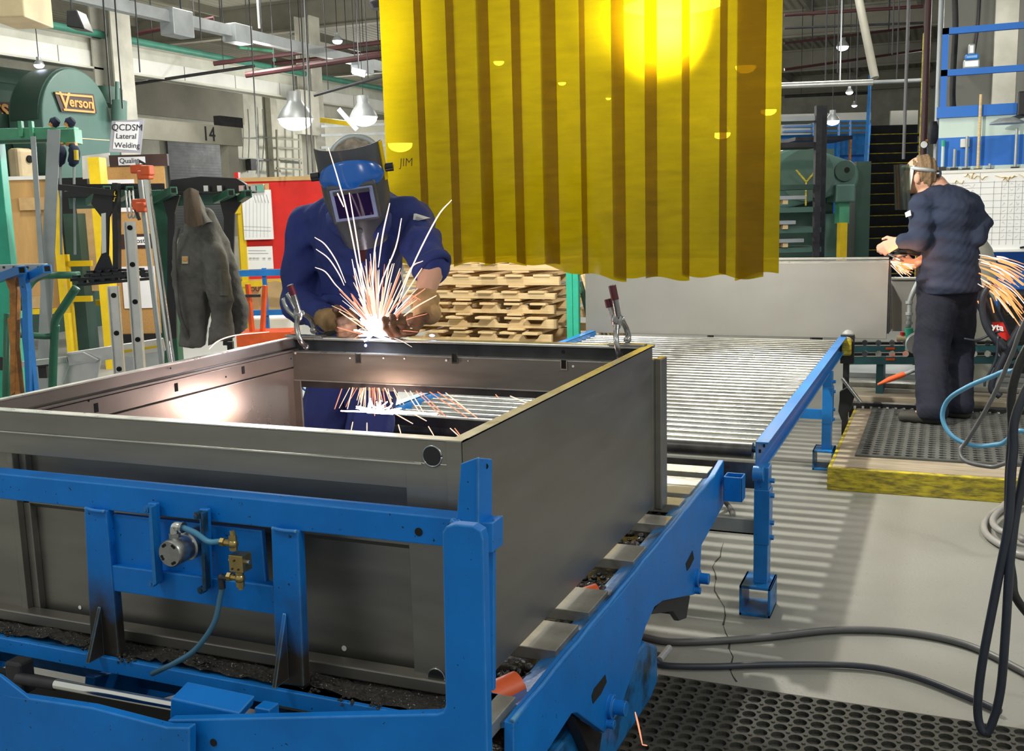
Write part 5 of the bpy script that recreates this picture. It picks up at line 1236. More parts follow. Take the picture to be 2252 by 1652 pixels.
# big mat in the foreground
fm = MB()
a = pz(1490, 1490, 0); ang = math.atan2((pz(2252, 1600, 0)-a).y, (pz(2252, 1600, 0)-a).x)
holemat(fm, -.86, 1.98, .86, 3.30, .001, .052, .0215, .014, 12)
fm.box((-.86, 1.98, .0005), (.84, 3.28, .002))
# small knobs between the holes
for j in range(25):
    for i in range(33):
        c = Vector((-.86+.052*i, 1.98+.052*(j), .015)); 
        if j and i: fm.tube([c, c+Vector((0, 0, .004))], .0065, 6)
fmo = solo('anti_fatigue_mat', fm, 'matrub', 'black perforated anti-fatigue mat on the floor at bottom right', 'mat')
# ---------------------------------------------------------------- hoses and cables
def hose(pts, r, m, label, cat='hose', name='hose', zsnap=None, n=10):
    pts = [Vector(p) for p in pts]
    def run_on(p):
        if name in ('hanging_hose', 'air_hose'):
            return [p+Vector((.22, .05, .5)), Vector((p.x+.4, p.y+.1, 3.6)), Vector((p.x+.42, p.y+.1, 6.15))] if p.z > .75 else [Vector((p.x+.3, p.y+.2, .02)), Vector((p.x+1.3, p.y+.6, .02))]
        if name in ('floor_cable', 'coiled_hose') and p.x > .25 : return [p+Vector((.6, .25, 0)), p+Vector((1.8, .3, 0))]
        return []
    if name in ('hanging_hose', 'air_hose', 'floor_cable', 'coiled_hose'):
        pts = run_on(pts[0])[::-1]+pts+run_on(pts[-1])
    return solo(name, MB().tube(smoothpath(pts, 10), r, 12), m, label, cat, smooth=True)
fz = lambda x, y, r=.012: pz(x, y, r)
hose([fz(1410, 1400, .014), fz(1480, 1412, .014), fz(1600, 1408, .014), (fz(1700, 1400, .014)), fz(1850, 1385, .014), fz(2000, 1392, .014), fz(2130, 1420, .014), fz(2252, 1478, .014), fz(2340, 1530, .014)], .013, 'hose', 'grey cable arching over the floor, upper one of the two beside the perforated mat', 'cable', 'floor_cable')
hose([fz(1447, 1440, .014), fz(1455, 1462, .014), fz(1560, 1466, .014), fz(1700, 1462, .014), fz(1880, 1464, .014), fz(2000, 1485, .014), fz(2120, 1530, .014), fz(2200, 1565, .014)], .011, 'hosedk', 'dark cable on the floor, lower one of the two beside the perforated mat', 'cable', 'floor_cable')
cn = thing('cable_connector', 'small clear plug on the end of the lower floor cable by the blue base', 'connector', fz(1460, 1430, 0))
obj('plug', MB().cyl(fz(1450, 1452, .02), fz(1472, 1425, .02), .012, 12), 'alu', cn, smooth='auto')
solo('thin_floor_wire', MB().tube(smoothpath([fz(1852, 1062, .004), fz(1920, 1075, .004), fz(2020, 1086, .004), fz(2140, 1083, .004)], 8), .005, 6), 'hose', 'thin dark wire lying along the foot of the yellow platform edge', 'cable', smooth=True)
# big hanging loop at right foreground
hose([py(2255, 860, 3.1), py(2228, 1000, 3.1), py(2218, 1150, 3.1), py(2192, 1290, 3.1), py(2160, 1460, 3.1), py(2150, 1560, 3.1), py(2160, 1606, 3.1), py(2178, 1600, 3.1), py(2200, 1520, 3.1), py(2212, 1380, 3.1), py(2222, 1230, 3.1), py(2244, 1080, 3.12), py(2300, 900, 3.1)], .0125, 'hosedk', 'long dark hose hanging in a narrow loop at the right edge in the foreground', name='hanging_hose')
hose([py(2246, 790, 3.4), py(2225, 960, 3.4), py(2218, 1120, 3.4), py(2225, 1260, 3.35), py(2260, 1350, 3.35)], .013, 'rubber', 'second black hose hanging beside the narrow loop at the right edge', name='hanging_hose')
hose([fz(2252, 1100, .02), fz(2200, 1118, .02), fz(2168, 1145, .02), fz(2170, 1175, .02), fz(2215, 1205, .02), fz(2290, 1225, .02)], .016, 'hosegrey', 'thick grey hose coil lying on the floor at the right edge', name='coiled_hose')
hose([fz(2290, 1090, .045), fz(2220, 1110, .045), fz(2185, 1140, .045), fz(2195, 1165, .045), fz(2240, 1180, .045), fz(2290, 1190, .045)], .016, 'hosegrey', 'inner turn of the thick grey hose on the floor at the right edge', name='coiled_hose')
hose([py(2260, 785, 5.0), py(2200, 820, 5.1), py(2130, 850, 5.2), py(2085, 880, 5.3), py(2073, 920, 5.3), py(2095, 960, 5.25), py(2140, 980, 5.2), py(2200, 977, 5.1), py(2270, 962, 5.0)], .011, 'hoseblue', 'pale blue air hose hanging in a wide loop before the platform', name='air_hose')
hose([py(2262, 690, 4.9), py(2225, 780, 5.0), py(2180, 880, 5.1), py(2130, 965, 5.2), py(2112, 990, 5.2), py(2125, 1015, 5.15), py(2180, 1027, 5.1), py(2260, 1030, 5.0)], .010, 'hose', 'grey hose hanging in a long loop in front of the blue air hose', name='air_hose')
hose([pv(2098, -40, 9.2), pv(2101, 60, 9.2), pv(2096, 160, 9.2), pv(2096, 235, 9.2), pv(2112, 285, 9.2), pv(2150, 325, 9.2), pv(2200, 366, 9.2), pv(2222, 378, 9.25)], .026, 'rubber', 'thick dark hose dropping from the ceiling to the top of the whiteboard', name='ceiling_hose')
hose([fz(1590, 1030, .3), fz(1560, 1060, .2), fz(1600, 1110, .03), fz(1612, 1130, .03), fz(1604, 1150, .03), fz(1560, 1152, .03)], .013, 'hose', 'grey cable dropping behind the blue side beam by its tube socket', name='floor_cable')
hose([pv(2156, -40, 13.2), pv(2150, 60, 13.2), pv(2138, 140, 13.2)], .02, 'dark', 'dark hose hanging before the pale pier at top right', name='ceiling_hose')
# ---------------------------------------------------------------- pallets, racking posts and leaning timber
def pallet(x0, y0_, z, w, d, yaw, label, seed, notched=False):
    R2 = random.Random(seed)
    t = thing('wooden_pallet', label, 'pallet', (x0, y0_, z), 'stacked wooden pallets')
    mm = 'wood'
    for i in range(7):
        y = y0_+d*i/7.2; j = R2.uniform(-.02, .02)
        obj('deck_board', MB().box((x0+j, y, z+.105), (x0+w+j, y+d*.105, z+.125)), mm, t, bevel=.002)
    for i in range(4):
        y = y0_+d*i/3.3
        obj('base_board', MB().box((x0+R2.uniform(-.02, .02), y, z), (x0+w, y+d*.1, z+.018)), mm, t)
    for i in range(3):
        xs_ = x0+(w-.04)*i/2
        if notched: pass
        obj('stringer', MB().box((xs_, y0_+.01, z+.018), (xs_+.04, y0_+d, z+.105)), mm, t)
    return t
# front faces show the stringers edge-on: boards run across; lower pallets show notched stringers
Yp = 7.9
def palX(x, Y=Yp): return py(x, 650, Y).x
lv_ = [(576, 600, 0, 1238), (604, 632, 0, 1230), (640, 662, 0, 1222), (666, 694, 1, 1216), (697, 726, 1, 1220), (730, 758, 1, 1208)]
names = ['topmost', 'second from the top', 'third from the top', 'fourth from the top, with notched stringers', 'fifth from the top, with notched stringers', 'lowest above the box rim']
def pallet2(y0, y1, kind, xr, label, seed):
    R2 = random.Random(seed)
    za = py(1100, y1, Yp).z; zb_ = py(1100, y0, Yp).z; h = zb_-za; xa = palX(900)-R2.uniform(0, .1); xb = palX(xr)
    t = thing('wooden_pallet', label, 'pallet', ((xa+xb)/2, Yp+.5, za), 'stacked wooden pallets')
    if kind == 0:
        obj('stringer', MB().box((xa, Yp, za+.018), (xb, Yp+.04, zb_-.018)), 'wood', t, bevel=.003)
        for k in range(1, 3): obj('stringer', MB().box((xa, Yp+.45*k, za+.018), (xb, Yp+.45*k+.04, zb_-.018)), 'woodend', t)
    else:
        for k in range(3):
            Yq = Yp+.03+.45*k; poly = [Vector((xa, Yq, za+.016)), Vector((xb, Yq, za+.016)), Vector((xb, Yq, zb_-.02))]
            nn = 5; ww = (xb-xa)/nn
            for i in range(nn):
                xr_ = xb-ww*i
                poly += [Vector((xr_-ww*.38, Yq, zb_-.02)), Vector((xr_-ww*.48, Yq, za+h*.45)), Vector((xr_-ww*.85, Yq, za+h*.45)), Vector((xr_-ww*.96, Yq, zb_-.02))]
            poly.append(Vector((xa, Yq, zb_-.02)))
            obj('stringer', MB().prism(poly, (0, .04, 0)), 'wood', t, bevel=.002)
    nb = 6
    for i in range(nb):      # deck boards run away from us, their ends show
        wq = (xb-xa)/nb; x_ = xa+wq*i+R2.uniform(-.02, .03); ov = R2.uniform(.0, .05)
        obj('deck_board', MB().box((x_, Yp-ov, zb_-.018), (x_+wq*.62, Yp+1.0, zb_)), 'wood', t, bevel=.002)
        if i % 2 == 0: obj('base_board', MB().box((x_+wq*.1, Yp-ov*.6, za), (x_+wq*.7, Yp+1.0, za+.016)), 'wood', t, bevel=.002)
    return t
for i, (a, b, k, xr) in enumerate(lv_):
    pallet2(a, b, k, xr, 'weathered wooden pallet, %s in the stack behind the curtain' % names[i], 11+i)
zlow = py(1100, 758, Yp).z-.004; hh = .112
for i in range(int(zlow/hh)):
    z = zlow-hh*(i+1)
    R2 = random.Random(i); t = thing('wooden_pallet', 'wooden pallet low in the stack, hidden behind the box, level %d' % (i+1) if False else 'wooden pallet in the lower part of the stack behind the box', 'pallet', (palX(1050), Yp+.5, z), 'lower pallets of the stack')
    obj('deck', MB().box((palX(900), Yp, z+hh-.02), (palX(1210), Yp+1, z+hh-.002)), 'wood', t)
    for k in range(3): obj('stringer', MB().box((palX(900), Yp+.45*k, z+.002), (palX(1210), Yp+.45*k+.04, z+hh-.02)), 'wood', t)
solo('pallet_prop', MB().box((palX(900), Yp, 0), (palX(1200), Yp+.9, max(.02, zlow-hh*int(zlow/hh)))), 'woodgrey', 'flat timber base under the pallet stack', 'timber')
Yt = 7.6
for x0, x1, lb in ((1246, 1259, 'bright teal rack upright standing right of the pallets, left one of the pair'), (1260, 1272, 'teal rack upright standing right of the pallets, right one of the pair')):
    b = MB().box((py(x0, 700, Yt).x, Yt, 0), (py(x1, 700, Yt).x, Yt+.05, py(x0, 592 if x0 < 1250 else 595, Yt).z))
    solo('rack_upright', b, 'teal', lb, 'post', bevel=.003)
a = py(1276, 620, 7.85); b = py(1312, 768, 7.85)
d_ = (b-a).normalized(); b2 = b+d_*(b.z/abs(d_.z))*.98
tb_ = thing('leaning_bar', 'dark green steel bar with a pale tag leaning right of the teal uprights', 'bar', b2)
obj('bar', MB().bar(a, b2, .05, .03), 'pressdk', tb_); obj('tag', MB().bar(py(1273, 632, 7.8), py(1277, 645, 7.8), .05, .01), 'mint', tb_)
obj('edge', MB().bar(py(1292, 670, 7.82), py(1318, 775, 7.82), .015), 'teal', tb_)
Ys = 7.85
def lean(x0, y0, x1, y1, w, m, label, Y, th=.02, name='leaning_board'):
    w *= .6
    a = py(x0, y0, Y); b = py(x1, y1, Y); d = (b-a).normalized(); b = b+d*(b.z/abs(d.z))
    return solo(name, MB().bar(a, b, .26, w, (1, 0, 0)) if False else MB().prism([a-Vector((w/2, 0, 0)), a+Vector((w/2, 0, 0)), b+Vector((w/2, 0, 0)), b-Vector((w/2, 0, 0))], (0, .28, 0)), m, label, 'board', bevel=.002)
lean(1279, 605, 1324, 752, .03, 'wood', 'pale board leaning right of the teal uprights, leftmost of the leaning stack', Ys)
lean(1289, 612, 1334, 752, .028, 'woodgrey', 'grey-brown board leaning second from the left in the leaning stack', Ys+.02)
lean(1298, 612, 1343, 752, .03, 'wood', 'pale board leaning third from the left in the leaning stack', Ys+.04)
lean(1306, 612, 1350, 752, .02, 'ply', 'yellowish board leaning rightmost in the leaning stack', Ys+.06)
_a = py(1300, 610, 8.3); _b = py(1372, 606, 8.3)
ps = MB().prism([_a, _b, Vector((_b.x, 8.3, 0)), Vector((_a.x+.35, 8.3, 0))], (0, .02, 0))
solo('plywood_sheet', ps, 'woodgrey', 'weathered plywood sheet behind the leaning boards and the right clamp', 'sheet')
# ================================================================ amber strip curtain
def curtain_mat():
    m = bpy.data.materials.new('amber_vinyl'); m.use_nodes = True; nt = m.node_tree; N = nt.nodes; L = nt.links
    N.remove(N['Principled BSDF']); out = N['Material Output']
    tr = N.new('ShaderNodeBsdfTransparent'); tr.inputs[0].default_value = (.8, .56, .03, 1)
    tl = N.new('ShaderNodeBsdfTranslucent')
    df = N.new('ShaderNodeBsdfDiffuse'); df.inputs[0].default_value = (.07, .045, .02, 1)
    tc = N.new('ShaderNodeTexCoord'); mp = N.new('ShaderNodeMapping'); mp.inputs['Scale'].default_value = (3, 3, 16)
    nz = N.new('ShaderNodeTexNoise'); nz.inputs['Scale'].default_value = 2.2; nz.inputs['Detail'].default_value = 8; nz.inputs['Roughness'].default_value = .65
    L.new(tc.outputs['Object'], mp.inputs[0]); L.new(mp.outputs[0], nz.inputs['Vector'])
    cr = N.new('ShaderNodeValToRGB'); cr.color_ramp.elements[0].position = .3; cr.color_ramp.elements[1].position = .7
    cr.color_ramp.elements[0].color = (.11, .082, .0005, 1); cr.color_ramp.elements[1].color = (.18, .138, .0008, 1)
    L.new(nz.outputs['Fac'], cr.inputs[0]); L.new(cr.outputs[0], tl.inputs[0])
    rf = N.new('ShaderNodeBsdfRefraction'); rf.inputs['IOR'].default_value = 1.17; rf.inputs['Roughness'].default_value = .8; rf.inputs[0].default_value = (.5, .37, .002, 1)
    a0 = N.new('ShaderNodeMixShader'); a0.inputs[0].default_value = .42; L.new(tl.outputs[0], a0.inputs[1]); L.new(rf.outputs[0], a0.inputs[2])
    a1 = N.new('ShaderNodeMixShader'); a1.inputs[0].default_value = .90; L.new(tr.outputs[0], a1.inputs[1]); L.new(a0.outputs[0], a1.inputs[2])
    a2 = N.new('ShaderNodeMixShader'); a2.inputs[0].default_value = .10; L.new(a1.outputs[0], a2.inputs[1]); L.new(df.outputs[0], a2.inputs[2])
    gl = N.new('ShaderNodeBsdfGlossy'); gl.inputs['Roughness'].default_value = .12
    fr = N.new('ShaderNodeFresnel'); fr.inputs[0].default_value = 1.25
    a3 = N.new('ShaderNodeMixShader'); L.new(fr.outputs[0], a3.inputs[0]); L.new(a2.outputs[0], a3.inputs[1]); L.new(gl.outputs[0], a3.inputs[2])
    L.new(a3.outputs[0], out.inputs[0]); return m
M['vinyl'] = curtain_mat()
YC = 4.36
cu = thing('welding_curtain', 'translucent amber strip curtain hanging behind the welder', 'curtain', (-1.4, YC, 1.35))
cx = lambda c: 820+c*.4085
strips = [(65, 285, 1425, 1425, 0), (245, 465, 1424, 1410, 0), (412, 640, 1432, 1410, 1), (582, 812, 1428, 1420, 0), (757, 995, 1408, 1436, 1), (917, 1152, 1436, 1482, 0), (1118, 1358, 1478, 1508, 1),
          (1290, 1532, 1484, 1496, 0), (1465, 1705, 1503, 1500, 1), (1663, 1905, 1478, 1492, 0), (1866, 2112, 1482, 1498, 1), (1955, 2196, 1500, 1466, 0)]
ZT_ = 2.86
for i, (c0, c1, b0, b1, fr_) in enumerate(strips):
    Y = YC+(.0 if fr_ else .005); x0 = py(cx(c0), 300, Y).x; x1 = py(cx(c1), 300, Y).x; z0 = py(cx(c0), b0*.4085, Y).z; z1 = py(cx(c1), b1*.4085, Y).z
    mb = MB(); nx = 14; nz = 30; R2 = random.Random(i*7+1); ph = R2.uniform(0, 6)
    for k in range(nz+1):
        t = k/nz
        for j in range(nx+1):
            s = j/nx
            x = x0+(x1-x0)*s+.0
            zb2 = z0+(z1-z0)*s+.010*math.sin(s*5+ph)
            z = zb2+(ZT_-zb2)*t
            y = Y+(.006*(1-(2*s-1)**2) if not fr_ else -.006*(1-(2*s-1)**2))+.003*math.sin(t*5+x*3)*(1-t)
            mb.v.append(Vector((x, y, z)))
    w_ = nx+1
    mb.f = [(k*w_+j, k*w_+j+1, (k+1)*w_+j+1, (k+1)*w_+j) for k in range(nz) for j in range(nx)]
    if i == 11:       # torn lower corner
        mb.f = [f for f in mb.f if not (all(mb.v[q].x > x1-.022 and mb.v[q].z < z1+.035 for q in f))]
    o = obj('strip', mb, 'vinyl', cu, smooth=True)
    if i == 0:
        tx = text_mb('JIM', .055, py(893, 358, Y-.008), (1, 0, 0), (0, 0, 1), .0004, -.0008, .1)
        obj('marker_writing', tx, 'ink', o)
obj('top_rail', MB().box((py(845, 0, YC).x-.3, YC-.02, ZT_-.02), (py(1730, 0, YC).x+.3, YC+.04, ZT_+.05)), 'galv', cu)
for xx in (-2.3, -.5): obj('hanger', MB().cyl((xx, YC+.01, ZT_+.05), (xx, YC+.01, 6.2), .01, 8), 'dark', cu)
# ================================================================ racks and tools on the left (close behind the box)
# green beam stand with hand clamps
D = 6.0
gs = thing('green_gantry', 'light green steel stand with a beam carrying yellow quick-grip clamps at the left edge', 'stand', pv(10, 900, D))
obj('beam', MB().vrect(-60, 281, 164, 314, D, .07), 'mint', gs, bevel=.004)
obj('post', MB().uvbox(uz(-60, 500, D)[0], uz(12, 500, D)[0], D+.02, D+.10, 0, uz(0, 312, D)[1]), 'teal', gs, bevel=.004)
for x in (44, 67): obj('pin', MB().vrect(x-4, 266, x+4, 300, D-.02, .03), 'mint', gs)
obj('end_cap', MB().vrect(124, 283, 164, 316, D-.025, .11), 'mint', gs, bevel=.004)
obj('bracket', MB().vrect(-60, 308, 120, 313, D-.02, .02), 'pressdk', gs)
def quickgrip(x, y, s, label, D=5.9):
    t = thing('quick_grip_clamp', label, 'clamp', pv(x, y, D), 'quick-grip clamps on the green beam')
    d = -1 if s > 0 else 1
    obj('head', MB().tube([pv(x-3*1, y, D), pv(x+2, y-6*s, D), pv(x+9, y-12*s, D)], [.022, .03, .02], 10), 'maroon' if 0 else 'navydk', t, smooth='auto')
    obj('pad', MB().tube([pv(x-7, y+2*s, D-.01), pv(x-2, y-4*s, D-.01)], .016, 8), 'orange' if 0 else 'gold', t, smooth='auto')
    return t
q1 = quickgrip(118, 275, 1, 'navy and yellow quick-grip clamp on top of the green beam, left one')
q2 = quickgrip(152, 275, 1, 'navy and yellow quick-grip clamp on top of the green beam, right one')
for x, lb in ((132, 'left'), (162, 'right')):
    t = thing('quick_grip_clamp', 'navy and yellow quick-grip clamp handle hanging under the green beam, %s one' % lb, 'clamp', pv(x, 360, D), 'quick-grip clamps on the green beam')
    obj('jaw', MB().vrect(x-18, 313, x+3, 321, D-.05, .04), 'gold', t, bevel=.004)
    obj('handle', MB().tube(smoothpath([pv(x-4, 320, 5.93), pv(x+2, 335, 5.9), pv(x, 350, 5.9), pv(x-3, 362, 5.92)], 5), [.018]*3+[.03]*10+[.02]*3, 10), 'navydk', t, smooth=True)
    obj('bar', MB().cyl(pv(x, 322, 5.97), pv(x+3, 560, 5.97), .007, 6), 'galv', t)
    if x == 162: obj('trigger', MB().tube([pv(167, 330, 5.86), pv(168, 352, 5.86)], .012, 8), 'yellow', t, smooth='auto')
# leaning steel straps
def strap(x0, y0, x1, y1, D0, w, m, label, name='steel_strap', th=.008, D1=None):
    a = pv(x0, y0, D0); b = pv(x1, y1, D1 or D0); d = (b-a).normalized(); 
    if b.z > 0: b = b+d*((b.z-.005)/abs(d.z))
    mb = MB(); r = VR*w/2; mb.prism([a-r, a+r, b+r, b-r], VF*th)
    return solo(name, mb, m, label, 'bar', bevel=.001)
strap(118, 285, 95, 810, 5.85, .07, 'galv', 'wide flat grey steel strap leaning on the green beam')
strap(72, 300, 100, 720, 5.8, .028, 'galv', 'narrow flat grey steel strap leaning left of the wide one')
# blue and orange posts with blue square arms and slotted plate
D = 5.0
bs = thing('blue_arm_rack', 'rack with blue square-tube arms on blue and orange painted posts at the left edge', 'rack', pv(40, 860, D))
obj('post', MB().prism([pv(8, 608, D), pv(30, 602, D), pv(36, 640, D), pv(33, 862, D), pv(22, 872, D), pv(20, 640, D)], VF*.05), 'rust', bs, bevel=.003)
lowz = lambda x, D: VR*uz(x, 850, D)[0]+VF*D
for x0, x1, mm in ((21, 34, 'rust'), (49, 66, 'blueconv')):
    a = uz(x0, 760, D)[0]; b = uz(x1, 760, D)[0]
    obj('lower_post', MB().uvbox(a, b, D+.002, D+.05, 0, uz(x0, 700, D)[1]), mm, bs, bevel=.003)
obj('post', MB().prism([pv(38, 600, D-.03), pv(50, 590, D-.03), pv(60, 640, D-.03), pv(66, 870, D-.03), pv(56, 872, D-.03), pv(47, 660, D-.03)], VF*.05), 'blueconv', bs, bevel=.003)
def sqarm(parent, x0, y0, x1, y1, D0, D1, m, s=.04):
    a = pv(x0, y0, D0); b = pv(x1, y1, D1); o = obj('arm', MB().bar(a, b, s), m, parent, bevel=.003)
    d = (b-a).normalized(); obj('arm_mouth', MB().bar(b-d*.001, b+d*.001, s*.62), 'hole', o); return o
sqarm(bs, -40, 625, 48, 594, 5.3, 4.85, 'blueconv'); sqarm(bs, 60, 612, 104, 591, 5.1, 4.85, 'blueconv')
obj('slotted_plate', MB().vrect(-40, 582, 100, 600, 5.05, .03), 'galv', bs, bevel=.002)
hl = MB()
for x in (8, 30, 60, 84): obj('plate_bolt', MB().cyl(pv(x, 588, 5.045), pv(x, 588, 5.05), .006, 8), 'dark', bs)
# green bent tube frame
gt = thing('green_tube_frame', 'dark green bent-tube hand rail frame left of the aluminium ladder rails', 'frame', pv(120, 850, 5.4))
obj('upper_tube', MB().tube(smoothpath([pv(40, 680, 5.2), pv(60, 635, 5.25), pv(80, 612, 5.3), pv(110, 606, 5.4), pv(175, 605, 5.5)], 6), .019, 12), 'green', gt, smooth=True)
obj('loop_tube', MB().tube(smoothpath([pv(168, 632, 5.4), pv(140, 675, 5.4), pv(122, 705, 5.4), pv(120, 740, 5.4), pv(117, 800, 5.4), pv(115, 870, 5.4)], 6)+[Vector((*pv(115, 870, 5.4).xy, 0))], .021, 12), 'green', gt, smooth=True)
obj('cross_tube', MB().tube(smoothpath([pv(30, 735, 5.3), pv(70, 738, 5.35), pv(110, 739, 5.4), pv(122, 730, 5.4), pv(124, 715, 5.4)], 6), .017, 12), 'green', gt, smooth=True)
obj('left_tube', MB().tube([pv(18, 690, 5.25), pv(14, 870, 5.25), Vector((*pv(14, 870, 5.25).xy, 0))], .02, 12), 'green', gt, smooth=True)
obj('caster', MB().cyl(pv(2, 800, 5.3), pv(6, 800, 5.35), .035, 16), 'rubber', gt, smooth='auto')
obj('u_bracket', MB().vrect(70, 797, 106, 806, 5.7, .03).vrect(84, 800, 102, 832, 5.72, .03), 'dark', gt)
# black hanging frames with yellow marks, on the green square arms
D = 5.35
gr_ = thing('green_arm_rack', 'dark green rack with square-tube arms and a teal back beam holding black frames', 'rack', pv(370, 860, D+.4))
obj('back_beam', MB().vrect(140, 415, 560, 430, D+.55, .06), 'dark', gr_, bevel=.004)
obj('back_beam', MB().vrect(150, 424, 520, 455, D+.62, .05), 'press', gr_, bevel=.004)
up = MB().uvbox(uz(352, 600, D+.5)[0], uz(384, 600, D+.5)[0], D+.45, D+.55, 0, uz(360, 418, D+.5)[1])
obj('upright', up, 'green', gr_, bevel=.004)
obj('foot', MB().uvbox(uz(340, 600, D+.5)[0], uz(400, 600, D+.5)[0], D+.3, D+.9, 0, .06), 'green', gr_, bevel=.004)
for x0, y0, x1, y1 in ((196, 445, 236, 417), (262, 436, 286, 418), (340, 442, 382, 419), (475, 440, 508, 424), (525, 440, 546, 426)):
    sqarm(gr_, x0, y0, x1, y1, D+.45, D+.05, 'green', .038)
def blackframe(x, label, D, sc=1.0):
    t = thing('fixture_frame', label, 'frame', pv(x, 620, D))
    P = lambda dx, y: pv(x+dx*sc, y, D)
    obj('web', MB().prism([P(-32, 425), P(24, 418), P(20, 445), P(2, 478), P(0, 560), P(14, 605), P(16, 622), P(-44, 626), P(-30, 590), P(-16, 560), P(-14, 480), P(-38, 448)], VF*.015), 'black', t, bevel=.002)
    obj('spine', MB().prism([P(8, 402), P(20, 402), P(22, 620), P(10, 622)], VF*.05), 'black', t, bevel=.002)
    obj('label_strip', MB().prism([P(-15, 470), P(-5, 468), P(-4, 555), P(-14, 558)], VF*-.003), 'white', t)
    R2 = random.Random(int(x)); mk = MB()
    for k in range(6): scrawl(mk, P(R2.uniform(-8, 15), R2.choice((425, 440, 590, 605)))-VF*.012, .02, .03, 3, R2, .004)
    obj('yellow_marks', mk, 'yellow', t)
    return t
blackframe(238, 'black steel fixture frame with a pale strip hanging in front of the yellow post', D)
t2 = thing('fixture_frame', 'dark steel fixture frame behind the coat, hung on the green arms', 'frame', pv(470, 700, D+.3))
obj('web', MB().prism([pv(x, y, D+.3) for x, y in [(355, 430), (395, 430), (383, 470), (388, 745), (366, 745), (368, 480)]], VF*.02), 'black', t2, bevel=.002)
obj('web', MB().prism([pv(x, y, D+.35) for x, y in [(480, 430), (540, 430), (515, 470), (510, 760), (490, 760), (492, 480)]], VF*.02), 'black', t2, bevel=.002)
obj('header', MB().prism([pv(x, y, D+.25) for x, y in [(372, 420), (375, 395), (440, 388), (520, 392), (540, 405), (545, 425)]], VF*.05), 'black', t2, bevel=.002)
for x in (452, 482, 530, 556):
    obj('toggle', MB().vrect(x-5, 408, x+6, 421, D+.2, .03), 'chrome', t2, bevel=.002)
# comb bars at the bottom of the hanging frame
cbm = thing('comb_bar', 'black toothed cross bars at the foot of the hanging fixture frame', 'bar', pv(240, 625, D-.05))
for x0, y0, x1, y1 in ((156, 616, 330, 602), (170, 627, 330, 613), (190, 605, 318, 598)):
    b = MB().bar(pv(x0, y0, D-.06), pv(x1, y1, D-.06), .02, .014)
    o = obj('bar', b, 'black', cbm)
    for k in range(7):
        t = (k+.5)/7; p = pv(x0+(x1-x0)*t, y0+(y1-y0)*t-4, D-.06); obj('tooth', MB().box(p-Vector((.018, .01, 0)), p+Vector((.018, .01, .012))), 'black', o)
obj('top_bar', MB().bar(pv(130, 412, D-.02), pv(250, 424, D-.02), .03), 'black', cbm); obj('top_bar', MB().bar(pv(150, 412, D+.1), pv(360, 410, D+.1), .03), 'black', cbm)
# vertical aluminium ladder rails and hooks
lr = thing('ladder', 'aluminium ladder section standing upright with round rung holes', 'ladder', pv(275, 850, 5.0))
for x0, y0, x1, y1, hs in ((280, 487, 307, 812, (501, 582, 664, 747)), (244, 630, 262, 820, (650, 733, 812))):
    a = pv(x0+4, y0, 5.0); b = pv(x1, y1, 5.0); b = b+(b-a).normalized()*(b.z/abs((b-a).normalized().z))
    mb = MB(); r = VR*.024; mb.prism([a-r, a+r, b+r, b-r], VF*.02); mb.prism([a-r, a-r*.8, b-r*.8, b-r], VF*-.012); mb.prism([a+r*.8, a+r, b+r, b+r*.8], VF*-.012)
    s_ = obj('rail', mb, 'alu', lr)
    for h_ in hs:
        t = (h_-y0)/(y1-y0); p = pv(x0+4+(x1-x0-4)*t, h_, 4.995); obj('rung_hole', MB().cyl(p-VF*.001, p+VF*.004, .012, 14), 'hole', s_)
hk = MB()
for x in (276, 292, 284): hk.tube(smoothpath([pv(x, 420, 5.1), pv(x+4, 460, 5.0), pv(x+8, 480, 5.0), pv(x+14, 470, 5.0), pv(x+12, 455, 5.0)], 5), .004, 6)
tag(obj('wire_hook', hk, 'alu', org=pv(285, 480, 5.0)), 'thin bent wire hooks hanging at the top of the upright ladder', 'hook')
# pipe clamps
for x0, y0, x1, y1, m_, lb in ((303, 352, 356, 800, 'galv', 'dull grey pipe clamp with orange jaws leaning behind the bright one'), (318, 365, 378, 800, 'chrome', 'bright silver pipe clamp leaning left of the charcoal coat')):
    a = pv(x0, y0, 4.75 if m_ == 'chrome' else 4.85); b = pv(x1, y1, 4.75 if m_ == 'chrome' else 4.85); d = (b-a).normalized(); b = b+d*(b.z/abs(d.z))*.995
    t = thing('pipe_clamp', lb, 'clamp', b, 'pipe clamps left of the coat')
    obj('pipe', MB().cyl(a, b, .0155 if m_ == 'chrome' else .012, 14), m_, t, smooth='auto')
    j = a+d*.04
    obj('jaw', MB().box(j+Vector((-.035, -.02, -.02)), j+Vector((.03, .02, .02))), 'orange', t, bevel=.006)
    if m_ != 'chrome':
        j = a+d*.20; obj('jaw', MB().box(j+Vector((-.05, -.02, -.025)), j+Vector((.03, .02, .025))), 'orange', t, bevel=.006)
        j = a+d*.24; obj('screw', MB().cyl(j+Vector((-.06, 0, .05)), j+Vector((-.03, 0, -.03)), .008, 8), 'dark', t)
        j = pv(313, 456, 4.83); obj('jaw', MB().box(j+Vector((-.025, -.02, -.022)), j+Vector((.025, .02, .022))), 'orange', t, bevel=.006)
        obj('screw', MB().cyl(a+Vector((0, 0, .0)), a+Vector((.04, 0, -.02)), .006, 8), 'dark', t)
    else:
        j = pv(326, 375, 4.74); obj('jaw', MB().box(j+Vector((-.03, -.02, -.022)), j+Vector((.02, .02, .022))), 'orange', t, bevel=.006)
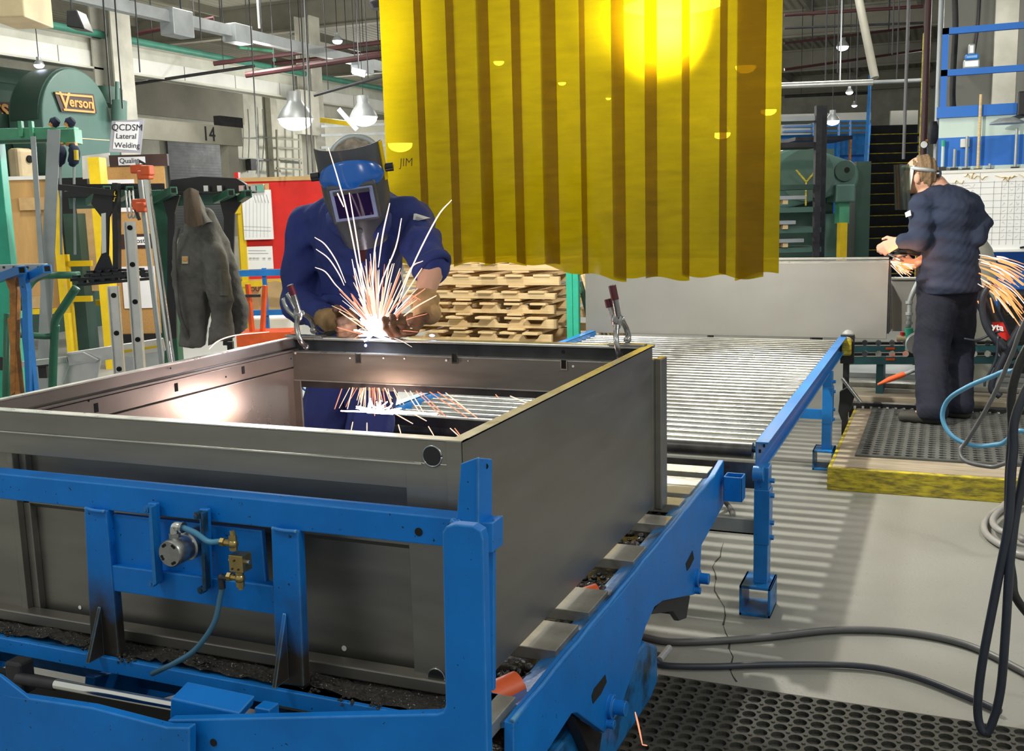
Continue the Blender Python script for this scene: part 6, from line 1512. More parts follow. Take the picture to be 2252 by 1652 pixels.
# step ladder lying on its side behind the box
sl_ = thing('step_ladder', 'aluminium step ladder lying on its side behind the rim of the metal box', 'ladder', pv(230, 860, 5.6))
a = pv(30, 803, 5.5); b = pv(150, 790, 5.5); c = pv(362, 757, 5.6)
obj('front_rail', MB().bar(a, b, .03, .03).bar(b, c, .03, .07), 'alu', sl_, bevel=.002)
obj('rear_rail', MB().bar(pv(132, 880, 5.5), pv(365, 830, 5.6), .03, .06), 'alu', sl_, bevel=.002)
for x0, y0, x1, y1 in ((148, 795, 128, 870), (178, 790, 150, 865), (205, 782, 190, 860)):
    obj('tread', MB().bar(pv(x0, y0, 5.52), pv(x1, y1, 5.5), .09, .02, VF), 'alu', sl_, bevel=.002)
obj('gusset', MB().prism([pv(x, y, 5.48) for x, y in [(148, 780), (182, 775), (215, 792), (208, 798), (180, 795), (165, 795)]], VF*.02), 'alu', sl_)
obj('panel', MB().prism([pv(x, y, 5.6) for x, y in [(268, 788), (360, 770), (360, 850), (262, 850)]], VF*.01), 'alu', sl_)
obj('warning_label', MB().prism([pv(x, y, 5.53) for x, y in [(262, 772), (358, 758), (358, 763), (262, 778)]], VF*-.004), 'yellow', sl_)
gdz = pv(200, 880, 5.5).z
obj('foot', MB().box(Vector((*pv(132, 880, 5.5).xy, 0)), Vector((*(pv(132, 880, 5.5)+Vector((.04, .04, 0))).xy, gdz))), 'alu', sl_)
# yellow upright and small bits behind coat
kb = MB().vrect(500, 752, 512, 790, 5.2, .03)
solo('marked_bar', kb, 'black', 'black bar with yellow marks just below the coat sleeve', 'bar')
# ---------------------------------------------------------------- coat
Dc = 4.62
cp_ = lambda x, y, d=0: np.array(pv(x, y, Dc+d))
ct = thing('work_coat', 'charcoal canvas work coat with a brown corduroy collar hanging on the green rack', 'coat', pv(455, 740, Dc))
prims = [('c', cp_(428, 480), cp_(424, 570), .045, .075, .04), ('c', cp_(424, 570), cp_(428, 680), .075, .068, .04), ('c', cp_(428, 680), cp_(424, 765, -.02), .068, .046, .04),
         ('c', cp_(448, 480), cp_(470, 560, -.04), .042, .054, .02), ('c', cp_(470, 560, -.05), cp_(488, 660, -.06), .054, .052, .012), ('c', cp_(488, 660, -.06), cp_(485, 765, -.05), .052, .046, .012),
         ('c', cp_(455, 478), cp_(500, 590, .05), .042, .048, .02), ('c', cp_(500, 590, .05), cp_(522, 680, .05), .048, .044, .012), ('c', cp_(522, 680, .05), cp_(531, 752, .05), .044, .040, .012),
         ('c', cp_(400, 520), cp_(394, 600, -.05), .022, .024, .015), ('c', cp_(394, 600, -.06), cp_(407, 765, -.04), .024, .022, .015)]
def coat_f(P):
    dd = blend(P, prims, .02)
    q = P@np.array(VF, dtype=np.float32)
    u_ = P@np.array(VR, dtype=np.float32); hem = float(pv(424, 756, Dc).z)+.14*np.clip((u_-float(pv(455, 700, Dc).dot(VR)))/.2, 0, 1)*.45
    dd = np.maximum(dd, hem-P[..., 2])
    return dd+wob(P, .010, 17, 4)+wob(P*np.array([1, 1, .6], dtype=np.float32), .0018, 60, 2)+wob(P@np.array([[1, 0, 0], [0, 1, 0], [.35, .2, .45]], dtype=np.float32), .006, 36, 9)
lo = [min(pv(380, 600, Dc-.2).x, pv(545, 600, Dc-.2).x)-.15, pv(460, 600, Dc).y-.38, pv(460, 760, Dc).z-.05]
hi = [pv(560, 600, Dc+.2).x+.1, pv(460, 600, Dc).y+.38, pv(460, 440, Dc).z+.02]
sdf_obj('coat_body', coat_f, lo, hi, .008, 'coat', ct)
def cloth_patch(pts_top, pts_bot, m, name, parent, th=.006, nn=6, bulge=.02):
    mb = MB(); a = smoothpath(pts_top, nn); b = smoothpath(pts_bot, nn); n = min(len(a), len(b)); K = 8
    for s_ in (0, 1):
        for k in range(K+1):
            t = k/K
            for i in range(n): mb.v.append(a[i]*(1-t)+b[i]*t-VF*(bulge*math.sin(math.pi*i/(n-1))*math.sin(math.pi*(t*.8+.1)))+VF*th*s_)
    N_ = n*(K+1)
    for k in range(K):
        for i in range(n-1):
            q = (k*n+i, k*n+i+1, (k+1)*n+i+1, (k+1)*n+i); mb.f.append(q[::-1]); mb.f.append(tuple(N_+j for j in q))
    rim = [i for i in range(n)]+[k*n+n-1 for k in range(1, K+1)]+[K*n+i for i in range(n-2, -1, -1)]+[k*n for k in range(K-1, 0, -1)]
    for i in range(len(rim)): a_, b_ = rim[i], rim[(i+1) % len(rim)]; mb.f.append((a_, b_, N_+b_, N_+a_))
    return obj(name, mb, m, parent, smooth='auto')
cloth_patch([pv(403, 422, Dc-.06), pv(418, 413, Dc-.09), pv(436, 420, Dc-.06)], [pv(405, 490, Dc-.10), pv(425, 500, Dc-.16), pv(446, 494, Dc-.12)], 'cord', 'corduroy_collar', ct)
cloth_patch([pv(420, 420, Dc-.03), pv(436, 425, Dc), pv(450, 455, Dc)], [pv(440, 500, Dc-.10), pv(455, 490, Dc-.08), pv(468, 488, Dc-.04)], 'coat', 'collar_back', ct)
pk = obj('patch_label', MB().prism([pv(400, 564, Dc-.088), pv(413, 564, Dc-.088), pv(413, 580, Dc-.088), pv(400, 580, Dc-.088)], VF*.01), 'cream', ct)
obj('patch_print', MB().prism([pv(402, 566, Dc-.092), pv(411, 566, Dc-.092), pv(411, 574, Dc-.092), pv(402, 574, Dc-.092)], VF*.003), 'gold', pk)
obj('zip_edge', MB().tube(smoothpath([pv(392, 500, Dc-.09), pv(384, 540, Dc-.10), pv(386, 620, Dc-.10), pv(395, 690, Dc-.10), pv(420, 760, Dc-.05)], 8), .009, 8), 'coat', ct, smooth=True)
obj('cuff', MB().tube([Vector(cp_(486, 722, -.05)), Vector(cp_(485, 741, -.05))], [.051, .051], 20), 'coat', ct, smooth='auto')
cloth_patch([pv(475, 595, Dc-.105), pv(487, 592, Dc-.115), pv(500, 597, Dc-.09)], [pv(480, 650, Dc-.11), pv(491, 650, Dc-.12), pv(503, 650, Dc-.09)], 'coat', 'elbow_patch', ct, .004, 6, .01)
obj('hanging_hook', MB().cyl(pv(428, 415, Dc-.02), pv(428, 425, D+.4), .006, 8), 'dark', ct)
# ================================================================ people
V3 = lambda p: np.array(tuple(p), dtype=np.float32)
def hand_prims(w, d, s, n, curl=(.5, .6, .5), r=.0095, sc=1.0, thumb=.6):
    w, d, s, n = [Vector(q) for q in (w, d, s, n)]; d.normalize(); s = (s-d*s.dot(d)).normalized(); n = d.cross(s) if n.dot(d.cross(s)) > 0 else -(d.cross(s))
    P = []
    for k, off in enumerate((.030, .010, -.010, -.029)):
        b = w+d*(.088-.006*abs(k-1.2))*sc+s*off*sc
        P.append(('c', V3(w+s*off*.55*sc), V3(b), .015*sc, .0125*sc, .012))
        L_ = [(.042, .026, .020), (.046, .030, .022), (.043, .027, .021), (.034, .021, .018)][k]; a = 0; q = b; dr = d
        for j in range(3):
            a += curl[j]*(1+.08*k); dr = d*math.cos(a)+n*math.sin(a); q2 = q+dr*L_[j]*sc
            P.append(('c', V3(q), V3(q2), (r-.0006*j)*sc, (r-.0006*(j+1))*sc, .004)); q = q2
    tb = w+d*.025*sc+s*.028*sc+n*.008*sc; t1 = tb+(d*.6+s*.65+n*.5*thumb).normalized()*.042*sc; t2 = t1+(d*.8+s*.1+n*.75*thumb).normalized()*.030*sc
    P += [('c', V3(tb), V3(t1), .0145*sc, .0115*sc, .01), ('c', V3(t1), V3(t2), .011*sc, .0095*sc, .005)]
    return P
def bounds(prims, pad=.03):
    lo = np.array([1e9]*3); hi = -lo
    for p in prims:
        if p[0] == 'c':
            for c, r in ((p[1], p[3]), (p[2], p[4])): lo = np.minimum(lo, c-r); hi = np.maximum(hi, c+r)
        else:
            R_ = float(np.max(p[2])); lo = np.minimum(lo, p[1]-R_); hi = np.maximum(hi, p[1]+R_)
    return lo-pad, hi+pad
def prim_obj(name, prims, k, h, m, parent=None, folds=None, cut=None, **kw):
    lo, hi = bounds(prims)
    def fn(P):
        d = blend(P, prims, k)
        if folds:
            for (amp, fr, sd, sq) in folds: d = d+wob(P*np.array(sq, dtype=np.float32), amp, fr, sd)
        if cut is not None:
            for (o, nrm) in cut: d = np.maximum(d, (P-V3(o))@V3(Vector(nrm).normalized()))
        return d
    return sdf_obj(name, fn, lo, hi, h, m, parent, **kw)
def person(name, prims, h, base, label):
    lo, hi = bounds(prims)
    p, f = nets(lambda P: blend(P, prims, .03), lo, hi, h); mb = MB(); mb.v = [Vector(x) for x in p.tolist()]; mb.f = [tuple(x) for x in f.tolist()]
    o = obj(name, mb, 'skin', org=base, smooth=True); tag(o, label, 'person'); return o
C_ = lambda a, b, ra, rb, k=.03: ('c', V3(a), V3(b), ra, rb, k)
# ---------------------------------------------------------------- welder
w = lambda x, y, Y: py(x, y, Y)
hd_c = w(784, 372, 3.47)
neck = w(790, 440, 3.58); chest = w(792, 520, 3.66); belly = w(790, 640, 3.74); pel = w(785, 760, 3.78)
shR, shL = w(680, 500, 3.64), w(905, 490, 3.64)
elR, elL = w(655, 668, 3.58), w(949, 592, 3.46)
wrR, wrL = w(748, 706, 3.37), w(926, 678, 3.36)
zpl = .20
hipL, hipR = w(825, 790, 3.78), w(745, 790, 3.78)
kneeL, kneeR = Vector((hipL.x+.02, 3.66, .72)), Vector((hipR.x-.02, 3.66, .72))
ankL, ankR = Vector((kneeL.x+.02, 3.74, zpl+.09)), Vector((kneeR.x-.02, 3.74, zpl+.09))
body = [('e', V3(hd_c), (.078, .098, .118)), C_(hd_c+Vector((0, .03, -.08)), neck, .055, .06), C_(neck, chest, .09, .13), C_(chest, belly, .13, .12), C_(belly, pel, .12, .13),
        C_(neck, shR, .06, .055), C_(neck, shL, .06, .055), C_(shR, elR, .05, .042), C_(shL, elL, .05, .042), C_(elR, wrR, .042, .028), C_(elL, wrL, .046, .032),
        C_(hipL, kneeL, .075, .055), C_(hipR, kneeR, .075, .055), C_(kneeL, ankL, .052, .04), C_(kneeR, ankR, .052, .04),
        C_(ankL, ankL+Vector((0, -.15, -.05)), .035, .03), C_(ankR, ankR+Vector((0, -.15, -.05)), .035, .03), C_(hipL, hipR, .09, .09)]
handR_w = dict(w=wrR, d=w(806, 712, 3.29)-wrR, s=(0, -.3, 1), n=(.3, -1, .2))
handL_w = dict(w=w(932, 690, 3.34), d=w(893, 733, 3.26)-w(932, 690, 3.34), s=(-.9, -.1, -.4), n=(-.3, -1, -.25))
body += hand_prims(**handR_w, curl=(.7, .8, .6)) + hand_prims(**handL_w, curl=(.6, .8, .6))
wp = person('person', body, .009, (pel.x, 3.74, zpl), 'person in navy coveralls and a blue welding helmet bending over the metal box, welding')
# face: nose, ears (largely under the helmet)
nf = (CAM-hd_c).normalized(); nf.z = -.3; nf.normalize()
obj('nose', MB().ball(hd_c+nf*.098+Vector((0, 0, -.02)), .016, 10, (1, 1, 1.5)), 'skin', wp, smooth=True)
for s in (-1, 1): obj('ear', MB().ball(hd_c+VR*.078*s+Vector((0, 0, -.01)), .024, 10, (.5, .7, 1.3)), 'skin', wp, smooth=True)
prim_obj('hair', [('e', V3(hd_c+Vector((0, .006, .018))+nf*.012), (.088, .102, .108)), ('c', V3(hd_c+Vector((0, .05, -.02))), V3(hd_c+Vector((0, .05, -.04))), .07, .06)], .03, .008, 'hairgrey', wp, folds=[(.006, 60, 3, (1, 1, 1))])
# coverall: torso, arms and legs as one garment
cov = [C_(w(790, 462, 3.60), w(792, 540, 3.66), .125, .17, .05), C_(w(792, 540, 3.66), w(792, 640, 3.74), .175, .165, .05), C_(w(792, 640, 3.74), w(788, 760, 3.79), .165, .17, .05),
       C_(w(745, 478, 3.62), shR, .085, .082, .05), C_(w(850, 468, 3.62), shL, .085, .080, .05),
       C_(shR, w(664, 590, 3.60), .078, .074), C_(w(664, 590, 3.60), elR, .072, .066), C_(elR, w(722, 704, 3.425), .064, .055),
       C_(shL, w(930, 545, 3.54), .074, .070), C_(w(930, 545, 3.54), w(947, 585, 3.47), .070, .066),
       C_(hipL, kneeL, .115, .09), C_(hipR, kneeR, .115, .09), C_(kneeL, ankL, .088, .078), C_(kneeR, ankR, .088, .078)]
prim_obj('coverall', cov, .03, .0085, 'navy', wp, folds=[(.012, 12, 3, (1, 1, .7)), (.007, 27, 8, (1, 1, 1))], cut=[(ankL-Vector((0, 0, .03)), (0, 0, -1))])
# rolled cuff
a = w(944, 577, 3.475); b = w(953, 602, 3.455); ax = (b-a).normalized()
ring = MB(); prof = [(.060, -.004), (.070, -.006), (.079, .008), (.080, .026), (.073, .038), (.062, .038), (.056, .028)]
ring.lathe(a, prof, ax+VR*.25, 30)
obj('rolled_cuff', ring, 'navy', wp, smooth=True)
# collar, placket and pocket seams
cl1 = [w(728, 470, 3.50), w(735, 498, 3.44), w(770, 520, 3.42)]; cl2 = [w(850, 470, 3.50), w(845, 500, 3.44), w(815, 520, 3.42)]
for cc in (cl1, cl2): obj('collar', MB().tube(smoothpath(cc, 6), [.012]+[.022]*11+[.01], 10), 'navy', wp, smooth=True)
obj('placket', MB().tube(smoothpath([w(800, 530, 3.475), w(798, 600, 3.555), w(796, 690, 3.60)], 6), .007, 6), 'navy', wp, smooth=True)
obj('chest_pocket', MB().prism([w(703, 590, 3.52), w(752, 588, 3.515), w(752, 650, 3.56), w(706, 648, 3.56)], (0, .05, 0)), 'navy', wp, bevel=.004)
obj('shirt_inset', MB().prism([w(790, 525, 3.47), w(804, 525, 3.47), w(800, 575, 3.5), w(794, 575, 3.5)], (0, .02, 0)), 'maroon', wp)
em = obj('sleeve_emblem', MB().prism([w(908, 488, 3.545), w(910, 470, 3.55), w(942, 480, 3.56)], (.0, .02, 0)), 'white', wp)
obj('emblem_print', MB().prism([w(914, 484, 3.541), w(915, 476, 3.543), w(930, 481, 3.548)], (.0, .004, 0)), 'inkgrey', em)
# gloves
def glove(hp, m1, m2, nm, cuffto, rr):
    P_ = hand_prims(**hp, curl=(.6, .75, .55), r=.0145, sc=1.18, thumb=.9)
    prim_obj(nm, P_, .006, .0042, m2, wp, folds=[(.002, 90, 5, (1, 1, 1))])
    d = (Vector(hp['w'])-cuffto).normalized()
    obj('gauntlet', MB().tube([cuffto, cuffto.lerp(Vector(hp['w']), .5), Vector(hp['w'])+d*.02], [rr, rr*.86, rr*.72], 22), m1, wp, smooth=True)
glove(handR_w, 'leather', 'leatherdk', 'glove', w(716, 704, 3.43), .052)
glove(handL_w, 'leather', 'leatherdk', 'glove', w(937, 655, 3.395), .052)
obj('cuff_bulge', MB().ball(w(945, 690, 3.36), .043, 16, (1, 1, .95)), 'leather', wp, smooth=True)
# boots
for q in (ankL, ankR):
    P_ = [C_(q+Vector((0, .02, .05)), q+Vector((0, .01, -.04)), .055, .05), C_(q+Vector((0, .0, -.045)), q+Vector((0, -.16, -.05)), .045, .04)]
    prim_obj('boot', P_, .03, .01, 'boot', wp, cut=[((0, 0, zpl+.002), (0, 0, -1))])
# helmet
hc = w(780, 428, 3.36)
fwd = (CAM-hc); fwd.z = 0; fwd = (fwd.normalized()+VR*-.10).normalized(); fwd = (fwd*math.cos(.30)-Vector((0, 0, 1))*math.sin(.30)).normalized()
hr_ = Vector((0, 0, 1)).cross(fwd).normalized()*1; hr_ = hr_ if hr_.dot(VR) > 0 else -hr_
hu = fwd.cross(hr_); hu = hu if hu.z > 0 else -hu
tl = .11; hr2 = hr_*math.cos(tl)+hu*math.sin(tl); hu2 = hu*math.cos(tl)-hr_*math.sin(tl); hr_, hu = hr2, hu2
def shell_pt(a, v, off=0):
    W_ = .128 if v > -.1 else .128-.030*((-.1-v)/.9)**1.3*1.5
    Dp = .13+.018*math.sin(max(0, min(1, (v+1)/2))*math.pi)
    ang = a*1.25
    e_ = .93 if v > .75 else 1
    return hc+hr_*(W_+off)*math.sin(ang)*1.02+fwd*((Dp+off)*math.cos(ang)-.10)+hu*v*.205
def shell(mb, a0, a1, v0, v1, off, na=28, nv=22, th=.004):
    n0 = len(mb.v)
    for s_ in (0, 1):
        for j in range(nv+1):
            for i in range(na+1): mb.v.append(shell_pt(a0+(a1-a0)*i/na, v0+(v1-v0)*j/nv, off-th*s_))
    N_ = (na+1)*(nv+1); q = lambda s_, j, i: n0+s_*N_+j*(na+1)+i
    for j in range(nv):
        for i in range(na):
            mb.f.append((q(0,j,i), q(0,j,i+1), q(0,j+1,i+1), q(0,j+1,i))); mb.f.append((q(1,j,i), q(1,j+1,i), q(1,j+1,i+1), q(1,j,i+1)))
    for i in range(na): mb.f += [(q(0,0,i), q(1,0,i), q(1,0,i+1), q(0,0,i+1)), (q(0,nv,i), q(0,nv,i+1), q(1,nv,i+1), q(1,nv,i))]
    for j in range(nv): mb.f += [(q(0,j,0), q(0,j+1,0), q(1,j+1,0), q(1,j,0)), (q(0,j,na), q(1,j,na), q(1,j+1,na), q(0,j+1,na))]
    return mb
hm = obj('welding_helmet', shell(MB(), -1, 1, -1, .85, 0), 'helmet', wp, smooth='auto')
dome = MB(); nn = 26
for j in range(nn+1):
    for i in range(nn+1):
        s = i/nn; t = j/nn; a = -0.86+1.72*s; sw = math.sin(math.pi*s)**.6; v = .30-.22*sw+t*(.03+.56*sw)
        edge = math.sin(math.pi*s)**.45*math.sin(math.pi*t)**.5
        dome.v.append(shell_pt(a, v, .002+.034*edge*(.75+.25*math.cos(math.pi*t*.9))))
dome.f = [(j*(nn+1)+i, j*(nn+1)+i+1, (j+1)*(nn+1)+i+1, (j+1)*(nn+1)+i) for j in range(nn) for i in range(nn)]
obj('brow_dome', dome, 'helmetblue', hm, smooth=True)
# lens holder
lc = shell_pt(.0, -.07, .0)+fwd*.004
ln_f = (fwd*math.cos(.12)-hu*math.sin(.12)).normalized(); ln_u = ln_f.cross(hr_); ln_u = ln_u if ln_u.z > 0 else -ln_u
def lrect(w_, h_, d0, d1, off=(0, 0)):
    c = lc+hr_*off[0]+ln_u*off[1]; P_ = []
    for d in (d0, d1):
        for sx, sz in ((-1, -1), (1, -1), (1, 1), (-1, 1)): P_.append(c+hr_*w_*sx+ln_u*h_*sz+ln_f*d)
    return MB().add(P_, [(0, 3, 2, 1), (4, 5, 6, 7), (0, 1, 5, 4), (1, 2, 6, 5), (2, 3, 7, 6), (3, 0, 4, 7)])
obj('lens_holder', lrect(.088, .074, -.05, .012), 'helmet', hm, bevel=.008)
obj('lens_frame', lrect(.078, .062, .0, .016), mat('lens_surround', (.25, .3, .52), .3, 0, .1, 9), hm, bevel=.004)
obj('filter_lens', lrect(.064, .045, .012, .0175, (0, -.004)), 'lens', hm)
obj('frame_bar', lrect(.066, .007, .015, .019, (0, .049)), 'helmet', hm)
obj('chin_stud', MB().cyl(shell_pt(0, -.62, 0), shell_pt(0, -.62, .008), .010, 12), 'helmet', hm)
sd = MB()
shell(sd, .86, 1.0, .15, .84, .004, 4, 10); obj('yellow_edge', sd, 'yellow', hm, smooth='auto')
for s in (-1, 1):
    q = shell_pt(.98*s, .35, 0); obj('pivot_knob', MB().cyl(q-hr_*.0*s, q+hr_*.03*s, .016, 14), 'black', hm, smooth='auto')
hb_ = MB(); pts = [hd_c+VR*.093*math.cos(t)+Vector((0, 0, 1))*(.03+.095*math.sin(t))+nf*.035 for t in [math.pi*k/18 for k in range(19)]]
obj('headband', MB().tube(pts, .015, 10), 'galv', hm, smooth=True)
# torch in his right glove
tr_ = thing('welding_torch', 'black welding torch held in the glove at the sparks', 'torch', w(815, 728, 3.27))
obj('handle', MB().tube(smoothpath([w(750, 722, 3.36), w(780, 718, 3.31), w(808, 724, 3.27)], 5), .014, 12), 'black', tr_, smooth=True)
obj('nozzle', MB().tube(smoothpath([w(806, 724, 3.27), w(818, 726, 3.26), w(826, 734, 3.25)], 4), .009, 12), 'brass', tr_, smooth=True)
obj('lead', MB().tube(smoothpath([w(750, 722, 3.36), w(706, 750, 3.42), w(660, 850, 3.44), Vector((-2.62, 3.5, .3)), Vector((-2.75, 3.6, .02)), Vector((-3.3, 3.9, .02))], 6), .012, 8), 'rubber', tr_, smooth=True)
tie = solo('welder_step', MB().box((hipR.x-.35, 3.46, 0), (hipL.x+.35, 3.90, zpl)), 'woodgrey', 'low timber step the welder stands on behind the metal box', 'step', bevel=.004)
# ---------------------------------------------------------------- grinding worker, seen from behind
YG = 7.62
g = lambda x, y, d=0: py(x, y, YG+d)
hdg = g(2022, 384, -.05)
nkg = g(2052, 412); chg = g(2078, 470); blg = g(2088, 560); plg = g(2085, 640)
sL, sR = g(2022, 452, -.12), g(2132, 452, .12)
eL, eR = g(2022, 528, -.16), g(2160, 492, .05)
wL, wR = g(1978, 531, -.2), g(2010, 582, -.08)
hL, hR_ = g(2062, 650, -.06), g(2108, 650, .08)
kL, kR = g(2048, 765, -.10), g(2110, 765, .10)
aL = pz(2050, 905, .22); aR = pz(2110, 893, .22)
fdir = (Vector((-1, .12, 0))).normalized()
gb = [('e', V3(hdg), (.098, .082, .118)), C_(hdg+Vector((.04, 0, -.05)), nkg+Vector((0, 0, -.02)), .058, .06), C_(nkg, chg, .09, .14), C_(chg, blg, .14, .125), C_(blg, plg, .125, .13),
      C_(nkg, sL, .06, .055), C_(nkg, sR, .06, .055), C_(sL, eL, .05, .042), C_(sR, eR, .05, .042), C_(eL, wL, .042, .028), C_(eR, wR, .042, .03),
      C_(hL, kL, .08, .058), C_(hR_, kR, .08, .058), C_(kL, aL, .055, .042), C_(kR, aR, .055, .042), C_(aL, aL+fdir*.14+Vector((0, 0, -.05)), .035, .03), C_(aR, aR+fdir*.14+Vector((0, 0, -.05)), .035, .03),
      C_(hdg+Vector((-.085, .01, -.02)), hdg+Vector((-.105, .01, -.03)), .016, .014), C_(hdg+Vector((-.05, 0, -.08)), hdg+Vector((-.075, 0, -.095)), .045, .03)]
hLd = dict(w=wL, d=Vector((-.75, -.1, -.35)), s=(-.3, .2, .9), n=(-.2, .6, -.8)); hRd = dict(w=wR, d=Vector((-1, .05, .1)), s=(0, .2, 1), n=(-.2, .8, 0))
gb += hand_prims(**hLd, curl=(.6, .7, .5), r=.012, sc=1.1)+hand_prims(**hRd, curl=(.6, .7, .5), r=.012, sc=1.1)
gp_ = person('person', gb, .0095, (plg.x, YG, .145), 'person in dark navy work clothes seen from behind, grinding the edge of the grey panel')
jk = [C_(g(2062, 432), chg, .105, .185, .05), C_(chg, g(2086, 555), .185, .175, .05), C_(g(2086, 555), g(2086, 625), .178, .195, .05), C_(g(2050, 440, -.05), sL, .09, .088, .05), C_(g(2095, 440, .05), sR, .09, .088, .05),
      C_(sL, g(2024, 492, -.15), .082, .078), C_(g(2024, 492, -.15), eL, .078, .068), C_(eL, g(1985, 530, -.195), .066, .054), C_(sR, eR, .082, .07), C_(eR, g(2150, 525, -.05), .068, .06), C_(nkg+Vector((0, 0, -.03)), nkg+Vector((.0, 0, -.06)), .075, .09)]
prim_obj('jacket', jk, .035, .0095, 'navydk', gp_, folds=[(.014, 10, 21, (1, 1, .5)), (.008, 24, 5, (1, 1, 1))], cut=[(g(2086, 643), (.05, 0, -1))])
tr = [C_(g(2068, 640, -.03), kL, .135, .108, .04), C_(g(2104, 640, .05), kR, .135, .105, .04), C_(kL, aL, .105, .095), C_(kR, aR, .10, .092), C_(g(2070, 630), g(2104, 630), .14, .14)]
prim_obj('trousers', tr, .03, .0095, 'navytr', gp_, folds=[(.009, 14, 31, (1, 1, .7)), (.004, 36, 6, (1, 1, 1))], cut=[(aL-Vector((0, 0, .04)), (0, 0, -1))])
obj('collar', MB().tube(smoothpath([g(2030, 418, -.09), g(2052, 410, -.02), g(2072, 400, .06)], 6), .024, 10), 'navydk', gp_, smooth=True)
prim_obj('hair', [('e', V3(hdg+Vector((.022, 0, .02))), (.092, .090, .112)), ('e', V3(hdg+Vector((.055, 0, -.04))), (.05, .07, .06))], .03, .008, 'hair', gp_, folds=[(.008, 70, 3, (1, 1, 1))])
obj('ear', MB().ball(hdg+Vector((-.012, -.084, -.025)), .03, 12, (.7, .4, 1.2)), 'skin', gp_, smooth=True)
fs = obj('headband', MB().tube([hdg+Vector((.102*math.cos(t), .098*math.sin(t), .035+.018*math.cos(t)*-1)) for t in [2*math.pi*k/28 for k in range(29)]], .014, 8), 'galv', gp_, smooth=True)
obj('ratchet_knob', MB().cyl(hdg+Vector((.10, -.02, .0)), hdg+Vector((.13, -.03, .0)), .024, 16), 'black', fs, smooth='auto')
obj('side_strap', MB().prism([hdg+Vector((-.03, -.10, .06)), hdg+Vector((-.055, -.10, .04)), hdg+Vector((-.075, -.095, -.10)), hdg+Vector((-.05, -.095, -.10))], (0, .008, 0)), 'white', fs)
sh_ = MB(); K = 18
for s_ in (0, 1):
    for j in range(9):
        t = j/8
        for i in range(K+1):
            a = math.pi/2+.35+(math.pi-.7)*i/K; rr_ = .15-.006*s_
            c = hdg+Vector((-.01+.02*t, 0, .07-.30*t)); sh_.v.append(c+Vector((rr_*math.cos(a)*1.05, .115*math.sin(a)/.115*.115*(1), 0)))
N_ = 9*(K+1)
for j in range(8):
    for i in range(K):
        q = (j*(K+1)+i, j*(K+1)+i+1, (j+1)*(K+1)+i+1, (j+1)*(K+1)+i); sh_.f.append(q); sh_.f.append(tuple(N_+x for x in q[::-1]))
_sm = bpy.data.materials.new('tinted_visor'); _sm.use_nodes = True; _n = _sm.node_tree.nodes; _t = _n.new('ShaderNodeBsdfTransparent'); _t.inputs[0].default_value = (.42, .45, .36, 1)
_g = _n.new('ShaderNodeBsdfGlossy'); _g.inputs['Roughness'].default_value = .08; _x = _n.new('ShaderNodeMixShader'); _x.inputs[0].default_value = .12
_sm.node_tree.links.new(_t.outputs[0], _x.inputs[1]); _sm.node_tree.links.new(_g.outputs[0], _x.inputs[2]); _sm.node_tree.links.new(_x.outputs[0], _n['Material Output'].inputs[0])
obj('face_shield', sh_, _sm, gp_, smooth=True)
obj('shoulder_patch', MB().prism([g(1990, 468, -.225), g(2002, 462, -.225), g(2004, 474, -.225), g(1992, 478, -.225)], (0, .03, 0)), 'white', gp_)
for q in (aL, aR):
    P_ = [C_(q+Vector((.01, 0, .02)), q+Vector((0, 0, -.035)), .062, .055), C_(q+Vector((.03, 0, -.045)), q+fdir*.17+Vector((0, 0, -.05)), .05, .042)]
    prim_obj('boot', P_, .03, .01, 'boot', gp_, cut=[((0, 0, .1445), (0, 0, -1))])
# angle grinder
ag = thing('angle_grinder', 'black angle grinder with a flat disc held against the end of the grey panel', 'power tool', g(1990, 560, -.15))
obj('body', MB().tube(smoothpath([g(2022, 556, -.12), g(2000, 552, -.15), g(1975, 553, -.17)], 5), .026, 14), 'black', ag, smooth='auto')
obj('gear_head', MB().lathe(g(1972, 560, -.17), [(0, -.02), (.03, -.02), (.032, .02), (0, .03)], n=16), 'dark', ag, smooth='auto')
obj('disc', MB().cyl(g(1968, 566, -.17), g(1968, 566, -.17)+Vector((.002, .0, .004)), .065, 30), 'toolsteel', ag, smooth='auto')
obj('guard', MB().lathe(g(1972, 563, -.17), [(.066, 0), (.068, .012), (.02, .014)], n=24), 'dark', ag, smooth='auto')
# ================================================================ sparks and arc
R5 = random.Random(21)
def streak(mb, pts, r, n=5):
    p = smoothpath(pts, 5) if len(pts) > 2 else [Vector(pts[0]), (Vector(pts[0])+Vector(pts[1]))/2, Vector(pts[1])]
    m = len(p); rs = [max(.0004, r*(.35+.65*math.sin(math.pi*min(1, (i+.6)/m))**.6)) for i in range(m)]
    mb.tube(p, rs, n)
YA = 3.22; O = py(831, 735, YA)
hot = MB(); mid = MB(); red = MB()
man = [[(993, 440), (960, 480), (905, 590), (868, 690)], [(722, 325), (745, 400), (766, 480), (800, 655), (806, 700)], [(768, 424), (790, 560), (806, 690)], [(742, 425), (756, 455)],
       [(857, 447), (842, 515), (832, 588)], [(883, 480), (870, 545), (836, 630), (826, 710)], [(832, 512), (823, 560), (818, 700)], [(692, 522), (715, 538), (740, 575), (760, 622)],
       [(695, 548), (722, 568), (745, 602), (757, 628)], [(693, 588), (716, 598), (737, 625), (754, 642)], [(774, 570), (788, 640), (804, 690)], [(780, 590), (800, 660), (812, 705)]]
for i, pts in enumerate(man):
    dy = R5.uniform(-.08, .04); n = len(pts)
    streak(hot, [py(x, y, YA+dy*(1-k/(n-1))) for k, (x, y) in enumerate(pts)], .0027 if i < 7 else .0023)
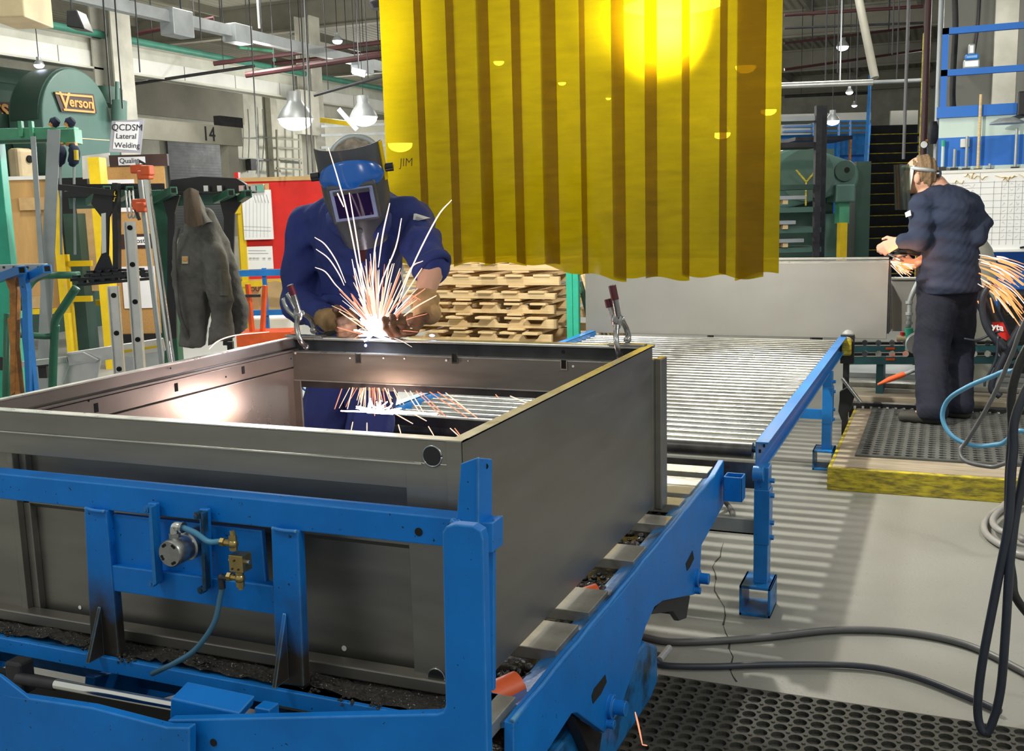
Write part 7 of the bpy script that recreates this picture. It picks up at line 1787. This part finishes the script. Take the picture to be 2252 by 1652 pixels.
rd = [[(930, 574), (905, 588), (880, 640), (850, 700)], [(928, 590), (905, 625), (870, 680)], [(935, 635), (900, 662), (860, 710)], [(960, 650), (915, 675), (875, 705)], [(815, 575), (812, 610), (808, 640)], [(805, 570), (808, 620), (812, 650)], [(880, 590), (862, 640), (845, 690)], [(863, 580), (850, 625), (838, 690)], [(925, 660), (900, 650), (872, 670), (850, 700)], [(748, 672), (770, 690), (800, 720)], [(746, 685), (775, 705), (805, 726)], [(742, 720), (770, 728), (800, 736)], [(773, 650), (790, 680), (812, 715)]]
for pts in rd: streak(mid if R5.random() < .6 else red, [py(x, y, YA+R5.uniform(-.02, .02)) for x, y in pts], .0024)
for k in range(120):
    a = R5.gauss(0, .55)+.15; L_ = R5.uniform(.05, .24)*(1.15-abs(a)*.35); dy = R5.uniform(-.12, .05)
    d = Vector((math.sin(a), dy*1.2, math.cos(a))); s0 = R5.uniform(.0, .05)
    p0 = O+d*s0; p1 = O+d*(s0+L_*.55)+Vector((0, 0, -.004)); p2 = O+d*(s0+L_)+Vector((.004*math.sin(a), 0, -.02*abs(math.sin(a))))
    streak(hot if k % 3 == 0 else (mid if k % 3 == 1 else red), [p0, p1, p2], R5.uniform(.0011, .0022))
hotcore = MB()
for k in range(70):
    a = R5.gauss(0, .75); L_ = R5.uniform(.03, .085); d = Vector((math.sin(a), R5.uniform(-.3, .1), math.cos(a)))
    streak(hotcore, [O-Vector((0, 0, .004))+Vector((R5.uniform(-.03, .035), 0, 0)), O+d*L_], .0042)
ws = thing('weld_sparks', 'fan of white-hot welding sparks bursting up from the far rim before the welder', 'sparks', O)
for nm, mb, m in (('hot_sparks', hot, 'sparkhot'), ('pink_sparks', mid, 'spark'), ('red_sparks', red, 'sparkred'), ('glowing_core', hotcore, 'arc')):
    o = obj(nm, mb, m, ws); o['kind'] = 'stuff'
ws['kind'] = 'stuff'
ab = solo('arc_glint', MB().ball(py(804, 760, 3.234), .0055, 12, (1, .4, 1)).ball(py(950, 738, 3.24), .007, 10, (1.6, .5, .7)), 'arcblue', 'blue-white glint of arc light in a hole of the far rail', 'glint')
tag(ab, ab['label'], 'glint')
# spray falling inside the box
YB = 3.18; lowm = MB(); lowr = MB(); lowh = MB()
dn = [((752, 855), (736, 900)), ((776, 852), (764, 900)), ((804, 852), (803, 900)), ((812, 852), (812, 905)), ((824, 852), (824, 915)), ((833, 853), (836, 900)), ((842, 855), (850, 905)), ((853, 855), (862, 890)), ((866, 858), (880, 890)),
      ((890, 858), (925, 910)), ((902, 860), (935, 912)), ((915, 860), (970, 915)), ((925, 862), (982, 918)), ((945, 862), (1030, 920)), ((962, 862), (1048, 918)), ((980, 864), (1050, 920)), ((776, 928), (772, 948)), ((807, 930), (807, 950)), ((876, 934), (882, 955)), ((942, 938), (955, 960)), ((990, 942), (1012, 962)), ((1000, 942), (1015, 962)), ((860, 905), (908, 932)), ((900, 905), (938, 926)), ((1122, 871), (1160, 887)), ((1090, 868), (1097, 876))]
for a, b in dn: streak(lowm if R5.random() < .6 else lowr, [py(*a, YB), py(*b, YB-.02)], .0021)
for k in range(34):
    x = R5.gauss(815, 28); streak(lowm if k % 2 else lowr, [py(x, 853, YB), py(x+(x-815)*.5+R5.uniform(-4, 4), R5.uniform(872, 905), YB)], .0015)
for k in range(26):
    a = R5.uniform(-1.5, 1.5); c = py(R5.gauss(830, 14), 906, YB-.02); L_ = R5.uniform(.02, .10)
    streak(lowh, [c, c+Vector((math.sin(a)*L_, 0, math.cos(a)*L_*.5))], .0026)
for k in range(9):
    c = R5.uniform(735, 900); streak(lowh, [py(c, 905+R5.uniform(-4, 3)+(c-830)*.04, YB-.02), py(c+R5.uniform(50, 110), 909+R5.uniform(-3, 3)+(c-830)*.04, YB-.02)], .003)
ls = thing('falling_sparks', 'sparks raining down inside the metal box below the far panel', 'sparks', py(830, 906, YB))
for nm, mb, m in (('hot_sparks', lowh, 'arc'), ('pink_sparks', lowm, 'spark'), ('red_sparks', lowr, 'sparkred')):
    o = obj(nm, mb, m, ls); o['kind'] = 'stuff'
ls['kind'] = 'stuff'
# single streaks
s1 = MB(); streak(s1, [py(460, 768, 3.2), py(480, 750, 3.2), py(520, 737, 3.2), py(592, 730, 3.22)], .0024)
solo('flying_spark', s1, 'sparkhot', 'single long curved spark above the left rim below the coat', 'spark')
s1 = MB(); streak(s1, [pz(1397, 1567, .25), pz(1404, 1595, .16), pz(1413, 1638, .03)], .0028); streak(s1, [pz(1413, 1638, .03), pz(1423, 1640, .02)], .002)
solo('flying_spark', s1, 'sparkred', 'single orange spark falling onto the perforated mat', 'spark')
# reflections of sparks? no: small sparks seen before the curtain
# grinding sparks
gs_ = MB(); gh = MB(); GO = py(2060, 560, 7.5)
for k in range(64):
    x0 = R5.uniform(2150, 2200); y0 = R5.uniform(560, 640); sl = .18+(y0-560)*.0105+R5.uniform(-.05, .05); L_ = R5.uniform(25, 85)
    Yq = 7.45+R5.uniform(-.25, .25)
    streak(gh if k % 5 == 0 else gs_, [py(x0, y0, Yq), py(x0+L_*.5, y0+L_*.5*sl*.8, Yq), py(x0+L_, y0+L_*sl*1.15, Yq)], R5.uniform(.002, .0052))
for a, b in (((2150, 662), (2164, 688)), ((2178, 655), (2186, 688)), ((2185, 640), (2192, 662)), ((2215, 655), (2248, 690)), ((2200, 640), (2210, 630))):
    streak(gs_, [py(*a, 7.5), py(*b, 7.5)], .005)
g0 = MB()
for k in range(50):
    x0 = R5.uniform(1958, 1975); y0 = R5.uniform(572, 584); a = R5.uniform(.15, 1.15); L_ = R5.uniform(12, 50)
    streak(g0 if k % 3 else gh, [py(x0, y0, 7.38), py(x0+L_*math.cos(a)*1.0, y0+L_*math.sin(a)*.7, 7.36)], .0028)
gsx = thing('grinding_sparks', 'orange shower of grinding sparks flying right behind the grinding worker', 'sparks', py(2200, 600, 7.5))
for nm, mb, m in (('orange_sparks', gs_, 'sparkor'), ('bright_sparks', gh, 'sparkhot'), ('near_sparks', g0, 'sparkor')):
    o = obj(nm, mb, m, gsx); o['kind'] = 'stuff'
gsx['kind'] = 'stuff'
point_lamp(O+Vector((0, -.03, .05)), 5, .03, (.75, .82, 1))
point_lamp((-1.88, 3.10, .90), 5.5, .05, (1, .62, .46))
point_lamp(py(1985, 580, 7.35), 5, .04, (1, .45, .2))
